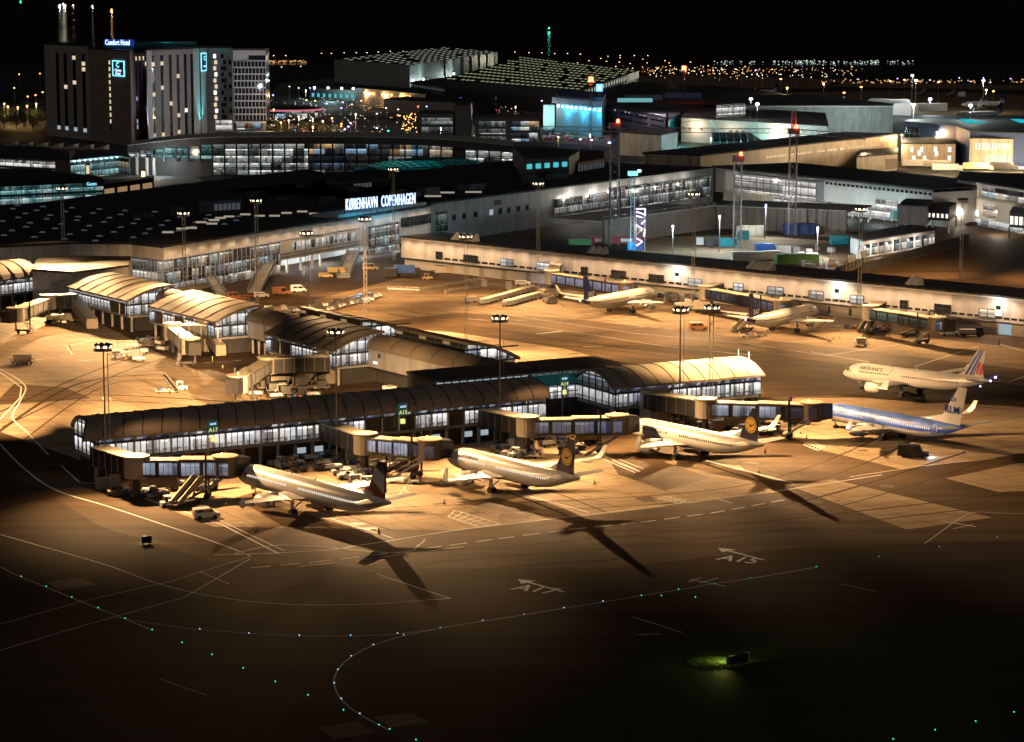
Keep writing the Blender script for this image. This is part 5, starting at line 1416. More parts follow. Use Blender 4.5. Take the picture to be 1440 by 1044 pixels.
strips(T, a, b, (.30, .48, .68, .89), 4, 51, [(0, 0, 'window_cool'), (1, 0, 'window_cool'), (2, 0, 'window_cool'), (3, 0, 'window_cool'), (3, 12, 'window_amber'), (3, 11, 'window_amber'), (2, 13, 'window_amber'), (2, 8.5, 'window_amber'), (1, 7.6, 'window_amber')], .07)
a, b = hotel_block(T, 124, 1488, 182.5, 1430, 54, 40, 'hotel_brown')
strips(T, a, b, (.515,), 8, 50, [(0, 1 + i * 1.15, 'window_amber') for i in range(10)], .03)
s0, s1 = a + (b - a) * .60, a + (b - a) * .88
def board(T, s0, s1, z0, z1, nm, m1, m2, t=.6):
    s = slab(T, nm, s0, s1, z0, z1, .3, m1, .4)
    for (u, v, za, zb) in ((0, 1, z0, z0 + t), (0, 1, z1 - t, z1)): slab(s, 'border', s0, s1, za, zb, .05, m2, .55)
    for u in (0, 1): p = s0 + (s1 - s0) * (u * .94); q = s0 + (s1 - s0) * (u * .94 + .06); slab(s, 'border', p, q, z0, z1, .05, m2, .56)
    return s
s = board(T, s0, s1, 39.5, 48.5, 'hotel_sign', 'dark_wall', 'sign_cyan')
dv, nv = away(s0, s1); L = (s1 - s0).length
text_on('Clarion', 2.3, v3(s0 + dv * L * .5 - nv * .8, 42.3), v3(dv, 0), (0, 0, 1), 'sign_white', 'lettering', s, .05, align='CENTER', sx=1.5)
text_on('Hotel', 2.3, v3(s0 + dv * L * .5 - nv * .8, 40.4), v3(dv, 0), (0, 0, 1), 'sign_white', 'lettering', s, .05, align='CENTER', sx=1.5)
text_on('C', 4.2, v3(s0 + dv * L * .48 - nv * .8, 44.7), v3(dv, 0), (0, 0, 1), 'sign_cyan', 'emblem', s, .05, align='CENTER', sx=1.6, bold=.12)
a, b = hotel_block(T, 182.5, 1450, 205.5, 1475, 52.5, 30, 'hotel_brown', 0, 'recessed_wall')
strips(T, a, b, (.36, .58, .8, .96), 8, 50, [(0, 12, 'window_amber'), (1, 12, 'window_amber'), (2, 12, 'window_amber'), (3, 11, 'window_white'), (3, 3, 'window_cool'), (0, 5, 'window_cool'), (0, 1, 'window_cool'), (0, 0, 'window_cool')], .07)
a, b = hotel_block(T, 205.5, 1455, 271.5, 1500, 54, 36, 'hotel_grey')
slab(T, 'lit_pilaster', a, a + (b - a) * .10, 2, 54, .3, 'white_wall', .5)
strips(T, a, b, (.14, .32, .50, .66, .82, .96), 3, 51, [(0, 12.5, 'window_amber'), (0, 7.2, 'window_amber'), (1, 12.6, 'window_amber'), (1, 8.3, 'window_amber'), (3, 10.2, 'window_amber'), (3, 3.2, 'window_amber'), (2, 5.4, 'window_amber'), (4, 4, 'window_white'), (1, 0, 'window_amber'), (3, .2, 'window_amber'), (0, 0, 'window_cool')], .055)
light('facade_lamp', (*(a - nv * 5 + dv * 2), 3), 26000, (.6, .55, 1), T, spot=60, aim=(*(a + dv * 2), 40))
a, b = hotel_block(T, 271.5, 1500, 289, 1530, 54, 30, 'white_wall', 0, 'end_wall')
mb = MB(); p = a + (b - a) * .5; e, nn2 = away(a, b); mb.bar(v3(p - nn2 * .2, 0), v3(p - nn2 * .2, 54), .8); mb.build('joint', 'dark_wall', T, world=True)
light('facade_lamp', (*(p - nn2 * 9), 2), 30000, (.1, .85, 1), T, spot=60, aim=(*p, 22))
light('facade_lamp', (*(p - nn2 * 8), 60), 5000, (.1, .8, 1), T, spot=60, aim=(*p, 44))
s = board(T, a + (b - a) * .58, b, 40, 51, 'hotel_sign', 'dark_wall', 'sign_cyan', .7)
text_on('C', 3.6, v3(a + (b - a) * .8 - nn2 * .9, 46.6), v3(e, 0), (0, 0, 1), 'sign_cyan', 'emblem', s, .05, align='CENTER', sx=1.8, bold=.1)
text_on('Hotel', 1.6, v3(a + (b - a) * .8 - nn2 * .9, 42.5), v3(e, 0), (0, 0, 1), 'sign_white', 'lettering', s, .05, align='CENTER', sx=1.6)
q0, q1 = UD(148, 1460, 56), UD(186, 1450, 56)
dv, nv = away(q0, q1)
text_on('Comfort Hotel', 4.4, v3(q0, 57.2), v3(dv, 0), (0, 0, 1), 'sign_white', 'roof_lettering', T, .1, bold=.03, sx=(q1 - q0).length / 29.5)
slab(T, 'roof_sign_back', q0 - dv, q1 + dv, 56.6, 60.4, .2, 'lamp_blue_dim' if 'lamp_blue_dim' in MAT else 'dark_wall', -.6)
a, b = UD(188, 1475, 56), UD(276, 1530, 56)
slab(T, 'roof_screen', a, b, 54.8, 57.6, 20, 'teal_paint'); light('roof_lamp', (*(a.lerp(b, .7) - nv * 14), 62), 9000, (.1, .9, 1), T, spot=120, aim=(*a.lerp(b, .7), 57))
light('roof_lamp', (*(q0.lerp(q1, .5) - nv * 3), 58), 2500, (.1, .3, 1), T)
a, b = hotel_block(T, 289.5, 1535, 326, 1535, 53.5, 30, 'hotel_grey')
dv, nv = away(a, b); L = (b - a).length
slab(T, 'billboard', a + dv * L * .33, b - dv * .6, 3.5, 9.5, .1, 'int_white', .5)
for r in range(11):
    z = 47.5 - r * 3.7
    for f, m in ((.33 + .04 * (r % 2), 'window_amber' if r % 3 else 'window_white'), (.62 + .09 * (r % 3 > 0), 'glass_dark'), (.92 if r % 2 else .62, 'glass_dark')):
        if f == .92 and r % 2 == 0: continue
        p = a + dv * L * f; slab(T, 'window', p - dv * .9, p + dv * .9, z, z + 2.5, .01, m, .12)
    slab(T, 'floor_band', a, b, z - .5, z - .3, .01, 'dark_wall', .08)
# second hotel with white grid front
T = thing('hotel', 'pale hotel tower with a white grid of dark windows, right of the grey hotel', 'hotel', (*UD(350, 1500, 0), 0))
a, b = UD(328, 1505, 40), UD(373.5, 1505, 40); dv, nv = away(a, b); L = (b - a).length
slab(T, 'wall', a, b, 10, 53, 24, 'glass_dark'); slab(T, 'roof', a, b, 53.003, 54, 24, 'dark_wall', .3)
slab(T, 'ground_floor', a + dv * 2, b - dv * 2, 0, 10, 20, 'dark_wall')
slab(T, 'lit_lobby', a, b - dv * 3, 5.5, 9.5, .1, 'int_mix', .1)
slab(T, 'canopy', a, b + dv * 4, 3.6, 4.6, 3, 'white_wall', 3)
slab(T, 'parapet', a, b, 50, 53, .1, 'white_wall', .4)
slab(T, 'top_panel', a, a + dv * L * .48, 46.6, 50, .05, 'white_wall', .35)
for r in range(9):
    z = 43.2 - r * 4.0; slab(T, 'floor_band', a, b, z + 3.2, z + 4.0, .05, 'white_wall', .35)
    k = 9; off = (r * 37 % 10) / 25
    mb = MB()
    for i in range(k + 1):
        x = a + dv * (L * min(1, (i + off) / k)) - nv * .3; mb.cut(); mb.bar(v3(x, z), v3(x, z + 3.2), .55, .3)
    mb.build('window_pier', 'white_wall', T, world=True)
slab(T, 'floor_band', a, b, 9.5, 10.6, .05, 'white_wall', .4)
light('facade_lamp', (*(a + dv * 12 - nv * 40), 30), 15000, (.75, .78, 1), T)
# ================================================================ LEFT LOW BUILDINGS
t, P = block('low_building', 'low black-roofed building with two strips of teal lit glass at the far left', 'building', [(-60, 263.5), (145, 254), (140, 250), (60, 240), (-60, 236)], 9, 'dark_wall')
glaze(t, P[0], P[1], 4.9, 8.3, 14, 1, 'int_teal', 'dark_metal'); glaze(t, P[0], P[1], .8, 4.1, 14, 1, 'int_teal', 'dark_metal')
slab(t, 'band', P[0], P[1], 4.1, 4.9, .1, 'teal_paint', .3)
d_, n_ = away(P[0], P[1]); s = slab(t, 'lit_sign', P[1] - d_ * 8, P[1], 6.6, 9.4, .1, 'dark_wall', .5)
text_on('Gates', 2.0, v3(P[1] - d_ * 8 - n_ * .7, 7.2), v3(d_, 0), (0, 0, 1), 'sign_cyan', 'lettering', s, .03)
t, P = block('low_building', 'black-roofed hall with white lit strips behind the low building at far left', 'building', [(-60, 218), (78, 225), (98, 227), (96, 214), (60, 208), (-60, 204)], 9, 'brick_dark')
glaze(t, P[0], P[1], 5.0, 8.0, 12, 1, 'int_white', 'dark_metal'); glaze(t, P[0], P[1], .8, 4.0, 16, 1, 'int_white', 'dark_metal')
t, P = block('check_in_hall', 'hall with bright teal wall washed by a row of ceiling lamps', 'building', [(98.5, 226), (166, 219.5), (182, 222), (184, 212), (110, 212)], 9, 'white_wall')
glaze(t, P[0], P[1], .6, 8.4, 10, 3, 'int_teal', 'steel'); glaze(t, P[1], P[2], .6, 8.4, 3, 3, 'int_dim', 'dark_metal')
for i in range(9):
    p = P[0] + (P[1] - P[0]) * ((i + .5) / 9); d_, n_ = away(P[0], P[1]); p = p - n_ * .9
    mb = MB(); mb.tube(v3(p, 8.3), v3(p, 8.8), .45); mb.build('lamp', 'lamp_cyan', t, world=True)
sheet('grass', [(105, 250), (185, 243), (188, 247), (115, 256)], .02, 'grass_ground')
t, P = block('saw_roof_shed', 'shed with a saw-toothed pale roof in front of the grey hotel', 'building', [(0, 208), (150, 214), (152, 205), (0, 200)], 8, 'tan_panel', 'felt_roof')
for i in range(7):
    p = P[0] + (P[1] - P[0]) * (i / 7); q = P[0] + (P[1] - P[0]) * ((i + .9) / 7); u = Vector((0, 14)); mb = MB()
    mb.rings([[v3(p, 8.5), v3(p + u, 8.5), v3(p + u, 8.6), v3(p, 8.6)], [v3(q, 8.5), v3(q + u, 8.5), v3(q + u, 11), v3(q, 11)]]); mb.build('roof_ridge', 'tan_panel', t, world=True)
t, P = block('arcade', 'low dark arcade with warm lit bays in front of the forecourt', 'building', [(145, 262), (216, 252), (216, 249), (145, 255)], 6, 'dark_wall')
for i in range(4):
    a = P[0] + (P[1] - P[0]) * ((i + .1) / 4); b = P[0] + (P[1] - P[0]) * ((i + .85) / 4); slab(t, 'bay', a, b, 1.2, 4.6, .02, 'window_dimwarm', .15)
light('forecourt_lamp', (*U(190, 256), 9), 14000, (1, .7, .45), t)
t, P = block('roof_house', 'dark rooftop block with a row of pale windows, behind the left roof', 'building', [(280, 285), (338, 282), (340, 272), (290, 268)], 18, 'dark_wall')
winrow(t, P[0] + (P[1] - P[0]) * .35, P[1], 15.0, 17.2, 6, 'skylight_grey', .8)
t, P = block('roof_house', 'dark block with five lit windows left of the teal glass vault', 'building', [(470, 258), (545, 252), (550, 240), (480, 244)], 17, 'dark_wall')
winrow(t, P[0] + (P[1] - P[0]) * .35, P[0] + (P[1] - P[0]) * .7, 13.6, 16.2, 5, 'skylight_grey', .8)
for px, py, lab in ((124, 252, 'slim lit advertising pillar on the grass by the teal hall'), (202, 261, 'orange lit advertising pillar on the forecourt')):
    p = U(px, py); T = thing('advert_pillar', lab, 'sign', (*p, 0)); mb = MB(); mb.box(-1.2, 1.2, -.4, .4, 0, 7.5); mb.build('case', 'dark_metal', T)
    mb = MB(); mb.face([(-.8, -.45, 2.5), (.8, -.45, 2.5), (.8, -.45, 6.5), (-.8, -.45, 6.5)]); mb.build('screen', 'lamp_orange' if px > 150 else 'window_amber', T)
# ================================================================ T3 WING with glass and terrace
a, b = U(600, 288, 14), U(1003, 237, 14); d, n = away(a, b)
T = thing('terminal_wing', 'long pale wing with lit glass galleries between the lettered roof and the white building', 'terminal', (*a, 0))
wp = lambda px, z=14: next((a + d * s for s in [i * .5 for i in range(1000)] if 720 + FOC * (a + d * s).x / ((a + d * s).y * CP + (CH - z) * SP) >= px), b)
slab(T, 'wall', a, b, 0, 14, 60, 'grey_panel'); slab(T, 'roof', a, b, 14.003, 14.6, 95, 'black_roof', 1.0)
slab(T, 'roof_edge', wp(857), b, 14.1, 14.5, .2, 'steel', 1.3)
glaze(T, wp(779), wp(856), 4.2, 9.8, 22, 3, 'int_hall', 'dark_metal'); glaze(T, wp(858), wp(1000), 2.5, 11.2, 30, 3, 'int_hall', 'dark_metal')
for i, px in enumerate((635, 649, 665, 688, 700, 713, 726, 738)):
    w0 = wp(px); slab(T, 'window', w0, w0 + d * 2.4, 7.2, 9.2, .02, 'glass_dark' if i != 3 else 'window_cool', .1)
slab(T, 'window', wp(694), wp(704), 10.5, 12.4, .02, 'dark_wall', .1)
slab(T, 'glass_door', wp(612), wp(628), 4, 11, .02, 'int_green', .1)
for px, w_, h_ in ((660, 8, 3), (720, 10, 2.4), (800, 6, 3), (640, 5, 2), (840, 9, 2)):
    p = wp(px) + n * 18; mb = MB(); mb.tbox((*p, 14.6), w_, w_ * .6, h_, (.95, .95), .9); mb.build('roof_plant', 'dark_wall', T, world=True)
for px in (650, 685, 700, 655): 
    p = wp(px) + n * R.uniform(8, 30); mb = MB(); mb.tbox((*p, 14.6), 6, 1.4, .5); mb.build('roof_lamp', 'skylight_warm', T, world=True)
for i in range(6):
    p = wp(800 + i * 32) - n * 2.5; light('terrace_lamp', (*p, 9), 3400, (1, .93, .8), T)
# upper black plant roof with lit mezzanine
t, P = block('roof_pavilion', 'dark flat-roofed rooftop pavilion with teal ceiling lights', 'building', [(738, 226), (800, 222), (815, 213), (760, 208), (722, 208)], 22, 'dark_wall', 'felt_roof')
winrow(t, P[0], P[1], 18.5, 20.5, 5, 'window_teal', .6)
t, P = block('curved_roof_hall', 'dark hall with a curved louvred roof edge beside the rooftop pavilion', 'building', [(812, 230), (850, 224), (850, 214), (815, 212)], 18, 'dark_wall', 'felt_roof')
winrow(t, P[0], P[1], 14, 17, 9, 'skylight_grey', .6)
# ================================================================ WHITE BUILDING
a, b = U(1004, 236, 14), U(1312, 268, 14); d, n = away(a, b)
T = thing('white_building', 'large white walled building with a projecting lit glass box, right of centre', 'terminal', (*a, 0))
qp = lambda px, z=14: next((a + d * s for s in [i * .5 for i in range(700)] if 720 + FOC * (a + d * s).x / ((a + d * s).y * CP + (CH - z) * SP) >= px), b)
slab(T, 'wall', a, b, 5.2, 13.2, 40, 'white_wall'); slab(T, 'ground_floor', a, b, 0, 5.2, 30, 'white_wall', -5)
slab(T, 'roof', a, b, 14.003, 14.8, 42, 'black_roof', 1.0); slab(T, 'roof_edge', a, b, 13.2, 14, .3, 'steel', .6)
slab(T, 'end_panel', a, qp(1020), 4, 13.2, .2, 'grey_panel', .5)
k = 24; mb = MB()
for i in range(k): p = qp(1160) + (b - qp(1160)) * ((i + .1) / k); q = qp(1160) + (b - qp(1160)) * ((i + .8) / k); mb.cut(); mb.face([v3(p - n * .1, 12), v3(q - n * .1, 12), v3(q - n * .1, 13), v3(p - n * .1, 13)])
mb.build('clerestory', 'glass_dark', T, world=True)
g0, g1 = qp(1042), qp(1156)
slab(T, 'glass_box', g0, g1, 5.4, 13.0, 1, 'white_wall', 2.8)
glaze(T, g0 - n * 2.8, g1 - n * 2.8, 6.0, 12.4, 11, 1, 'int_white', 'dark_metal')
slab(T, 'glass_box_end', g1, g1 + d * 1.2, 5.4, 13.0, .5, 'grey_panel', 2.9)
glaze(T, qp(1232), qp(1262), 5.6, 8.6, 4, 1, 'int_white', 'white_wall')
slab(T, 'shop_window', qp(1075) + n * 4.8, qp(1190) + n * 4.8, .5, 4.6, .02, 'int_white', .1)
slab(T, 'shop_window', qp(1190) + n * 4.8, qp(1290) + n * 4.8, .5, 4.6, .02, 'int_white', .1)
slab(T, 'blue_door', qp(1240) + n * 4.5, qp(1256) + n * 4.5, 1, 4.2, .02, 'teal_paint', .1)
for i in range(9): p = qp(1030 + i * 31) + n * 3; mb = MB(); mb.tube(v3(p, 0), v3(p, 5.2), .4); mb.build('column', 'white_wall', T, world=True)
for px, c, pw in ((1075, (1, .85, .65), 3500), (1120, (1, .9, .75), 4000), (1170, (.9, 1, 1), 4500), (1215, (.75, .98, 1), 6000), (1262, (.7, .98, 1), 6000)):
    light('wall_lamp', (*(qp(px) - n * 9), 4.5), pw * .55, c, T)
t, P = block('plant_block', 'dark recessed block with pipes between two white buildings', 'building', [(1313, 262), (1346, 266), (1350, 252), (1318, 250)], 13, 'dark_wall', 'felt_roof')
winrow(t, P[0], P[1], 5, 8, 8, 'hotel_grey', .5)
t, P = block('white_building', 'white office block with tall lit stair window at the right edge', 'building', [(1346, 253), (1378, 258), (1440, 268), (1600, 290), (1600, 262), (1440, 246), (1350, 243)], 16, 'white_wall', 'black_roof')
d_, n_ = away(P[1], P[2]); L = (P[2] - P[1]).length
glaze(t, P[0] + (P[1] - P[0]) * .25, P[0] + (P[1] - P[0]) * .5, 1.5, 13, 1, 5, 'int_white', 'white_wall')
slab(t, 'upper_glass', P[1] + d_ * 2, P[2], 11.2, 15.2, .1, 'int_hall', .2); slab(t, 'terrace_edge', P[1], P[2], 10.2, 11, .2, 'tan_panel', 1.2)
slab(t, 'stair_window', P[1] + d_ * L * .1, P[1] + d_ * L * .42, 4, 9, .05, 'int_warm', .2)
slab(t, 'lit_door', P[1] - (P[1] - P[0]) * .3, P[1], 3.5, 5.5, .05, 'window_white', .3)
slab(t, 'shopfront', P[1], P[2], .3, 2.6, .05, 'int_white', .25)
slab(t, 'shopfront', P[0], P[1], .3, 2.6, .05, 'int_white', .25)
d1, n1 = away(P[0], P[1])
for p in (P[0] - n1 * 8, P[1] - n_ * 8, P[2] - n_ * 10): light('wall_lamp', (*p, 5), 4000, (1, .82, .62), t)
t, P = block('black_bridge', 'black elevated box with small lit windows on legs in front of the white buildings', 'building', [(1304, 292), (1335, 294), (1345, 287), (1318, 284)], 9, 'dark_wall', 'dark_wall', z0=4.5)
winrow(t, P[0], P[1], 5.5, 7, 5, 'window_white', .5)
for p in P: mb = MB(); mb.tube(v3(p, 0), v3(p, 4.5), .4); mb.build('leg', 'steel', t, world=True)
t, P = block('black_bridge', 'long dark corridor box with rounded end left of the black elevated box', 'building', [(1262, 290), (1303, 292), (1312, 283), (1275, 281)], 10, 'brick_dark', 'dark_wall', z0=3.5)
for p in P: mb = MB(); mb.tube(v3(p, 0), v3(p, 3.5), .4); mb.build('leg', 'steel', t, world=True)
t, P = block('gate_house', 'dark framed booth with white door at the right edge', 'building', [(1420, 300), (1446, 302), (1450, 294), (1425, 292)], 9, 'dark_wall', 'dark_wall', z0=4)
winrow(t, P[0], P[1], 5, 8, 4, 'window_white', .7)
for p in P: mb = MB(); mb.tube(v3(p, 0), v3(p, 4), .3); mb.build('leg', 'steel', t, world=True)
# retaining walls of sheet piles
a, b = U(850, 345), U(1006, 322); d, n = away(a, b)
T = thing('retaining_wall', 'tall brown sheet pile wall below the planted terrace', 'wall', (*a, 0)); slab(T, 'wall', a, b, 0, 8.5, 1, 'sheet_pile'); slab(T, 'terrace', a, b, 7.6, 8.4, 24, 'concrete_wall', -1); slab(T, 'coping', a, b, 8.5, 8.8, 1.1, 'concrete_wall', .1)
for i in range(16): p = a + (b - a) * (i / 15) + n * .5; mb = MB(); mb.bar(v3(p, 8.8), v3(p, 10), .12); mb.build('post', 'steel', T, world=True)
mb = MB(); mb.bar(v3(a + n * .5, 9.9), v3(b + n * .5, 9.9), .12); mb.build('rail', 'steel', T, world=True)
a, b = U(1007, 322), U(1190, 330); d, n = away(a, b)
T = thing('retaining_wall', 'long dark sheet pile wall in front of the white building', 'wall', (*a, 0)); slab(T, 'wall', a, b, 0, 8.5, 1, 'sheet_pile'); slab(T, 'deck', a, b, 7.9, 8.49, 30, 'concrete_wall', -1); slab(T, 'coping', a, b, 8.5, 8.8, 1.1, 'concrete_wall', .1)
# ================================================================ LONG TAN BUILDING and others on the right
a, b = U(985, 220, 14), U(1262, 190, 14); d, n = away(a, b)
T = thing('tan_building', 'long tan clad building with a string of small lit windows, right of centre', 'building', (*a, 0))
slab(T, 'wall', a, b, 0, 14, 30, 'tan_panel'); slab(T, 'roof', a, b, 14.003, 14.7, 31, 'black_roof', .6)
L = (b - a).length
winrow(T, a + d * L * .3, a + d * L * .9, 9.6, 10.6, 46, 'window_amber', .55, skip=lambda i: R.random() < .2)
slab(T, 'garage_window', a + d * L * .8, a + d * L * .86, 1, 5.5, .05, 'int_white', .3)
t, P = block('tan_building', 'small tan annex with white lit gate in front of the long tan building', 'building', [(1205, 222), (1262, 217), (1262, 208), (1212, 212)], 8, 'tan_panel', 'black_roof')
slab(t, 'gate', P[0] + (P[1] - P[0]) * .7, P[1], 1, 6, .05, 'window_dimwarm', .2)
for px in (1110, 1180, 1235): p = a + d * L * ((px - 985) / 290); light('wall_lamp', (*(p - n * 14), 10), 9000, (1, .68, .38), T)
t, P = block('brick_block', 'brown block with a few lit windows right of the long tan building', 'building', [(1268, 203), (1344, 203), (1344, 195), (1268, 195)], 11, 'tan_panel', 'black_roof')
for u, z, m in ((.16, 7, 1), (.34, 7, 1), (.60, 7, 1), (.86, 7, 1), (.2, 2.5, 1), (.4, 2.5, 1), (.86, 2.5, 1), (.62, 5, 1), (.3, 5.2, 1)):
    p = P[0].lerp(P[1], u); slab(t, 'window', p, p + Vector((1.6, 0)), z, z + 2.6, .02, 'window_white', .12)
light('wall_lamp', (*(P[0].lerp(P[1], .5) + Vector((0, -22))), 12), 14000, (1, .62, .3), t)
t, P = block('office_block', 'warm lit office block with two rows of bright windows at the right edge', 'building', [(1364, 195), (1600, 199), (1600, 188), (1366, 186)], 15, 'tan_panel', 'black_roof')
for z in (3.6, 9.5):
    winrow(t, P[0].lerp(P[1], .03), P[0].lerp(P[1], .55), z, z + 3.4, 26, 'window_white', .5, skip=lambda i: i in (11, 12) or (z < 5 and i < 3))
slab(t, 'canopy_light', P[0] - Vector((10, 0)), P[1], .5, 1.6, .1, 'window_white', 4)
for u in (.05, .25, .45): light('wall_lamp', (*(P[0].lerp(P[1], u) + Vector((0, -22))), 5), 30000, (1, .7, .36), t)
t, P = block('blue_hall', 'dark blue walled hall with glassy left part behind the brown block', 'building', [(1272, 172), (1345, 178), (1364, 186), (1600, 192), (1600, 165), (1290, 163)], 18, 'navy_wall', 'black_roof')
glaze(t, P[0].lerp(P[1], .02), P[0].lerp(P[1], .3), 4, 16, 3, 3, 'int_tealdark', 'dark_metal')
for px, w_ in ((1364, 18), (1438, 18)):
    for s in (0, 1):
        p = U(px - 8 + s * 14, 171, 19); mb = MB(); mb._add([(p.x, p.y - 10, 18.7), (p.x + 6, p.y - 10, 18.7), (p.x + 9 - s * 8, p.y + 30, 18.75), (p.x + 2 - s * 4, p.y + 30, 18.75)], [(0, 1, 2, 3)]); mb.build('lit_skylight', 'cyan_flat', t, world=True)
t, P = block('hangar', 'huge grey-green hangar wall with black roof, right', 'hangar', [(1040, 149), (1256, 149), (1256, 147), (1130, 134), (1040, 136)], 17, 'hangar_wall', 'black_roof')
slab(t, 'roof_trim', P[0], P[1], 16.2, 17, .1, 'white_wall', .3)
light('wall_lamp', (*(P[0].lerp(P[1], .75) + Vector((0, -45))), 12), 45000, (.75, .95, .9), t)
light('wall_lamp', (*(P[0].lerp(P[1], .3) + Vector((0, -45))), 12), 25000, (.8, .9, .9), t)
t, P = block('gable_shed', 'white tent-like gabled hall behind the huge hangar', 'building', [(1215, 146), (1282, 147), (1278, 141), (1225, 139)], 8, 'white_wall', 'white_wall')
light('wall_lamp', (*(P[0].lerp(P[1], .5) + Vector((0, -20))), 14), 14000, (.9, .95, 1), t)
t, P = block('cargo_building', 'pale cargo building with warm lamps along its foot, left of the huge hangar', 'building', [(958, 166), (1165, 178), (1160, 160), (1060, 154), (968, 152)], 14, 'white_wall', 'felt_roof')
winrow(t, P[0], P[1], 7.5, 8.6, 24, 'window_dimwarm', .5, skip=lambda i: R.random() < .45)
for u, pw in ((.06, 4500), (.62, 7000), (.3, 2500)): light('wall_lamp', (*(P[0].lerp(P[1], u) + Vector((0, -8))), 9), pw, (1, .78, .5), t)
t, P = block('glass_penthouse', 'white lit glass rooftop block above the cargo building', 'building', [(1007, 148), (1048, 146), (1048, 138), (1008, 140)], 22, 'white_wall', 'felt_roof', z0=14)
glaze(t, P[0], P[1], 16, 21.5, 5, 1, 'int_white', 'dark_metal')
t, P = block('teal_wall_building', 'building end with a slanted teal lit wall beside the parking deck', 'building', [(940, 170), (957, 160), (957, 152), (938, 154)], 14, 'teal_paint', 'felt_roof')
light('wall_lamp', (*(P[0] + Vector((8, -14))), 4), 9000, (.2, 1, 1), t)
t, P = block('parking_deck', 'grey parking deck with dark horizontal slots in front of the teal lit wall', 'parking garage', [(853, 150), (936, 166), (938, 158), (860, 145)], 14, 'lilac_wall', 'felt_roof')
for z in (3, 7.4, 11): winrow(t, P[0].lerp(P[1], .22), P[1], z, z + 1.3, 3, 'glass_dark', .8)
winrow(t, P[0], P[1], 12.4, 13.2, 16, 'window_cool', .4, skip=lambda i: R.random() < .5)
light('wall_lamp', (*(P[0].lerp(P[1], .5) + Vector((10, -40))), 20), 24000, (.85, .75, 1), t)
t, P = block('grey_shed', 'plain grey box shed with black roof below the parking deck', 'building', [(872, 187), (930, 191), (953, 186), (950, 181), (890, 180)], 12, 'hangar_wall', 'black_roof')
light('wall_lamp', (*(P[1] + Vector((0, -30))), 12), 9000, (.95, .9, .85), t)
# cyan lit loading hall
t, P = block('loading_hall', 'cyan lit loading hall with a row of lamps and parked trucks', 'building', [(782, 136), (846, 142), (852, 132), (790, 126)], 22, 'cyan_wall', 'blue_roof')
slab(t, 'upper_band', P[0], P[1], 18, 21.8, .1, 'blue_roof', 3)
for i in range(10): p = P[0].lerp(P[1], (i + .5) / 10) + Vector((0, -1)); mb = MB(); mb.tube(v3(p, 15.6), v3(p, 16.8), .75); mb.build('lamp', 'lamp_cyan', t, world=True)
for u in (.15, .5, .85): light('hall_lamp', (*(P[0].lerp(P[1], u) + Vector((0, -9))), 14.5), 4500, (.06, .62, 1), t)
t2_, P = block('loading_wing', 'pale cyan block left of the loading hall', 'building', [(764, 148), (780, 148), (781, 143), (765, 143)], 15, 'white_wall', 'dark_wall')
light('hall_lamp', (*(P[0].lerp(P[1], .5) + Vector((0, -12))), 8), 9000, (.3, .9, 1), t2_)
t, P = block('ramp_house', 'small pale house with warm lamp above the cyan hall', 'building', [(748, 128), (790, 130), (790, 126), (750, 124)], 8, 'concrete_wall', 'felt_roof')
light('wall_lamp', (*(P[1] + Vector((-4, -8))), 5), 3000, (1, .7, .45), t)
# ================================================================ PARKING DECKS, STRIPED ROOFS
def deckhouse(label, px0, px1, yb, z, rows, m='int_tealdark'):
    D = 3500 * 88 / (yb + 12); a, b = UD(px0, D, z / 2), UD(px1, D, z / 2); T = thing('parking_deck', label, 'parking garage', (*a, 0))
    slab(T, 'wall', a, b, 0, z, 40, 'dark_wall'); slab(T, 'roof', a, b, z + .003, z + .6, 41, 'felt_roof', .5)
    for i in range(rows): z0 = 1 + i * (z - 2) / rows; slab(T, 'open_deck', a + (b - a) * .12, b - (b - a) * .03, z0 + .6, z0 + (z - 2) / rows - .8, .05, m, .1)
    return T
deckhouse('dark parking deck with three lit levels, left of the black cube', 587, 638, 200, 17, 3, 'int_deck')
deckhouse('dark parking deck with three lit levels, right of the black cube', 668, 712, 200, 15, 3, 'int_deck')
deckhouse('glassy pink and cyan lit shop hall left of the cyan loading hall', 713, 759, 200, 15, 2, 'int_mix')
deckhouse('black cube building between two parking decks', 640, 662, 200, 22, 1, 'dark_wall')
def hall_roof(label, pts, z, hw, mstripe, nrow, ncol, wallm, fill=(.7, .35), shear=.0):
    P = [U(p[0], p[1], z) for p in pts]; c = sum(P, Vector((0, 0))) / 4
    T = thing('striped_hall', label, 'hall', (*c, 0)); mb = MB(); mb.prism(P, 0, z); mb.build('wall', wallm, T, world=True)
    mb = MB(); mb.prism(P, z + .003, z + .5); mb.build('roof', 'black_roof', T, world=True)
    sb = MB(); A, B, C_, D_ = P   # near-left, near-right, far-right, far-left
    for i in range(nrow):
        for j in range(ncol):
            if R.random() < .08: continue
            u0 = (j + shear * (i % 2)) / ncol; u1 = u0 + fill[0] / ncol; v0 = (i + .2) / nrow; v1 = v0 + fill[1] / nrow
            if u1 > 1: continue
            f = lambda u, v: (A.lerp(B, u)).lerp(D_.lerp(C_, u), v)
            sb.face([v3(f(u0, v0), z + .6), v3(f(u1, v0), z + .6), v3(f(u1, v1), z + .6), v3(f(u0, v1), z + .6)])
    o = sb.build('skylight_strip', mstripe, T, world=True); o['kind'] = 'stuff'
    return T, P
T, P = hall_roof('huge grey hall with a dotted skylight roof on the horizon', [(576, 92), (700, 74), (620, 67), (470, 84)], 22, 0, 'stripe_pale', 8, 15, 'hangar_wall', (.5, .28), .5)
d_, n_ = away(P[0], P[1])
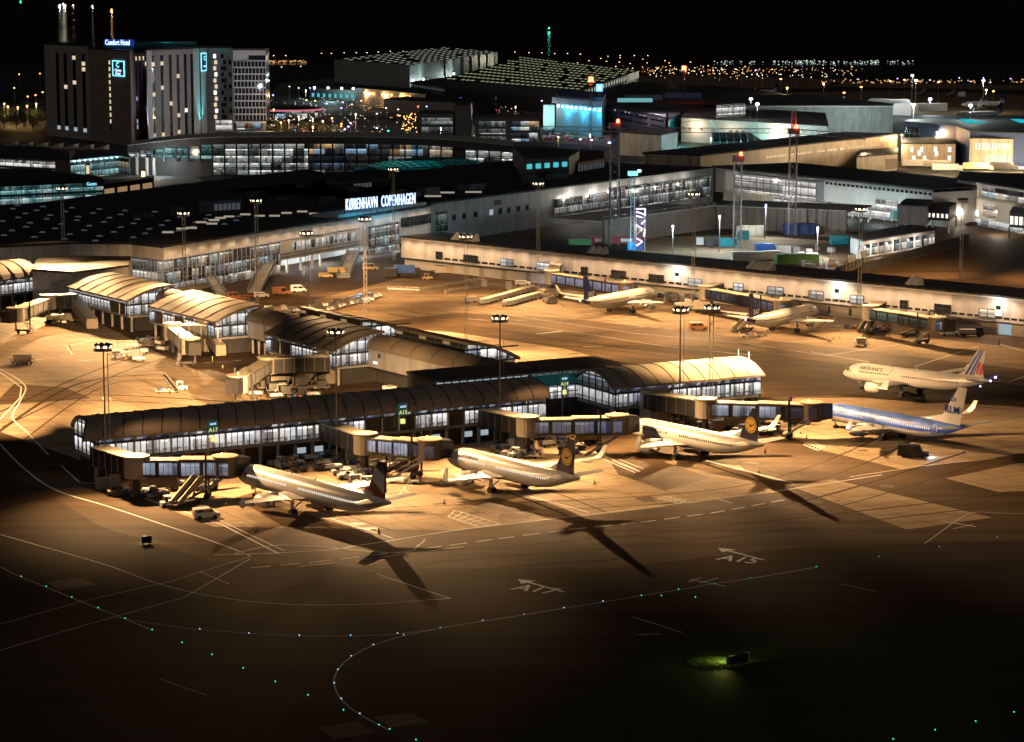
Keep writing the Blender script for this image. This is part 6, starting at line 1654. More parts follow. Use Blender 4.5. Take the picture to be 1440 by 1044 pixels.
for i in range(7): p = P[0].lerp(P[1], .35 + i * .1); mb = MB(); mb.bar(v3(p - n_ * .5, 0), v3(p - n_ * .5, 23), 1.6); mb.build('buttress', 'dark_wall', T, world=True)
winrow(T, P[0].lerp(P[1], .02), P[0].lerp(P[1], .5), 4, 6.5, 14, 'window_white', .6, skip=lambda i: R.random() < .5)
light('wall_lamp', (*(P[1] - n_ * 25 - d_ * 30), 16), 30000, (1, .95, .7), T)
for u in (.1, .42): light('wall_lamp', (*(P[0].lerp(P[1], u) - n_ * 14), 7), 14000, (.75, 1, .95), T)
mb = MB()
for u in (.0, .1, .42): mb.cut(); q = P[0].lerp(P[1], u) - n_ * 3; mb.tube(v3(q, 7), v3(q, 8.6), .9)
mb.build('wall_light', 'lamp_white', T, world=True)
T, P = hall_roof('huge hall with yellow-green striped skylight roof, centre horizon', [(625, 113), (815, 128), (898, 100), (735, 80)], 18, 0, 'stripe_green', 11, 26, 'dark_wall', (.62, .3), .5)
slab(T, 'lit_gable', P[2] - (P[2] - P[1]) * .25, P[2], 12, 18, .3, 'white_wall', .4)
d_, n_ = away(P[1], P[2]); light('wall_lamp', (*(P[2] - n_ * 30), 14), 25000, (1, 1, .8), T)
winrow(T, P[1] + (P[2] - P[1]) * .02, P[2], 14, 17, 22, 'stripe_pale', .5)
t, P = block('long_hall', 'long low dark hall with faint lights before the grey horizon hall', 'building', [(578, 116), (700, 134), (735, 128), (640, 108)], 10, 'dark_wall', 'felt_roof')
winrow(t, P[0], P[1], 6.5, 8.5, 30, 'skylight_grey', .5)
t, P = block('lit_shed', 'brown shed with a row of orange wall lamps', 'building', [(500, 124), (598, 133), (600, 127), (520, 121)], 12, 'tan_panel', 'black_roof')
for i in range(6):
    p = P[0].lerp(P[1], .14 + i * .13); mb = MB(); mb.tube(v3(p + Vector((0, -1)), 8.5), v3(p + Vector((0, -1)), 9.8), .6); mb.build('wall_light', 'lamp_orange', t, world=True)
    if i % 2 == 0: light('wall_lamp', (*(p + Vector((0, -4))), 8), 7000, (1, .55, .22), t)
t, P = block('dark_shed', 'flat dark shed right of the orange lit brown shed', 'building', [(540, 140), (650, 146), (690, 140), (600, 134)], 9, 'brick_dark', 'black_roof')
t, P = block('dark_shed', 'wide black flat roof between the striped hall and the airliner tails', 'building', [(830, 136), (990, 150), (1150, 140), (1040, 124), (890, 116)], 12, 'dark_wall', 'black_roof')
for px, py in ((820, 146), (905, 140), (960, 137)):
    p = U(px, py, 13); mb = MB(); mb.tbox((*p, 12.6), 26, 14, 3.6); mb.build('rooflight', 'blue_roof', t, world=True)
p = U(893, 143, 13); mb = MB(); mb.tbox((*p, 12.6), 24, 3, 2.6); mb.build('lit_monitor', 'skylight_teal', t, world=True)
t, P = block('loading_shed', 'dark shed with white lamps and a teal door beside the grey horizon hall', 'building', [(436, 126), (500, 128), (500, 122), (440, 120)], 8, 'dark_wall', 'felt_roof')
winrow(t, P[0], P[1], 2, 5, 8, 'window_teal', .4)
for u in (.1, .4, .7, .95):
    p = P[0].lerp(P[1], u); mb = MB(); mb.tube(v3(p, 9), v3(p, 10.4), .8); mb.build('wall_light', 'lamp_white', t, world=True)
light('wall_lamp', (*(P[0].lerp(P[1], .5) + Vector((0, -20))), 10), 30000, (.6, 1, .95), t)
# round pavilion with a pink rim
p = UD(404, 3500 * 88 / 174, 0); T = thing('round_pavilion', 'round dark-roofed pavilion with pink lit rim beside the pale hotel', 'building', (*p, 0))
mb = MB(); mb.tube((0, 0, 0), (0, 0, 5), 22, n=40); mb.build('wall', 'int_mix', T); mb = MB(); mb.tube((0, 0, 5.003), (0, 0, 6), 25, 24, n=40); mb.build('rim', 'rim_pink', T); mb = MB(); mb.tube((0, 0, 6.003), (0, 0, 8), 24, 14, n=40); mb.build('roof', 'black_roof', T)
# white low building with black roof, and the green containers
t, P = block('workshop', 'low white workshop with black roof and a row of lit bays in the yard', 'building', [(1214, 340), (1315, 324), (1278, 318), (1196, 333)], 5.5, 'white_wall', 'black_roof')
d_, n_ = away(P[0], P[1]); L = (P[1] - P[0]).length
for i in range(10):
    a = P[0] + d_ * (L * (i + .12) / 10); b = P[0] + d_ * (L * (i + .88) / 10); slab(t, 'bay_window', a, b, .6, 4.4, .02, 'int_white' if i % 2 else 'int_hall', .1)
    if i % 3 == 1: light('bay_lamp', (*(a - n_ * 3), 3), 900, (1, .92, .82), t)
# ================================================================ VEHICLES AND GROUND EQUIPMENT
def wheels(T, xs, y, r=.36, w=.25):
    for x in xs:
        for s in (-1, 1):
            mb = MB(); mb.tube((x, s * y - w / 2, r), (x, s * y + w / 2, r), r, n=12); mb.build('wheel', 'rubber', T)
def van(label, px, py, ang, paint='white_paint', L=5.2, H=2.2, cat='van', lights=False, beacon=False):
    T = thing(cat.replace(' ', '_'), label, cat, (*U(px, py), 0), math.radians(ang)); W = 1.95
    hood = L * .2 if H < 2.6 else L * .08
    mb = MB(); x0, x1 = -L / 2, L / 2
    side = [(x0, .35), (x1, .35), (x1, .95), (x1 - hood, 1.15), (x1 - hood - .65, H), (x0 + .15, H), (x0, H - .25)]
    mb.rings([[Vector((x, -W / 2, z)) for x, z in side], [Vector((x, -W / 2 * .96, z)) for x, z in side], [Vector((x, W / 2 * .96, z)) for x, z in side], [Vector((x, W / 2, z)) for x, z in side]])
    mb.build('body', paint, T)
    z0, z1 = 1.2, H - .22; xf = x1 - hood - .05
    for s in (-1, 1):
        mb = MB(); y = s * (W / 2 + .012); q = [(xf - 1.7, y, z0), (xf - .1, y, z0), (xf - .55, y, z1), (xf - 1.7, y, z1)]; mb.face(q if s < 0 else q[::-1]); mb.build('side_window', 'glass_dark', T)
        if cat == 'car' or H < 2.3:
            mb = MB(); q = [(x0 + .4, y, z0), (xf - 1.85, y, z0), (xf - 1.85, y, z1), (x0 + .6, y, z1)]; mb.face(q if s < 0 else q[::-1]); mb.build('side_window', 'glass_dark', T)
        mb = MB(); mb.box(x1 - .02, x1 + .03, s * .75 - .15, s * .75 + .15, .65, .85); mb.build('headlight', 'window_white' if lights else 'steel', T)
        mb = MB(); mb.box(x0 - .03, x0 + .02, s * .82 - .08, s * .82 + .08, .8, 1.15); mb.build('tail_lamp', 'red_paint', T)
    mb = MB(); mb.face([(xf + .06, -.8, 1.22), (xf + .06, .8, 1.22), (xf - .5, .75, z1), (xf - .5, -.75, z1)]); mb.build('windscreen', 'glass_dark', T)
    mb = MB(); mb.face([(x0 - .015, .75, 1.2), (x0 - .015, -.75, 1.2), (x0 + .1, -.7, H - .3), (x0 + .1, .7, H - .3)]); mb.build('rear_window', 'glass_dark', T)
    wheels(T, (-L * .3, L * .3), W / 2 - .12)
    if beacon: mb = MB(); mb.tube((0, 0, H), (0, 0, H + .2), .12); mb.build('beacon', 'lamp_orange', T)
    if lights: light('headlamp_beam', (*(U(px, py) + Vector((math.cos(math.radians(ang)), math.sin(math.radians(ang)))) * (L / 2 + .3)), .75), 400, (.8, .8, 1), T)
    return T
def truck(label, px, py, ang, box='white_paint', L=8.5, H=3.2, cab='white_paint', cat='truck'):
    T = thing('truck', label, cat, (*U(px, py), 0), math.radians(ang)); W = 2.4
    mb = MB(); mb.box(-L / 2, L / 2 - 2.1, -W / 2, W / 2, 1.0, H); mb.build('cargo_box', box, T)
    mb = MB(); mb.rings([[Vector((x, y, z)) for x, z in ((L / 2 - 2.0, .5), (L / 2, .5), (L / 2, 1.5), (L / 2 - .45, 2.5), (L / 2 - 2.0, 2.6))] for y in (-W / 2, W / 2)]); mb.build('cab', cab, T)
    mb = MB(); mb.face([(L / 2 + .01, -1, 1.5), (L / 2 + .01, 1, 1.5), (L / 2 - .42, .95, 2.4), (L / 2 - .42, -.95, 2.4)]); mb.build('windscreen', 'glass_dark', T)
    mb = MB(); mb.box(-L / 2, L / 2 - 2, -.5, .5, .6, .99); mb.build('chassis', 'dark_metal', T)
    wheels(T, (-L * .32, L / 2 - 1.2), W / 2 - .15, .48, .3)
    return T
def tug(label, px, py, ang, paint='white_paint', cabin=True):
    T = thing('baggage_tractor', label, 'tractor', (*U(px, py), 0), math.radians(ang))
    mb = MB(); mb.rings([[Vector((x, y, z)) for x, z in ((-1.5, .35), (1.5, .35), (1.5, .95), (.2, 1.05), (-1.5, .9))] for y in (-.75, .75)]); mb.build('body', paint, T)
    if cabin:
        mb = MB(); mb.box(-.95, .35, -.7, .7, 1.9, 2.0)
        for x in (-.9, .3):
            for y in (-.65, .65): mb.cut(); mb.bar((x, y, .9), (x, y, 1.9), .08)
        mb.build('cabin_frame', paint, T)
    mb = MB(); mb.box(-.7, -.2, -.3, .3, .95, 1.3); mb.build('seat', 'rubber', T)
    wheels(T, (-.95, .95), .68, .32, .22)
    return T
def dolly(label, px, py, ang, load=None, grp=None, L=3.2, proto={}):
    key = (load, L)
    if key in proto: return copy_tree(proto[key], (*U(px, py), 0), math.radians(ang), label, grp)
    T = thing('baggage_cart', label, 'baggage cart', (*U(px, py), 0), math.radians(ang), grp)
    mb = MB(); mb.box(-L / 2, L / 2, -.8, .8, .45, .58); mb.build('deck', 'grey_paint', T)
    mb = MB(); mb.bar((L / 2, 0, .5), (L / 2 + .9, 0, .35), .08); mb.build('tow_bar', 'dark_metal', T)
    for x in (-L / 2, L / 2): mb = MB(); mb.box(x - .04, x + .04, -.78, .78, .58, 1.35); mb.build('end_rail', 'steel', T)
    if load == 'bags':
        for i in range(5):
            mb = MB(); x = -1.1 + i * .55; mb.tbox((x, R.uniform(-.3, .3), .58), .5, R.uniform(.6, 1.0), R.uniform(.35, .75), (.9, .9), R.uniform(-.3, .3)); mb.build('suitcase', ('dark_paint', 'blue_paint', 'grey_paint', 'red_paint', 'tan_metal')[i], T)
    elif load == 'cover':
        mb = MB(); mb.rings([[Vector((x, y, z)) for y, z in ((-.8, .6), (.8, .6), (.8, 1.7), (.4, 1.95), (-.4, 1.95), (-.8, 1.7))] for x in (-L / 2 + .1, L / 2 - .1)]); mb.build('cover', 'tan_metal', T)
        mb = MB(); mb.box(-L / 2 + .3, L / 2 - .3, -.83, -.8, .7, 1.6); mb.build('curtain', 'grey_paint', T)
    elif load == 'uld':
        mb = MB(); mb.rings([[Vector((x, y, z)) for y, z in ((-.75, .6), (.75, .6), (.95, 1.0), (.95, 2.1), (-.75, 2.1))] for x in (-L / 2 + .5, L / 2 - .5)]); mb.build('container', 'bare_metal', T)
    elif load == 'sheet':
        mb = MB(); mb.tbox((0, 0, .6), L - .3, 1.4, .5, (.85, .7)); mb.build('tarpaulin', 'white_paint', T)
    wheels(T, (-L * .33, L * .33), .7, .24, .15)
    proto[key] = T; return T
def belt(label, px, py, ang, paint='grey_paint', up=3.2):
    T = thing('belt_loader', label, 'belt loader', (*U(px, py), 0), math.radians(ang))
    mb = MB(); mb.box(-2.4, 2.0, -.9, .9, .4, .95); mb.build('chassis', paint, T)
    mb = MB(); mb.bar((-3.6, .1, .9), (3.8, .1, up), .8, .3); mb.build('conveyor', 'dark_metal', T)
    for s in (-.35, .55): mb = MB(); mb.bar((-3.6, s, 1.15), (3.8, s, up + .25), .06, .2); mb.build('side_rail', 'tan_metal', T)
    mb = MB(); mb.box(1.0, 1.9, -1.0, -.4, .95, 2.0); mb.build('cab', paint, T); mb = MB(); mb.bar((1.2, 0, .9), (2.2, 0, up - .6), .15); mb.build('lift_arm', 'steel', T)
    wheels(T, (-1.6, 1.4), .82, .36, .24); return T
def airstair(label, px, py, ang, h=3.6, paint='tan_metal', L=7):
    T = thing('boarding_stair', label, 'boarding stairs', (*U(px, py), 0), math.radians(ang))
    mb = MB(); mb.box(-L / 2 - .5, L / 2 - 1, -1.0, 1.0, .45, .9); mb.build('chassis', 'dark_metal', T)
    mb = MB()
    for i in range(14): x = -L / 2 + L * .8 * i / 14; z = .6 + (h - .6) * i / 14; mb.box(x, x + L * .8 / 14 + .05, -.75, .75, z - .25, z + .05 + i * .001)
    mb.build('step_flight', 'dark_metal', T)
    for s in (-1, 1):
        mb = MB(); mb.rings([[Vector((-L / 2, s * .8 + w, .5)), Vector((-L / 2, s * .8 + w, 1.5)), Vector((L * .3, s * .8 + w, h + 1.0)), Vector((L * .3 + 1.3, s * .8 + w, h + 1.0)), Vector((L * .3 + 1.3, s * .8 + w, h - .1)), Vector((L * .3, s * .8 + w, h - .2))] for w in (-.04, .04)]); mb.build('side_panel', paint, T)
    mb = MB(); mb.box(L * .3, L * .3 + 1.4, -.8, .8, h - .15, h); mb.build('platform', 'grey_paint', T)
    mb = MB(); mb.bar((L * .2, 0, .8), (L * .3, 0, h - .3), .25); mb.build('lift_strut', 'steel', T)
    wheels(T, (-L * .38, L * .25), .9, .38, .25); return T
def container(label, px, py, ang, paint, L=6, W=2.4, H=2.5, cat='container', nm='container'):
    T = thing(nm, label, cat, (*U(px, py), 0), math.radians(ang))
    mb = MB(); mb.box(-L / 2, L / 2, -W / 2, W / 2, .15, H); mb.build('body', paint, T)
    mb = MB()
    k = int(L / .6)
    for i in range(k + 1): x = -L / 2 + L * i / k; mb.bar((x, -W / 2 - .03, .2), (x, -W / 2 - .03, H - .1), .08, .06)
    T2 = mb; mb.c = []; o = mb.build('rib_pattern', paint, T)
    mb = MB(); mb.box(-L / 2 - .02, L / 2 + .02, -W / 2 - .05, W / 2 + .05, H + .003, H + .1); mb.build('lid', paint, T)
    mb = MB(); mb.box(L / 2, L / 2 + .05, -.9, .9, .3, H - .2); mb.build('door', 'grey_paint', T)
    return T
def cone(px, py, lab='small traffic cone standing on the apron', grp='traffic cones on the apron', P={}):
    if P: return copy_tree(P['c'], (*U(px, py), 0), 0, lab, grp)
    T = thing('traffic_cone', lab, 'cone', (*U(px, py), 0), 0, grp); mb = MB(); mb.tube((0, 0, .05), (0, 0, .8), .2, .04, 10); mb.build('body', 'orange_paint', T)
    mb = MB(); mb.box(-.3, .3, -.3, .3, 0, .05); mb.build('base', 'rubber', T); mb = MB(); mb.tube((0, 0, .4), (0, 0, .55), .135, .105, 10); mb.build('band', 'white_paint', T); P['c'] = T; return T
def person(label, px, py, ang, top='hivis'):
    T = thing('person', label, 'person', (*U(px, py), 0), math.radians(ang))
    V = [(0, 0, .95, .15, .11), (0, 0, 1.2, .15, .10), (0, 0, 1.42, .17, .09), (0, 0, 1.52, .06, .06), (.01, 0, 1.62, .09, .1), (.01, 0, 1.74, .085, .1),
         (0, .11, .9, .095, .095), (.06, .12, .48, .06, .06), (-.04, .12, .08, .045, .045), (.1, .12, .03, .04, .03),
         (0, -.11, .9, .095, .095), (-.02, -.12, .48, .06, .06), (-.14, -.12, .1, .045, .045), (-.02, -.12, .03, .04, .03),
         (0, .22, 1.4, .055, .055), (.02, .28, 1.12, .042, .042), (.12, .27, .9, .03, .03), (.15, .27, .82, .035, .02),
         (0, -.22, 1.4, .055, .055), (-.02, -.28, 1.12, .042, .042), (.06, -.27, .88, .03, .03), (.08, -.27, .8, .035, .02)]
    E = [(0, 1), (1, 2), (2, 3), (3, 4), (4, 5), (0, 6), (6, 7), (7, 8), (8, 9), (0, 10), (10, 11), (11, 12), (12, 13), (2, 14), (14, 15), (15, 16), (16, 17), (2, 18), (18, 19), (19, 20), (20, 21)]
    me = bpy.data.meshes.new('body'); me.from_pydata([v[:3] for v in V], E, []); o = bpy.data.objects.new('body', me); COL.objects.link(o); o.parent = T
    m = o.modifiers.new('skin', 'SKIN'); 
    for i, v in enumerate(V): me.skin_vertices[0].data[i].radius = (v[3], v[4])
    me.skin_vertices[0].data[0].use_root = True
    m2 = o.modifiers.new('sub', 'SUBSURF'); m2.levels = 1; m2.render_levels = 1
    me.materials.append(MAT['cloth'])
    mb = MB(); rs = []
    for z, a, b in ((.92, .19, .13), (1.1, .17, .13), (1.3, .2, .13), (1.46, .2, .1), (1.52, .09, .08)): rs.append([Vector((b * math.cos(2 * math.pi * i / 12), a * math.sin(2 * math.pi * i / 12), z)) for i in range(12)])
    mb.rings(rs); mb.build('vest', top, T)
    mb = MB(); rs = [[Vector((.01 + .105 * math.cos(t) * s, .09 * math.sin(t) * s, z)) for t in [2 * math.pi * i / 10 for i in range(10)]] for z, s in ((1.68, 1.0), (1.78, 1.0), (1.85, .5))]; mb.rings(rs); mb.build('helmet', 'white_paint', T)
    mb = MB(); mb.tube((.09, 0, 1.6), (.115, 0, 1.66), .05, .03, 8); mb.build('face', 'skin', T)
    return T
# -- around the front stands
airstair('boarding stairs parked on the stand left of the red-tailed airliner', 264, 711, 62, 3.8, 'tan_metal', 8)
belt('belt loader raised towards the jet bridge beside the boarding stairs', 291, 690, 50, 'grey_paint')
van('small silver van parked below the boarding stairs, left front', 290, 729, 20, 'white_paint', 4.4, 1.85)
tug('low white tractor beside the foot of the left boarding stairs', 238, 713, 20)
truck('dark high-loader truck under the leftmost jet bridge', 222, 690, 15, 'dark_paint', 7, 2.8, 'dark_paint')
tug('tractor with white cabin parked under the leftmost jet bridge', 247, 684, 10)
container('dark power unit under the leftmost jet bridge, near the hall end', 148, 688, 31, 'tan_metal', 3, 1.8, 1.9, 'power unit', 'power_unit')
container('narrow tan ladder unit beside the dark power unit', 162, 692, 31, 'tan_metal', 1.6, 1.2, 3.2, 'ladder unit', 'ladder_unit')
for i, (x, y, a, l) in enumerate([(402, 655, 31, 'sheet'), (418, 645, 31, 'sheet'), (437, 648, 25, 'sheet'), (455, 655, 25, 'sheet'), (466, 661, 20, 'sheet'), (480, 655, 20, 'bags'), (492, 664, 15, 'sheet'), (487, 672, 20, 'sheet'), (500, 676, 20, 'sheet'), (510, 668, 20, 'sheet'), (518, 678, 15, 'sheet'), (505, 685, 15, 'sheet'), (520, 668, 15, 'bags'), (440, 640, 30, 'bags'), (462, 648, 25, 'sheet'), (476, 645, 25, 'sheet'), (523, 688, 15, 'sheet'), (538, 663, 15, 'sheet'), (498, 655, 25, 'bags'), (548, 655, 20, 'sheet')]):
    dolly('baggage cart in the crowd of carts behind the red-tailed airliner', x, y, a + R.uniform(-12, 12), l, 'baggage carts between the two left airliners')
tug('white cabin tractor at the left of the cart crowd behind the red-tailed airliner', 416, 655, 31)
tug('white cabin tractor among the carts right of the red-tailed airliner fuselage', 478, 668, 20)
tug('white cabin tractor nearest the fuselage of the red-tailed airliner', 486, 674, 200)
tug('dark tractor in the cart crowd below the A15 jet bridge', 452, 662, 31, 'dark_paint')
container('white ground unit with dark opening under the A15 jet bridge', 493, 652, 31, 'white_paint', 2.2, 1.5, 3.6, 'power unit', 'power_unit')
belt('dark belt loader standing between the two left airliners', 573, 663, 25, 'dark_paint', 3.4)
dolly('long dark transporter right of the belt loader', 568, 680, -10, None, L=6)
for i, (x, y, a, l) in enumerate([(707, 627, 30, 'bags'), (712, 634, 30, 'sheet'), (735, 640, 10, 'sheet'), (745, 645, 10, None), (752, 640, 10, 'bags'), (770, 628, 30, 'sheet'), (790, 622, 20, 'bags'), (800, 628, 20, None), (815, 624, 20, 'sheet'), (756, 618, 30, 'bags')]):
    dolly('baggage cart beside the white high box behind the second airliner', x, y, a + R.uniform(-12, 12), l, 'baggage carts under the A14 jet bridge')
container('white high box unit behind the second airliner', 727, 632, 31, 'white_paint', 2.6, 1.8, 3.6, 'power unit', 'power_unit')
truck('small yellow service truck between the second and third airliners', 823, 625, 200, 'yellow', 5.5, 2.6, 'yellow')
truck('cream service truck behind the tail of the second airliner', 812, 618, 20, 'tan_metal', 5, 2.4, 'white_paint')
for i, (x, y, a, l) in enumerate([(973, 595, 25, 'uld'), (985, 600, 15, 'sheet'), (1002, 600, 15, 'bags'), (1010, 605, 10, 'uld'), (1022, 602, 10, 'bags'), (1045, 602, 10, 'uld'), (962, 590, 30, 'bags')]):
    dolly('cart beside the tan truck behind the third airliner', x, y, a, l, 'carts under the long jet bridge')
truck('tan truck with dark side panel behind the third airliner', 1032, 604, 10, 'tan_metal', 5, 2.9, 'tan_metal')
airstair('cream boarding stairs right of the tail of the third airliner', 1079, 601, 25, 3.2, 'white_paint')
tug('dark tractor at the foot of the cream boarding stairs', 1076, 613, 10, 'dark_paint'); tug('orange-beaconed tractor beside the cream stairs', 1090, 611, 190, 'grey_paint')
belt('belt loader at the end of the long jet bridge', 1125, 598, 20, 'dark_paint', 2.8)
van('dark maroon van driving on the pale concrete below the blue airliner', 1284, 643, -10, 'dark_paint', 6, 2.4, lights=True)
van('red van parked by the taxi lane below the navy-tailed airliners', 982, 464, 5, 'orange_paint', 4.8, 2.0)
for x, y in ((625, 709), (542, 690), (533, 750), (1067, 665), (1076, 637), (836, 681), (898, 660), (1193, 628), (1355, 637), (1126, 610), (1134, 617), (318, 712), (1010, 462), (360, 748)): cone(x, y)
for i in range(84):
    x, y = R.choice(((180, 694), (215, 700), (475, 650), (520, 660), (720, 640), (760, 622), (800, 635), (955, 592), (1010, 598), (1050, 606), (560, 655), (410, 660)))
    x += R.uniform(-22, 22); y += R.uniform(-6, 6); k = i % 3
    if k == 0: dolly('small loaded cart in the clutter under the front jet bridges', x, y, R.uniform(0, 90), R.choice(('uld', 'bags', 'sheet')), 'small carts under the front jet bridges')
    elif k == 1: T = container('small grey equipment box under the front jet bridges', x, y, R.uniform(0, 90), R.choice(('dark_paint', 'grey_paint', 'tan_metal')), R.uniform(1, 2.2), 1.1, R.uniform(.9, 1.7), 'crate', 'equipment_box'); T['group'] = 'equipment boxes under the front jet bridges'
    else: tug('small tractor in the clutter under the front jet bridges', x, y, R.uniform(0, 180), R.choice(('white_paint', 'dark_paint', 'grey_paint')), i % 2 == 0)['group'] = 'small tractors under the front jet bridges'
# -- left apron
for i, (x, y, a, l) in enumerate([(165, 497, 10, 'sheet'), (178, 500, 5, 'sheet'), (172, 493, 10, 'uld'), (190, 503, 5, 'uld'), (200, 497, 0, 'sheet'), (186, 490, 10, 'sheet'), (208, 488, -10, 'uld'), (215, 480, -30, 'bags'), (222, 486, -30, 'sheet'), (202, 482, -10, 'bags'), (228, 494, -40, 'sheet'), (196, 508, 5, 'sheet'), (168, 504, 5, 'bags')]):
    dolly('baggage cart in the pile of equipment on the left apron', x, y, a, l, 'carts piled below the farthest pavilions')
belt('belt loader with long tan boom on the left apron above the dark hall', 240, 552, 120, 'tan_metal', 3.4)
dolly('low flat cart at the foot of the long boom on the left apron', 232, 553, 0, 'bags', L=4)
tug('tractor at the end of the long boom on the left apron', 255, 549, 0)
for x, y, l in ((25, 512, 'uld'), (31, 513, None), (38, 512, 'uld')): dolly('one of three small dark carts alone on the left apron', x, y, 5, l, 'three dark carts alone on the left apron')
truck('low tan truck beside the cab of the leftmost jet bridge', 84, 454, 5, 'tan_metal', 7, 2.2, 'tan_metal')
tug('tractor in front of the low tan truck on the left apron', 80, 458, 0, 'dark_paint'); tug('yellow tractor by the farthest pavilion stair', 111, 453, 0, 'yellow')
person('person in yellow vest standing under the nearest pavilion', 299, 513, 20); cone(283, 494); cone(313, 518); cone(145, 563); cone(155, 564); cone(98, 488); cone(100, 492)
for i, (x, y, a, l) in enumerate([(372, 548, 20, 'uld'), (385, 552, 10, 'uld'), (394, 545, 10, 'sheet'), (402, 556, 10, 'uld'), (410, 548, 10, 'bags'), (360, 557, 0, 'sheet'), (425, 556, 15, 'uld'), (440, 558, 15, 'sheet'), (415, 562, 10, 'bags'), (452, 548, 20, 'uld'), (388, 560, 20, 'sheet')]):
    dolly('cart behind the dark vaulted hall, under the nearest pavilion bridge', x, y, a, l, 'carts behind the dark vaulted hall')
tug('tractor behind the dark hall with a green lamp above', 395, 552, 20); tug('tractor parked against the nearest pavilion pillars', 440, 548, -50, 'tan_metal')
truck('tan high-loader below the nearest pavilion bridge', 396, 540, 20, 'tan_metal', 6, 2.8, 'tan_metal')
container('white box on the pillars side of the connector', 548, 560, -56, 'white_paint', 2.6, 2, 2.6, 'power unit', 'power_unit')
# -- apron between connector and pier B
van('orange van parked before the stair of the terminal', 396, 415, 10, 'orange_paint', 5.4, 2.3)
van('cream van parked right of the orange van at the stair', 420, 411, 15, 'white_paint', 4.6, 2.1)
van('white estate car left of the orange van at the stair', 368, 419, 5, 'white_paint', 4.4, 1.6, 'car')
van('orange van at the left edge of the car row by the connector', 330, 421, 5, 'orange_paint', 4.4, 2.1)
van('orange taxi-like car second from left in the row by the connector', 345, 423, 160, 'orange_paint', 4.2, 1.6, 'car')
van('yellow car under the tan facade, left of the yellow van', 458, 391, 5, 'yellow', 4.4, 1.6, 'car')
truck('yellow box van under the tan facade', 473, 387, 5, 'yellow', 5.6, 2.6, 'yellow')
van('yellow minibus further right under the tan facade', 521, 380, 5, 'yellow', 5, 2.2)
van('white car parked in the bright passage under the long building', 735, 402, 0, 'white_paint', 4.6, 1.6, 'car', lights=True)
truck('blue trailer truck in front of the terminal glass corner', 573, 388, 8, 'blue_paint', 8.5, 3.4, 'dark_paint')
container('dark tank unit left of the blue trailer truck', 549, 390, 8, 'dark_paint', 3.5, 2.2, 2.8, 'tank', 'tank_unit')
container('brown billboard shed at the start of the long building', 597, 368, 5, 'orange_paint', 5, 3, 3.5, 'shed', 'shed')
tug('forklift-like yellow tractor right of the blue trailer truck', 601, 394, 10, 'yellow'); tug('dark tractor behind the yellow one, right of the blue trailer truck', 610, 389, 10, 'dark_paint')
container('tan booth with slit windows at the left foot of the long building', 632, 384, -5, 'tan_metal', 9, 3, 2.2, 'booth', 'booth')
for i in range(34):
    x = R.uniform(345, 440); y = 428 + (x - 345) * .12 + R.uniform(0, 1) * 16
    dolly('baggage cart in the crowded lot beside the connector roof', x, y, R.choice((10, 20, 100)) + R.uniform(-10, 10), R.choice(('sheet', 'bags', None, 'uld')), 'carts crowded beside the connector roof')
for i in range(15):
    x = 452 + i * 5.6; y = 441 - i * 1.55
    dolly('cart in the slanting row of fenced carts beside the connector', x, y, 62, 'sheet' if i % 3 else 'uld', 'slanting row of carts on the open apron')
for i in range(14): x = 440 + i * 6; dolly('cart in the loose row behind the slanting one', x, 434 - i * .7 + R.uniform(-2, 2), 30, R.choice(('uld', 'bags', 'sheet')), 'loose row of carts behind the slanting row')
for i in range(11): dolly('covered cart in the long upper cart train by the long building', 680 + i * 6.4, 428.5 - i * 1.75, 38, 'cover', 'upper train of covered carts')
for i in range(8): dolly('covered cart in the lower cart train by the long building', 714 + i * 5.6, 431 - i * 1.5, 38, 'cover', 'lower train of covered carts')
dolly('single covered cart left of the two cart trains', 662, 426, 20, 'cover')
for x, y, a in ((770, 424, 60), (778, 415, 60), (776, 427, 30), (765, 414, 60), (785, 408, 60)): dolly('tan loaded cart behind the wing of the navy-tailed airliner', x, y, a, 'uld', 'tan carts behind the left wing tip')
truck('tan loader at the foot of the bridge beside the cart trains', 771, 419, 40, 'tan_metal', 5.5, 2.6, 'tan_metal')
for i, (x, y, a, l) in enumerate([(940, 421, 0, 'uld'), (948, 425, 0, 'uld'), (955, 423, 0, 'bags'), (962, 428, 0, 'uld'), (930, 418, 0, 'bags'), (968, 424, 0, 'uld'), (957, 434, 0, 'sheet')]): dolly('cart between the two navy-tailed airliners at the long building', x, y, a, l, 'carts between the navy-tailed airliners')
truck('white high-loader at the nose of the left navy-tailed airliner', 961, 434, 5, 'white_paint', 5, 1.6, 'white_paint')
truck('tan container truck at the foot of the second navy-tail bridge', 993, 440, -20, 'tan_metal', 7, 3.2, 'tan_metal')
tug('tractor left of the tan container truck at the long building', 976, 437, 0, 'grey_paint')
airstair('tan passenger ramp against the rear of the right navy-tailed airliner', 1046, 466, 48, 3.2, 'tan_metal', 8)
dolly('low trailer under the rear of the right navy-tailed airliner', 1056, 474, 5, 'bags', L=6)
airstair('cream boarding stairs left of the empty green bridge', 1217, 467, 60, 3.0, 'white_paint', 6); airstair('second cream boarding stairs beside the empty green bridge', 1226, 469, 60, 3.0, 'white_paint', 6)
dolly('dark cart under the empty green bridge', 1238, 466, 20, 'bags'); dolly('tan cart right of the boarding stairs under the green bridge', 1246, 464, 20, 'uld')
belt('dark belt loader standing alone below the empty green bridge', 1281, 474, 25, 'dark_paint', 2.6)
van('white pickup truck right of the empty green bridge', 1336, 472, -5, 'white_paint', 5.2, 1.7)
truck('tan equipment truck beside the white pickup', 1366, 474, 0, 'tan_metal', 6, 2.0, 'dark_paint')
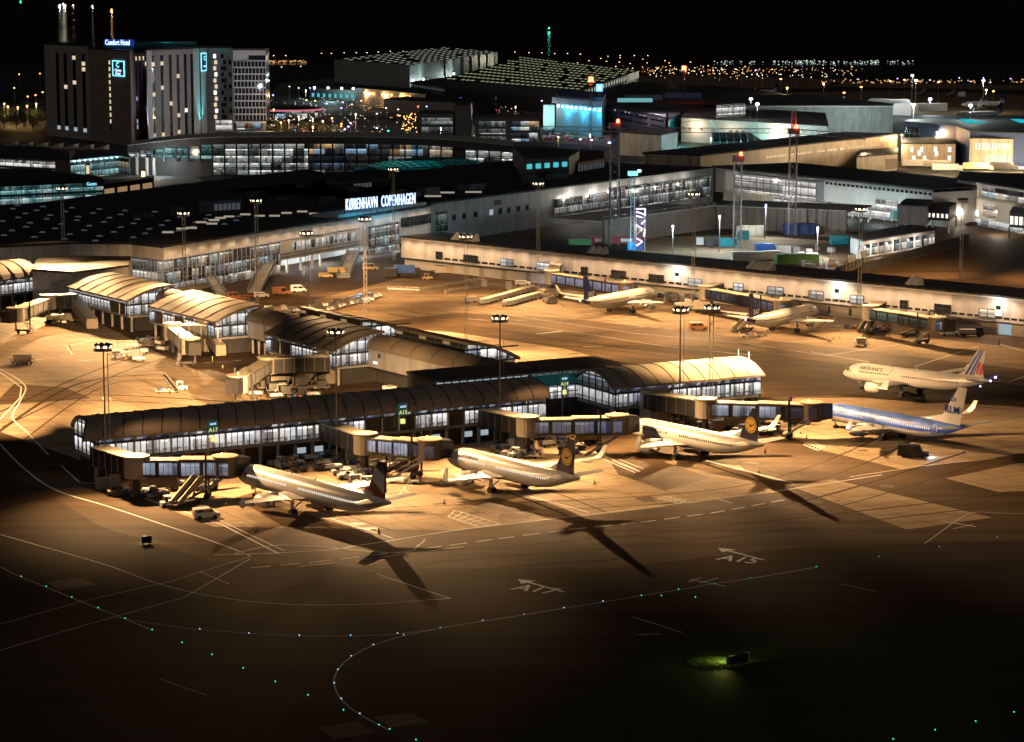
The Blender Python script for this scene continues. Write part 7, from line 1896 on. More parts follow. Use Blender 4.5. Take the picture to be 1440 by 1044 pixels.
dolly('dark box cart alone on the taxi lane above the striped-tail airliner', 1211, 487, 0, 'uld'); dolly('tan cart left of the first boarding stairs by the long building', 1195, 462, 0, 'bags')
for x, y, l in ((1247, 479, 'person in a vest below the belt loader, left'), (1252, 479, 'person in a vest right beside the one below the belt loader'), (1405, 487, 'white clad person standing alone near the lit doorway')): person(l, x, y, R.uniform(0, 360), 'white_paint' if x > 1400 else 'hivis')
for x, y in ((1233, 479), (1172, 477), (1181, 476), (1440, 486), (1061, 457), (910, 432), (790, 430), (793, 432)): cone(x, y)
# barriers
def barrier(label, p, q, n, m='tan_metal'):
    a, b = U(*p), U(*q); T = thing('barrier', label, 'barrier', (*a, 0)); mb = MB(); mb.bar(v3(a, .9), v3(b, .9), .12); mb.build('rail', m, T, world=True); mb = MB(); mb.bar(v3(a, .25), v3(b, .25), .4, .5); mb.build('kerb_block', 'concrete_wall', T, world=True)
    for i in range(n + 1): mb = MB(); x = a.lerp(b, i / n); mb.bar(v3(x, 0), v3(x, 1.1), .15); mb.build('post', m, T, world=True)
barrier('long pale barrier on the open apron before the long building, upper', (590, 409), (680, 394), 14); barrier('short pale barrier on the open apron, lower', (626, 412), (681, 403), 9)
barrier('low barrier left of the long pale barriers', (545, 407), (590, 409), 5)
container('concrete block at the right end of the pale barriers', 681, 404, 0, 'concrete_wall', 1.6, 1.2, 2.2, 'block', 'concrete_block')
container('concrete block standing under the dark pillar of the long building', 715, 408, 0, 'concrete_wall', 1.6, 1.2, 2.4, 'block', 'concrete_block')
# ================================================================ CONSTRUCTION YARD
for a_ in [('green container with black top in the yard, nearest the long building', 1120, 371, 8, 'green_paint', 14, 4, 3.2), ('bright blue container at the lamp post in the yard', 893, 352, 0, 'blue_paint', 5, 2.4, 2.4), ('light blue container right of the centre in the yard', 1024, 347, 5, 'teal_paint', 6, 3, 2.8),
           ('long white site cabin in front of the blue skip', 1052, 367, 8, 'white_wall', 11, 3, 3), ('blue skip behind the white site cabins', 1075, 360, 8, 'blue_paint', 6, 3, 4), ('white site cabin right of the blue skip', 1086, 366, 8, 'white_wall', 6, 3, 3), ('pale site cabin behind the green container', 1100, 360, 8, 'concrete_wall', 5, 3, 3.2),
           ('dark blue flat-roofed cabin below the white building', 1123, 330, 5, 'navy_wall', 11, 5, 4), ('olive green skip on the left of the yard', 815, 345, 8, 'green_paint', 8, 3, 2), ('dark tall tank in the yard', 1008, 346, 0, 'dark_wall', 3, 2.4, 3.4), ('second dark tank beside the first in the yard', 997, 348, 0, 'dark_wall', 2.4, 2.2, 3),
           ('tan plywood box against the dark sheet piles', 1054, 333, 3, 'tan_panel', 10, 3, 4), ('small white cabin among the tanks in the yard', 984, 345, 0, 'white_paint', 2.4, 2, 2.6), ('teal portable cabin near the plywood box', 1045, 337, 0, 'teal_paint', 4, 2.5, 3), ('small teal cabin right of the long workshop gable', 1180, 344, 8, 'teal_paint', 6, 3, 3)]: container(*a_)
T = container('long red and white tower crane base lying across the yard, left', 865, 343, -3, 'red_paint', 19, 2.2, 2.4, 'crane base', 'crane_base')
mb = MB(); mb.box(-7, -2.5, -1.2, -1.16, .8, 2.0); mb.build('panel', 'white_paint', T); mb = MB(); mb.box(2, 6, -1.2, -1.16, .8, 2.0); mb.build('panel', 'white_paint', T)
for i in range(26):
    x = R.uniform(1120, 1215); y = R.uniform(350, 384) if x < 1190 else R.uniform(350, 372)
    if i % 3 == 0: container('cream crate in the clutter between the green container and the workshop', x, y, R.uniform(0, 90), R.choice(('tan_metal', 'concrete_wall', 'white_wall')), R.uniform(2, 4), 2, R.uniform(1.2, 2.4), 'crate', 'crate')['group'] = 'crates in the yard clutter'
    else:
        p = U(x, y); T = thing('steel_trestle', 'thin steel trestle in the clutter before the workshop', 'equipment', (*p, 0), R.uniform(0, 3), 'steel frames in the yard clutter'); mb = MB()
        mb.bar((-1.5, 0, .3), (1.5, 0, .3), .25); mb.build('base', 'steel', T); mb = MB(); mb.bar((-1, 0, .3), (-.6, .4, 2.2), .15); mb.bar((-.6, .4, 2.2), (1.2, 0, .4), .12); mb.build('arm', 'tan_metal', T)
def pile(label, px, py, rx, ry, h, m):
    p = U(px, py); T = thing('rubble_pile', label, 'pile', (*p, 0)); mb = MB(); rs = []
    for k in range(6):
        t = k / 5; rs.append([Vector((rx * (1 - t) * math.cos(a) * R.uniform(.8, 1.1), ry * (1 - t) * math.sin(a) * R.uniform(.8, 1.1), h * t * R.uniform(.8, 1.1))) for a in [2 * math.pi * i / 16 for i in range(16)]])
    mb.rings(rs); mb.build('heap', m, T)
pile('heap of rubble before the sheet piles of the white building', 1165, 325, 12, 8, 3.5, 'tan_panel'); pile('second low heap of rubble in the yard', 1180, 332, 8, 6, 2.5, 'brick_dark')
for i in range(22):
    x = 1190 + R.uniform(0, 130); y = 302 + R.uniform(0, 14) - (x - 1190) * .02
    p = U(x, y); T = thing('bollard', 'white bollard in the busy strip below the white building', 'bollard', (*p, 0), 0, 'white bollards below the white building'); mb = MB(); mb.tube((0, 0, 0), (0, 0, 1.4), .3, .25); mb.build('post', 'white_paint', T)
for l_, x, y, a in (('white car left in the row before the right white block', 1380, 317, 150), ('silver car second in the row before the right white block', 1392, 319, 150), ('cream car third in the row before the right white block', 1398, 313, 150), ('white car behind the row before the right white block', 1405, 310, 150), ('dark car at the right edge below the dark booth', 1438, 327, 10), ('dark car left of the row before the right white block', 1366, 318, 170)):
    van(l_, x, y, a, 'white_paint' if 'dark' not in l_ else 'dark_paint', 4.6, 1.55, 'car')
# fence along the workshop
def fence(label, p, q, h, n, m='dark_metal'):
    a, b = U(*p), U(*q); T = thing('fence', label, 'fence', (*a, 0)); mb = MB(); mb.prism([a, b, b + Vector((0, .08)), a + Vector((0, .08))], .1, h); mb.build('panel', 'dark_wall', T, world=True)
    for i in range(n + 1): mb = MB(); x = a.lerp(b, i / n) - Vector((0, .06)); mb.bar(v3(x, 0), v3(x, h + .2), .14); mb.build('post', m, T, world=True)
fence('dark slatted fence between the workshop and the empty right apron', (1212, 384), (1362, 341), 3, 26); fence('pale slanted fence below the green container', (1175, 388), (1215, 373), 2.5, 8, 'tan_metal')
# ================================================================ TRUCKS AT THE CYAN HALL, right lot buses
for l_, x, y, a, c in (('white semi trailer at the left of the cyan hall', 787, 178, 0, 'white_paint'), ('white semi trailer in the middle of the cyan hall', 815, 175, 0, 'white_paint'), ('white semi trailer at the right of the cyan hall', 832, 178, 0, 'white_paint')): truck(l_, x, y, a, c, 15, 5)
for l_, x, y, c in (('cream articulated bus in the lit lot right of the tan annex', 1290, 236, 'white_paint'), ('tan bus left of the office block', 1320, 237, 'tan_metal'), ('cream bus in front of the bright canopy', 1375, 240, 'yellow'), ('white lorry at the left of the lit lot', 1332, 242, 'white_paint'), ('dark lorry under the bright canopy', 1410, 240, 'dark_paint')): truck(l_, x, y, -4, c, 15, 4, c, 'bus')
light('lot_lamp', (*U(1330, 245), 14), 30000, (1, .72, .42))
# ================================================================ STREET LAMPS
def street_lamp(label, px, py_top, h, m='lamp_warm', pw=0, col=(1, .7, .4), grp=None, r=.45, z0=0.0, P={}):
    D = 3500 * (CH - h) / (py_top + 12); p = UD(px, D, h)
    key = (m, h, r)
    if key in P: T = copy_tree_nolight(P[key], p, label, grp)
    else:
        T = thing('street_lamp', label, 'street lamp', (*p, 0), 0, grp)
        mb = MB(); mb.tube((0, 0, 0), (0, 0, h), .16, .1, 6); mb.build('pole', 'steel', T)
        mb = MB(); mb.tube((0, 0, h), (0, 0, h + r * .9), r, r * .7, 8); mb.build('lamp_head', m, T); P[key] = T
    if pw: light('street_light', (p.x, p.y - .8, h - .3), pw, col, T)
    return T
def copy_tree_nolight(src, p, label, grp):
    c = src.copy(); COL.objects.link(c); c.location = (p.x, p.y, 0); c['label'] = label
    if grp: c['group'] = grp
    elif 'group' in c: del c['group']
    for ch in src.children:
        if ch.type == 'LIGHT': continue
        k = ch.copy(); COL.objects.link(k); k.parent = c
    return c
street_lamp('white yard lamp on a slim pole, left of two in the yard', 946, 316, 12, 'lamp_white', 20000, (.75, .95, 1), r=.4)
street_lamp('white yard lamp on a slim pole, right of two in the yard', 1012, 302, 12, 'lamp_white', 20000, (.75, .95, 1), r=.4)
street_lamp('yard lamp over the site cabins by the sheet piles', 1077, 286, 12, 'lamp_blue', 18000, (.8, .95, 1), r=.4)
street_lamp('yard lamp among the clutter behind the green container', 1150, 318, 10, 'lamp_white', 18000, (.85, .95, 1), r=.35)
street_lamp('tall thin pole with blue lamp between the two terminal wings', 857, 199, 42, 'lamp_blue', 0, r=.5)
for px, py, l_ in ((1268, 188, 'orange street lamp at the corner of the long tan building'), (1318, 184, 'orange street lamp before the brown block'), (1369, 179, 'orange street lamp before the office block')): street_lamp(l_, px, py, 14, 'lamp_orange', 16000, (1, .6, .28), r=.7)
g_ = 'faint street lamps on the horizon road'
for px, py in ((385, 77), (402, 77), (452, 74), (466, 74), (484, 73), (501, 73), (516, 73), (532, 72), (549, 71), (567, 71), (683, 71), (724, 72), (744, 73), (762, 73), (780, 74), (798, 74), (816, 75), (872, 77), (892, 77), (911, 77)): street_lamp('faint street lamp on the horizon road above the hangars', px, py, 16, 'lamp_soft', 0, grp=g_, r=.6)
g_ = 'orange street lamps scattered beyond the striped roof'
for px, py in ((752, 88), (775, 91), (784, 86), (812, 87), (840, 93), (853, 85), (871, 86), (886, 88), (904, 82), (910, 87), (935, 84), (941, 87), (943, 91), (951, 96), (971, 86), (977, 94), (996, 91), (1003, 98), (1035, 96), (1048, 92), (1062, 98), (1086, 96), (872, 80), (855, 78), (800, 92), (832, 96), (866, 92), (925, 94), (986, 100), (1012, 102), (1044, 101), (1072, 104), (1098, 103), (845, 81), (828, 84), (1119, 99), (963, 92)): street_lamp('orange street lamp in the lights beyond the striped roof', px, py, 14, R.choice(('lamp_orange', 'lamp_soft', 'lamp_orange')), 0, grp=g_, r=.5)
g_ = 'violet white lamps along the far runway'
for px, py in ((1206, 110), (1262, 109), (1349, 108), (1383, 108), (1393, 114), (1421, 109), (1119, 97), (1063, 97), (1003, 97), (1365, 113), (1308, 111)): street_lamp('violet white lamp along the far runway', px, py, 8, 'lamp_violet', 0, grp=g_, r=.6)
g_ = 'warm lamps on the far apron'
for px, py in ((1098, 110), (1107, 122), (1158, 116), (1187, 129), (1211, 121), (1252, 113), (1320, 114), (1272, 111), (1387, 125), (1397, 127)): street_lamp('warm lamp on the far apron', px, py, 16, 'lamp_orange', 9000 if px in (1158, 1107, 1387) else 0, (1, .75, .45), grp=g_, r=.9)
for px, py, l_ in ((1283, 105, 'tall white floodlight mast on the far apron, left of a pair'), (1288, 112, 'tall white floodlight mast on the far apron, right of a pair'), (1308, 138, 'white floodlight pole behind the gabled hall'), (1365, 147, 'white floodlight pole before the small navy-tailed airliner'), (1285, 146, 'white floodlight pole at the gabled hall corner'), (1056, 138, 'white floodlight pole over the cargo building, left of two'), (1065, 145, 'white floodlight pole over the cargo building, right of two'), (1383, 112, 'blue-white floodlight mast above the navy tail on the far apron')):
    street_lamp(l_, px, py, 26, 'lamp_white', 26000 if px > 1200 else 6000, (.85, 1, .95), r=1.1)
g_ = 'lamps of the orange lit road behind the grey hotel'
for px, py in ((11, 148), (25, 149), (38, 147), (51, 144), (20, 122), (50, 132), (6, 144), (27, 103), (56, 102), (39, 134), (60, 128)): street_lamp('orange lamp on the road behind the grey hotel', px, py, 12, 'lamp_orange', 9000 if py > 140 else 0, (1, .6, .22), grp=g_, r=.6)
g_ = 'lamps of the car park right of the pale hotel'
for px, py in ((385, 152), (406, 167), (420, 162), (454, 168), (467, 164), (395, 170), (440, 176), (480, 172)): street_lamp('orange lamp in the car park right of the pale hotel', px, py, 10, 'lamp_orange', 6500, (1, .6, .25), grp=g_, r=.55)
g_ = 'white and blue lamps on the roads between hotel and hangars'
for px, py, m in ((396, 93, 'lamp_soft'), (423, 92, 'lamp_soft'), (407, 120, 'lamp_soft'), (420, 122, 'lamp_soft'), (384, 132, 'lamp_blue'), (436, 122, 'lamp_blue'), (442, 124, 'lamp_blue'), (431, 139, 'lamp_orange'), (443, 140, 'lamp_orange'), (460, 144, 'lamp_violet'), (482, 142, 'lamp_violet'), (480, 150, 'lamp_violet'), (495, 145, 'lamp_soft'), (588, 148, 'lamp_red'), (508, 140, 'lamp_soft'), (530, 158, 'lamp_soft'), (543, 150, 'lamp_soft'), (560, 152, 'lamp_soft'), (600, 148, 'lamp_blue'), (485, 180, 'lamp_violet'), (490, 176, 'lamp_violet'), (493, 171, 'lamp_violet'), (530, 178, 'lamp_blue'), (546, 182, 'lamp_green'), (530, 187, 'lamp_green'), (484, 186, 'lamp_green'), (655, 148, 'lamp_blue'), (648, 136, 'lamp_blue'), (656, 145, 'lamp_violet'), (762, 140, 'lamp_violet'), (764, 134, 'lamp_violet'), (832, 195, 'lamp_violet'), (816, 194, 'lamp_violet'), (690, 128, 'lamp_white'), (746, 134, 'lamp_green')):
    street_lamp('small coloured road lamp between the hotels and the hangars', px, py, 9, m, 0, grp=g_, r=.6)
for px, py, pw in ((500, 158, 26000), (590, 160, 14000), (430, 125, 16000), (440, 165, 12000), (540, 185, 12000), (725, 148, 22000), (705, 160, 14000), (620, 178, 9000)): street_lamp('pale lamp post lighting the roads between the hotels and the hangars', px, py, 14, 'lamp_soft', pw, (1, .95, .85), grp='pale lamp posts on the inner roads', r=.5)
for px, py, pw, c in ((830, 187, 9000, (1, .6, .25)), (785, 190, 8000, (1, .6, .25)), (1085, 184, 12000, (.6, 1, 1)), (1000, 192, 10000, (.7, .9, 1))): street_lamp('lamp post lighting the ground before the halls, centre right', px, py, 10, 'lamp_soft', pw, c, grp='lamp posts before the halls', r=.45)
for px, py, l_ in ((831, 113, 'glaring red obstruction light above the cyan hall'), (962, 97, 'glaring red obstruction light on the horizon')):
    h = 34; D = 3500 * (CH - h) / (py + 12); p = UD(px, D, h); T = thing('obstruction_light', l_, 'warning light', (*p, 0)); mb = MB(); mb.lattice((0, 0, 0), (0, 0, h), 1.2, 3, .2, .12); mb.build('mast', 'dark_metal', T)
    mb = MB(); mb.tube((0, 0, h), (0, 0, h + 3), 1.9, 1.2, 10); mb.build('lamp', 'lamp_red', T); light('red_lamp', (p.x, p.y - 4, h), 4500, (1, .05, .02), T)
p = UD(843, 3500 * 60 / 134, 28); T = thing('lit_sign', 'small white and blue lit sign above the cyan hall', 'sign', (*p, 0)); mb = MB(); mb.box(-1, 1, -.4, .4, 0, 26); mb.build('post', 'dark_metal', T); mb = MB(); mb.box(-2, 2, -.6, .6, 26, 30.6); mb.build('panel', 'sign_blue', T); mb = MB(); mb.box(-1, 1, -.7, -.61, 27, 29.6); mb.build('symbol', 'sign_white', T)
# ================================================================ TOWER CRANES
def crane(label, px, py_red, h, base_y=None, w=2.6, jib=None, m='dark_metal'):
    D = 3500 * (CH - h) / (py_red + 12); p = UD(px, D, h); T = thing('tower_crane', label, 'crane', (*p, 0))
    mb = MB(); mb.lattice((0, 0, 0), (0, 0, h - 2), w, 2.6, .24, .13); mb.build('mast', 'crane_grey', T)
    mb = MB(); mb.box(-2, 2, -2, 2, h - 2, h); mb.build('slewing_unit', 'dark_metal', T)
    mb = MB(); mb.tube((1, 0, h), (1, 0, h + 1.2), .6, .5, 8); mb.build('warning_lamp', 'lamp_red', T)
    light('red_lamp', (p.x + 1, p.y - 2.5, h + .6), 1800, (1, .06, .02), T)
    if jib:
        for (x, y, dz), L in jib:
            q = Vector((x, y, 0)).normalized(); a = Vector((0, 0, h - 1)); b = a + q * L + Vector((0, 0, dz)); mb = MB(); mb.lattice(a, b, 1.6, 2.4, .18, .11); mb.build('jib', 'crane_grey', T)
            mb = MB(); mb.bar(Vector((0, 0, h + 7)), a.lerp(b, .6) + Vector((0, 0, 1)), .12); mb.build('tie_rod', 'dark_metal', T)
        mb = MB(); mb.lattice((0, 0, h), (0, 0, h + 7), 1.4, 2, .25, .15); mb.build('tower_head', 'crane_grey', T)
    return T
mat('crane_grey', (.13, .10, .09), .6)
crane('tower crane with red lamp before the sheet piles, left of two', 1038, 216, 32)
crane('tower crane with red lamp and long lattice jib, right of two', 1116, 178, 39, jib=[((-1, .18, 0), 92), ((1, -.1, -2), 26)])
crane('dark lattice crane tower in front of the glass gallery', 865, 170, 43, w=3.0)
# cyan lit lattice mast with a violet LED frame beside it
D = 3500 * (CH - 27) / (240 + 12); p = UD(890, D, 27); T = thing('lattice_mast', 'cyan lit lattice mast in front of the glass gallery', 'floodlight mast', (*p, 0)); mb = MB(); mb.lattice((0, 0, 0), (0, 0, 26), 1.3, 1.6, .16, .12); mb.build('mast', 'steel', T)
mb = MB(); mb.box(-1.7, 1.7, -.5, .5, 26, 27.5); mb.build('lamp_box', 'sign_cyan', T); mb = MB(); mb.tube((2.2, 0, 27.2), (2.2, 0, 28), .6); mb.build('blue_lamp', 'lamp_blue', T)
light('mast_lamp', (p.x - 3, p.y - 3, 3), 5000, (.1, .8, 1), T); light('mast_lamp', (p.x + 3, p.y - 4, 20), 2600, (.1, .7, 1), T)
p = p + Vector((2.6, -2)); T = thing('led_frame', 'tall frame with violet zigzag light strips beside the cyan mast', 'light frame', (*p, 0)); mb = MB(); mb.lattice((0, 0, 0), (0, 0, 15), 3, 3, .2, .12); mb.build('frame', 'steel', T)
for z, x0, x1, z1 in ((15, -1.5, 1.5, 15), (14, -1.5, 1.5, 13), (12.6, -1.5, .5, 12), (11, 1.5, .2, 9.8), (9.5, -1.4, .5, 8.2), (8, 1.4, 1.2, 5.6), (5, -1.4, .6, 3.8), (3.8, .6, -1.4, 2.4), (15, 1.5, 1.5, 12.8)): mb = MB(); mb.bar((x0, -1.7, z), (x1, -1.7, z1), .3); mb.build('light_strip', 'lamp_violet', T)
light('strip_glow', (p.x, p.y - 3, 8), 1500, (1, .85, .6), T)
# ================================================================ FAR AIRLINERS (parked beyond the hangars)
for lab, px, py, ang in (('airliner with navy tail parked on the bright far apron, right', 1352, 154, 12), ('airliner with tall navy tail behind the hangar roof', 1040, 137, 20), ('small airliner with navy tail behind the blue hall', 1342, 169, 15), ('pale airliner cut off by the right edge of the far apron', 1440, 164, 20)):
    g = A320(); g['tip'] = 'winglet'; T, sx, P = airliner(g, 'airliner', lab, U(px, py), ang, finm='sas_blue', windows='dark', rear='sas_blue')
    fin_text(T, g, sx, 'SAS', 1.9, finx(g, 6.3, .1), 6.4, 'white_paint', bold=.06)
for px, py, l_ in ((1297, 134, 'striped boarding stairs on the far apron, left'), (1338, 136, 'striped boarding stairs on the far apron, right')): T = airstair(l_, px, py, 30, 4.5, 'yellow', 9)
container('white frame cart on the far apron', 1352, 136, 0, 'white_paint', 6, 3, 4)
container('white office cabin behind the gabled hall', 1310, 157, 0, 'white_wall', 22, 6, 6, 'cabin', 'site_cabin')
# ================================================================ BOATS, far shore, horizon lights
for px, py, m, k in ((84, 8, 'lamp_white', .4), (89, 6, 'lamp_soft', 1.4), (92, 8, 'lamp_soft', .4), (103, 8, 'lamp_soft', .04), (130, 9, 'lamp_soft', .05), (157, 14, 'lamp_orange', .35), (29, 3, 'lamp_green', .02), (772, 39, 'lamp_green', .06)):
    D = 3500 * (CH - 6) / (py + 12); p = UD(px, D, 6); T = thing('boat', 'boat with lit lamps out at sea, ' + {84: 'leftmost of the cluster over the grey hotel', 89: 'brightest one over the grey hotel', 92: 'beside the brightest one over the hotel', 103: 'just right of the bright cluster', 130: 'faint one between cluster and orange boat', 157: 'orange one above the rooftop name', 29: 'in the top left corner', 772: 'alone at the middle of the picture'}[px], 'boat', (*p, 0))
    s = D / 4000; mb = MB(); mb.rings([[Vector((x * s, y * w_ * s, z)) for x, y in ((-6, -1.5), (5, -1.5), (8, 0), (5, 1.5), (-6, 1.5))] for z, w_ in ((-.4, .7), (2.5, 1))]); mb.build('hull', 'dark_wall', T)
    mb = MB(); mb.box(-4 * s, 1 * s, -1 * s, 1 * s, 2.5, 5); mb.build('cabin', 'white_wall', T); mb = MB(); mb.tube((0, 0, 5), (0, 0, 5 + 2.2 * s), .9 * s, n=8); mb.build('lamp', m, T)
    light('boat_lamp', (p.x, p.y, 9 + s), (3e4 if py > 20 or px < 40 else 6e4) * k * s * s, {'lamp_white': (.9, 1, .85), 'lamp_soft': (1, .95, .65), 'lamp_orange': (1, .5, .25), 'lamp_green': (.1, 1, .8)}[m], T, size=3)
def speckle(name, label, n, fx, m, s0, s1, h0=1, h1=12, kind='stuff'):
    mb = MB()
    for i in range(n):
        x, y, sc = fx(i); p = U(x, y); h = R.uniform(h0, h1); s = R.uniform(s0, s1) * sc; mb.tbox((p.x, p.y, h), s, s, s * .8)
    o = mb.build(name, m); o['kind'] = kind; o['label'] = label; return o
speckle('distant_lights', 'orange lights of the far town and car parks', 130, lambda i: (R.gauss(980, 62) if i % 3 else R.uniform(850, 1220), 97 + abs(R.gauss(0, 1)) * 4.5 + R.random() * 3, 1.0), 'lamp_town', .4, 1.1, 0, 4)
speckle('distant_lights', 'white lights of the far town', 130, lambda i: (R.uniform(860, 1200), R.uniform(97, 112), 1.0), 'lamp_soft', .3, .8, 0, 4)
speckle('distant_lights', 'white lights of the far shore', 120, lambda i: (R.uniform(1003, 1285) if R.random() < .8 else R.uniform(1120, 1240), R.gauss(88.5, .9) + (3 if R.random() < .15 else 0), 1.0), 'lamp_white_dim', .6, 1.3, 0, 2)
speckle('distant_lights', 'orange lights along the far runway', 90, lambda i: (R.uniform(1150, 1440), R.gauss(117.5, 1.0), 1.0), 'lamp_orange_dim', .5, 1.4, 0, 3)
speckle('distant_lights', 'lights of the road beyond the pale hotel', 60, lambda i: (R.uniform(376, 432), 89 - (R.random() * 1.5), 1.0), 'lamp_orange_dim', .6, 1.3, 0, 2)
speckle('distant_lights', 'small lights of the traffic between the hotels and the halls', 260, lambda i: (R.uniform(376, 720), R.uniform(140, 200), 1.0), 'lamp_mixed', .25, .6, .5, 3)
speckle('distant_lights', 'pink and blue lights around the round pavilion', 110, lambda i: (R.uniform(375, 445), R.uniform(151, 172), 1.0), 'lamp_mixed', .3, .8, 0, 3)
# parked cars in the car parks behind the curved terminal
cp = None
def small_car(px, py, lab, grp, paint):
    p = U(px, py); T = thing('parked_car', lab, 'car', (*p, 0), R.choice((0, .3, 1.5)), grp); mb = MB()
    mb.rings([[Vector((x, y, z)) for x, z in ((-2.1, .3), (2.1, .3), (2.1, .8), (1.1, .95), (.6, 1.45), (-1.3, 1.45), (-2.0, .95))] for y in (-.9, .9)]); mb.build('body', paint, T)
    for s in (-1, 1): mb = MB(); q = [(-1.4, s * .91, .95), (1.0, s * .91, .95), (.55, s * .91, 1.35), (-1.15, s * .91, 1.35)]; mb.face(q if s < 0 else q[::-1]); mb.build('window', 'glass_dark', T)
    return T
protos = [small_car(400, 196, 'parked car in the orange lit car park behind the curved terminal', 'cars in the orange lit car park', m) for m in ('white_paint', 'dark_paint', 'grey_paint', 'red_paint')]
for i in range(86):
    copy_tree(protos[i % 4], (*U(R.uniform(378, 480), R.uniform(180, 206)), 0), R.choice((.2, .3, 1.7)), 'parked car in the orange lit car park behind the curved terminal', 'cars in the orange lit car park')
for i in range(34):
    copy_tree(protos[(i * 3) % 4], (*U(R.uniform(765, 852), R.uniform(188, 199)), 0), R.choice((0, .2, 1.6)), 'parked car in front of the cyan loading hall', 'cars in front of the cyan loading hall')
for i in range(28):
    copy_tree(protos[(i * 3) % 4], (*U(R.uniform(700, 745), R.uniform(142, 172)), 0), R.choice((0, .2, 1.6)), 'parked car on the grey lot right of the parking decks', 'cars on the grey lot')
# ================================================================ TREES
def tree(label, px, py, h, w, m='leaf', grp=None, n=420, P={}):
    p = U(px, py); key = (m, round(h / 3), n)
    if key in P:
        c = copy_tree(P[key], (*p, 0), R.uniform(0, 6), label, grp); c.scale = (w / P[key + ('w',)], w / P[key + ('w',)], h / P[key + ('h',)]); return c
    T = thing('tree', label, 'tree', (*p, 0), 0, grp)
    mb = MB(); mb.tube((0, 0, 0), (.1, 0, h * .45), .35, .2, 8)
    for i in range(5): a = i * 1.26; mb.tube((.05, 0, h * .35), (w * .3 * math.cos(a), w * .3 * math.sin(a), h * .7), .16, .05, 5)
    mb.build('trunk', 'bark', T); mb = MB()
    cl = [(R.gauss(0, w * .2), R.gauss(0, w * .2), h * R.uniform(.4, .95)) for _ in range(14)]
    for i in range(n):
        c = R.choice(cl); s = R.uniform(.25, .6); k = w * .13; q = Vector((c[0] + R.gauss(0, k), c[1] + R.gauss(0, k), c[2] + R.gauss(0, h * .07))); u = Vector((R.gauss(0, 1), R.gauss(0, 1), R.gauss(0, 1))).normalized(); v = u.orthogonal().normalized()
        mb.face([q, q + u * s, q + u * s * .6 + v * s * .7])
    mb.build('crown', m, T); P[key] = T; P[key + ('w',)] = w; P[key + ('h',)] = h; return T
g_ = 'trees along the orange lit road behind the grey hotel'
for i in range(30): tree('leafy tree by the orange lit road behind the grey hotel', R.uniform(-10, 62), R.uniform(158, 186), R.uniform(7, 11), R.uniform(7, 11), 'leaf', g_)
g_ = 'trees in the orange lit car park'
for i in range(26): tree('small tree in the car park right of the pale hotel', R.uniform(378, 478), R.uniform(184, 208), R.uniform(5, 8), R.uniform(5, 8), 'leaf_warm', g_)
for l_, x, y in (('tree with fairy lights left of the parking decks, front', 580, 200), ('tree with fairy lights left of the parking decks, rear', 572, 194)):
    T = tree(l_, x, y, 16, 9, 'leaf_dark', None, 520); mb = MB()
    for i in range(13): mb.tbox((R.gauss(0, 2.2), R.gauss(0, 2.2) - 1.5, R.uniform(4, 15)), .35, .35, .35)
    o = mb.build('fairy_lights', 'lamp_orange', T); o['kind'] = 'stuff'
for i in range(8): tree('low tree on the planted terrace before the glass gallery', 905 + i * 9, 314 - i * 1.4, 3.4 + R.random() * 2, 3.5, 'leaf', 'low trees on the planted terrace', 160)
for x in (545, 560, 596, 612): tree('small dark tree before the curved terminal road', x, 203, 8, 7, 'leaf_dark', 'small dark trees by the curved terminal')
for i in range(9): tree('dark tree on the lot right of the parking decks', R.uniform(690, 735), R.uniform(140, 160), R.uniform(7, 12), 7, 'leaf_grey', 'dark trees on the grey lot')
# flag poles before the cargo building
for i in range(7):
    p = U(1000 + i * 2.2, 206 - i * .1); T = thing('flag_pole', 'tall white lit pole in the row before the cargo building', 'pole', (*p, 0), 0, 'row of white poles before the cargo building'); mb = MB(); mb.tube((0, 0, 0), (0, 0, 14 - i * 1.4), .3, .15, 6); mb.build('pole', 'white_paint', T); mb = MB(); mb.tube((0, 0, 14 - i * 1.4), (0, 0, 14.5 - i * 1.4), .35); mb.build('lamp', 'sign_cyan', T)
# glassy tent by the cargo building
p = U(1045, 206); T = thing('glass_tent', 'teal lit glass tent before the cargo building', 'building', (*p, 0)); mb = MB(); mb.rings([[Vector((x, y, z)) for y, z in ((-8, 0), (-8, 4), (0, 8), (8, 4), (8, 0))] for x in (-18, 18)]); mb.build('shell', 'int_tealdark', T)
mb = MB()
for x in range(-18, 19, 4): mb.cut(); mb.bar((x, -8.1, 0), (x, -8.1, 4), .4); mb.bar((x, -8.1, 4), (x, 0, 8.1), .4)
mb.build('frame', 'steel', T); light('tent_lamp', (p.x, p.y - 16, 6), 6000, (.3, 1, .95), T)
# ================================================================ FOREGROUND SIGN BOXES
def sign_box(label, px, py, ang, L, H, glow, gcol, name='taxiway_sign', m='sign_yellow', pw=300, side=1):
    p = U(px, py); T = thing(name, label, 'sign', (*p, 0), math.radians(ang)); mb = MB(); mb.box(-L / 2, L / 2, -.3, .3, .3, H); mb.build('case', 'dark_paint', T)
    mb = MB(); y = .31 * side; q = [(-L / 2 + .1, y, .4), (L / 2 - .1, y, .4), (L / 2 - .1, y, H - .1), (-L / 2 + .1, y, H - .1)]; mb.face(q if side < 0 else q[::-1]); mb.build('face', m, T)
    mb = MB(); mb.box(L / 2 + .003, L / 2 + .08, -.32, .32, .3, H + .02); mb.build('end_cap', 'white_paint', T)
    for x in (-L / 3, L / 3): mb = MB(); mb.tube((x, 0, 0), (x, 0, .3), .08); mb.build('leg', 'steel', T)
    d = Vector((-math.sin(math.radians(ang)), math.cos(math.radians(ang)))) * side
    light('face_glow', (*(p + d * 1.1), 1.1), pw, gcol, T, size=.5)
    return T
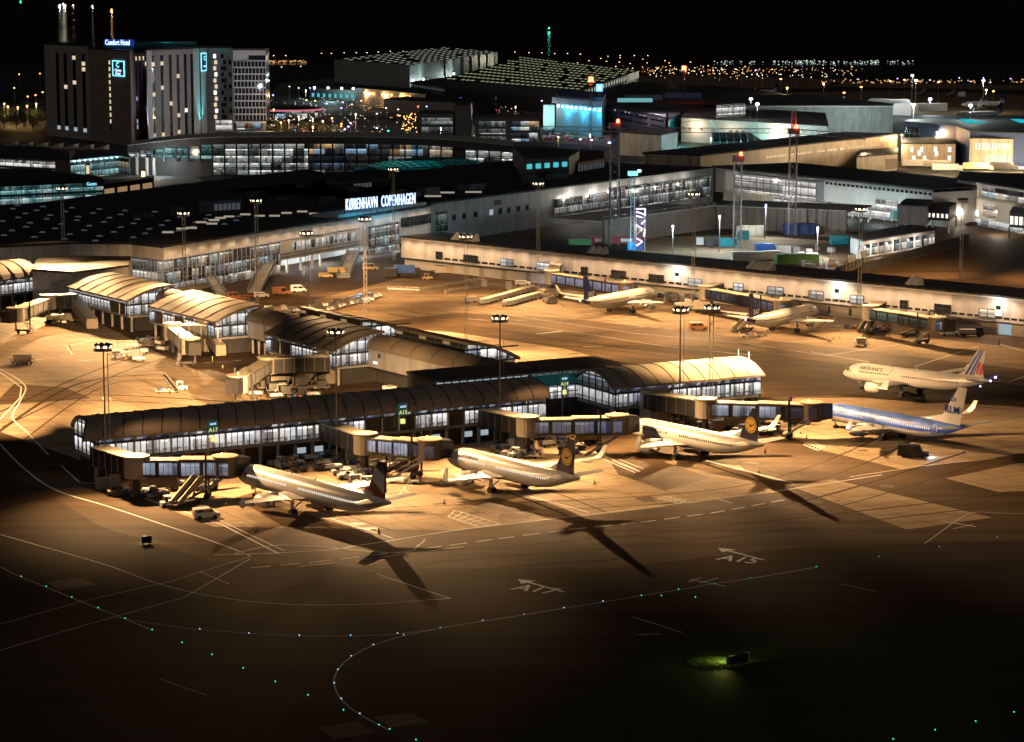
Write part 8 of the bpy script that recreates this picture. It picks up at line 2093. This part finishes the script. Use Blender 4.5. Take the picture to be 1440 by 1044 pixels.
sign_box('small dark sign box with glow on the dark apron, lower left', 206, 766, 20, 1.5, 1.4, 1, (1, .85, .4), pw=160)
sign_box('long dark sign box lighting the grass yellow-green, lower right', 1037, 936, 37, 3.4, 1.5, 1, (1, 1, .25), m='sign_yellow', pw=260)
light('grass_glow', (*(U(1037, 936) + Vector((-2.0, .6))), .7), 330, (.95, 1, .2), bpy.data.objects['taxiway_sign.001'])
gb = MB()
for i in range(3200):
    t = R.random() * 6.283; rr = R.random() ** .6; p = U(1006, 934) + Vector((rr * 3.8 * math.cos(t), rr * 3.0 * math.sin(t))); h = R.uniform(.12, .4); a = R.random() * 6.283; w_ = .05
    gb.face([(p.x - w_ * math.cos(a), p.y - w_ * math.sin(a), .01), (p.x + w_ * math.cos(a), p.y + w_ * math.sin(a), .01), (p.x + R.gauss(0, .1), p.y + R.gauss(0, .1), h)])
o = gb.build('grass', 'grass_leaf'); o['kind'] = 'stuff'; o['label'] = 'tufts of grass lit yellow-green around the long sign'
# weak warm sun added as soft fill, so dark facades stay visible
sd = bpy.data.lights.new('fill_sun', 'SUN'); sd.energy = FILL_SUN; sd.angle = math.radians(12); sd.color = (1, .86, .74); so = bpy.data.objects.new('fill_sun', sd); COL.objects.link(so)
so.rotation_euler = (math.radians(58), 0, math.radians(-25))
# ================================================================ LIGHT MASTS
WARM = (1, .575, .245)
def mast(label, head, h, lattice=True, pw=60000, aims=(), col=WARM, headm='lamp_warm', w=.9, cat='floodlight mast', back=True):
    D = 3500 * (CH - h) / (head[1] + 12); p = UD(head[0], D, h)
    T = thing('floodlight_mast', label, cat, (p.x, p.y, 0)); X, Y = p
    mb = MB()
    if lattice: mb.lattice((0, 0, 0), (0, 0, h - .6), w * .85, 1.6, .10, .06)
    else:
        mb.tube((0, 0, 0), (0, 0, h - .6), .2, .12, 10)
        for i in range(int(h / .6)): mb.bar((.75, -.15, i * .6), (.75, .15, i * .6), .04)
        mb.bar((.75, -.2, 0), (.75, -.2, h - 1), .06); mb.bar((.75, .2, 0), (.75, .2, h - 1), .06)
    mb.build('pole', 'tan_metal', T)
    mb = MB(); mb.tube((0, 0, h - .6), (0, 0, h - .4), 1.7, n=14)
    for z in (.3, .8): 
        for i in range(14):
            a = 2 * math.pi * i / 14; b = 2 * math.pi * (i + 1) / 14; mb.bar((1.7 * math.cos(a), 1.7 * math.sin(a), h - .5 + z), (1.7 * math.cos(b), 1.7 * math.sin(b), h - .5 + z), .06)
    mb.build('platform', 'steel', T)
    for i in range(8):
        a = math.radians(22 + 45 * i); ca, sa = math.cos(a), math.sin(a); M = Matrix.Translation((1.35 * ca, 1.35 * sa, h + .35)) @ Matrix.Rotation(a, 4, 'Z') @ Matrix.Rotation(.5, 4, 'Y')
        mb = MB(); mb.box(-.2, .25, -.32, .32, -.3, .3, M); f = mb.build('floodlight', 'dark_metal', T)
        mb = MB(); mb.face([M @ Vector(v) for v in ((.27, -.26, -.24), (.27, .26, -.24), (.27, .26, .22), (.27, -.26, .22))]); mb.build('lamp_glass', headm, f)
    for az, dist, k in aims:
        a = math.radians(az)
        px_, py_ = X + 2.1 * math.cos(a), Y + 2.1 * math.sin(a)
        light('floodlight_lamp', (px_, py_, h + .2), pw * k * .3, col, T, spot=80, aim=(X + 18 * math.cos(a), Y + 18 * math.sin(a), 0), size=.4, blend=.9) if dist < 50 else None
        light('floodlight_lamp', (px_, py_, h), pw * k * 2.4, col, T, spot=66 if dist < 50 else 38 if dist < 68 else 26, aim=(X + dist * math.cos(a), Y + dist * math.sin(a), 0), size=.4, blend=.95)
    return T
# front pier row (stand side faces about -60 degrees)
K = 1.0
def AM(*a): return a
for lab, hd, h, lat, aims, hm in (
 ('slim floodlight mast at the left end of the dark vaulted hall', (145, 488), 25, 0, ((-80, 24, .9), (-35, 26, 1.2), (-8, 42, .9), (-62, 70, .2), (-20, 72, .5), (62, 100, 5), (92, 100, 19), (118, 98, 19), (145, 84, 11), (165, 52, 3.4), (190, 52, 3.4), (215, 50, 2.6)), 0),  # long back beams added for the left apron, in place of an unseen light
 ('slim floodlight mast in front of the middle of the dark vaulted hall', (472, 467), 25, 0, ((-88, 25, .8), (-40, 26, .8), (-12, 42, 1.0), (-73, 50.5, 1.7), (-98, 66, .4), (112, 95, 13), (135, 100, 15), (88, 80, 4)), 0),  # back beams added likewise, passing over the hall to the apron behind
 ('slim floodlight mast in front of the dark vaulted hall near the A14 sign', (703, 447), 25, 0, ((-88, 26, .75), (-40, 27, .7), (-8, 40, 1.6), (-73, 50.5, 1.8), (-98, 66, .5)), 0),
 ('slim floodlight mast in front of the bright vault', (957, 435), 24, 0, ((-88, 25, 1.2), (-45, 30, 1.5), (-67, 58, 3.2), (-50, 60, 2.0), (-85, 72, .6), (-60, 84, .8), (-12, 46, 1.3), (110, 20, .16)), 0),
 ('slim floodlight mast right of the bright vault, behind the blue airliner', (1001, 432), 24, 1, ((60, 48, 3.0), (10, 48, 1.2), (105, 48, 3.4), (80, 60, 3.0)), 0),
 ('lattice floodlight mast left of the main terminal, behind the connector', (87, 263), 30, 1, ((-100, 40, .6), (-95, 64, 4.0), (-75, 66, 4.0), (-55, 62, 3.0), (-120, 55, 2.4)), 0),
 ('lattice floodlight mast between two vaulted pavilions of the connector', (258, 298), 28, 1, ((-120, 30, .3), (-135, 64, 4.5), (-105, 66, 5.5), (-82, 55, 3.4), (-62, 52, 3.0), (100, 40, .8)), 0),
 ('lattice floodlight mast in front of the glass corner of the main terminal', (360, 280), 29, 1, ((-60, 30, 1.2), (60, 46, 2.0), (20, 50, 2.4)), 0),
 ('lattice floodlight mast near the cart rows left of the open apron', (431, 326), 27, 1, ((-60, 40, 1.1), (80, 60, 2.2), (-140, 40, .8), (20, 45, 1.5)), 0),
 ('lattice floodlight mast in front of the tan facade beside the yellow vans', (513, 306), 28, 1, ((-60, 40, 1.3), (90, 60, 2.6), (40, 55, 2.0), (0, 45, 1.2)), 0),
 ('lattice floodlight mast standing on the open apron between the vaults and the long building', (655, 331), 27.4, 1, ((18, 62, 3.2), (52, 62, 3.0), (85, 60, 2.6), (0, 46, 1.0), (-60, 30, 1.6), (-150, 22, 2.6), (150, 20, 1.6), (120, 46, 1.2), (-20, 52, 2.0)), 0),
 ('lattice floodlight mast at the long building above the double row of carts', (757, 256), 31.5, 1, ((-70, 36, 1.0), (-125, 36, 1.0), (-95, 55, .9)), 0),
 ('lattice floodlight mast just behind the roof letters of the terminal', (553, 236), 30, 1, ((-90, 25, .2),), 0),
 ('lattice floodlight mast behind the long building at its centre', (976, 271), 31.5, 1, ((-95, 40, 1.6), (-65, 55, 2.4), (-140, 45, 1.6)), 0),
 ('lattice floodlight mast behind the long building above the empty green bridge', (1211, 292), 30.8, 1, ((-100, 40, 1.8), (-65, 52, 2.2), (-140, 50, 2.0)), 0),
 ('lattice floodlight mast on the empty apron at the far right', (1354, 279), 26, 1, ((-80, 35, .9), (100, 46, 1.5), (30, 46, 1.3), (-20, 46, 1.2)), 1)):
    mast(lab, hd, h, bool(lat), 60000 * K, aims, headm='dark_metal' if hm else 'lamp_warm')
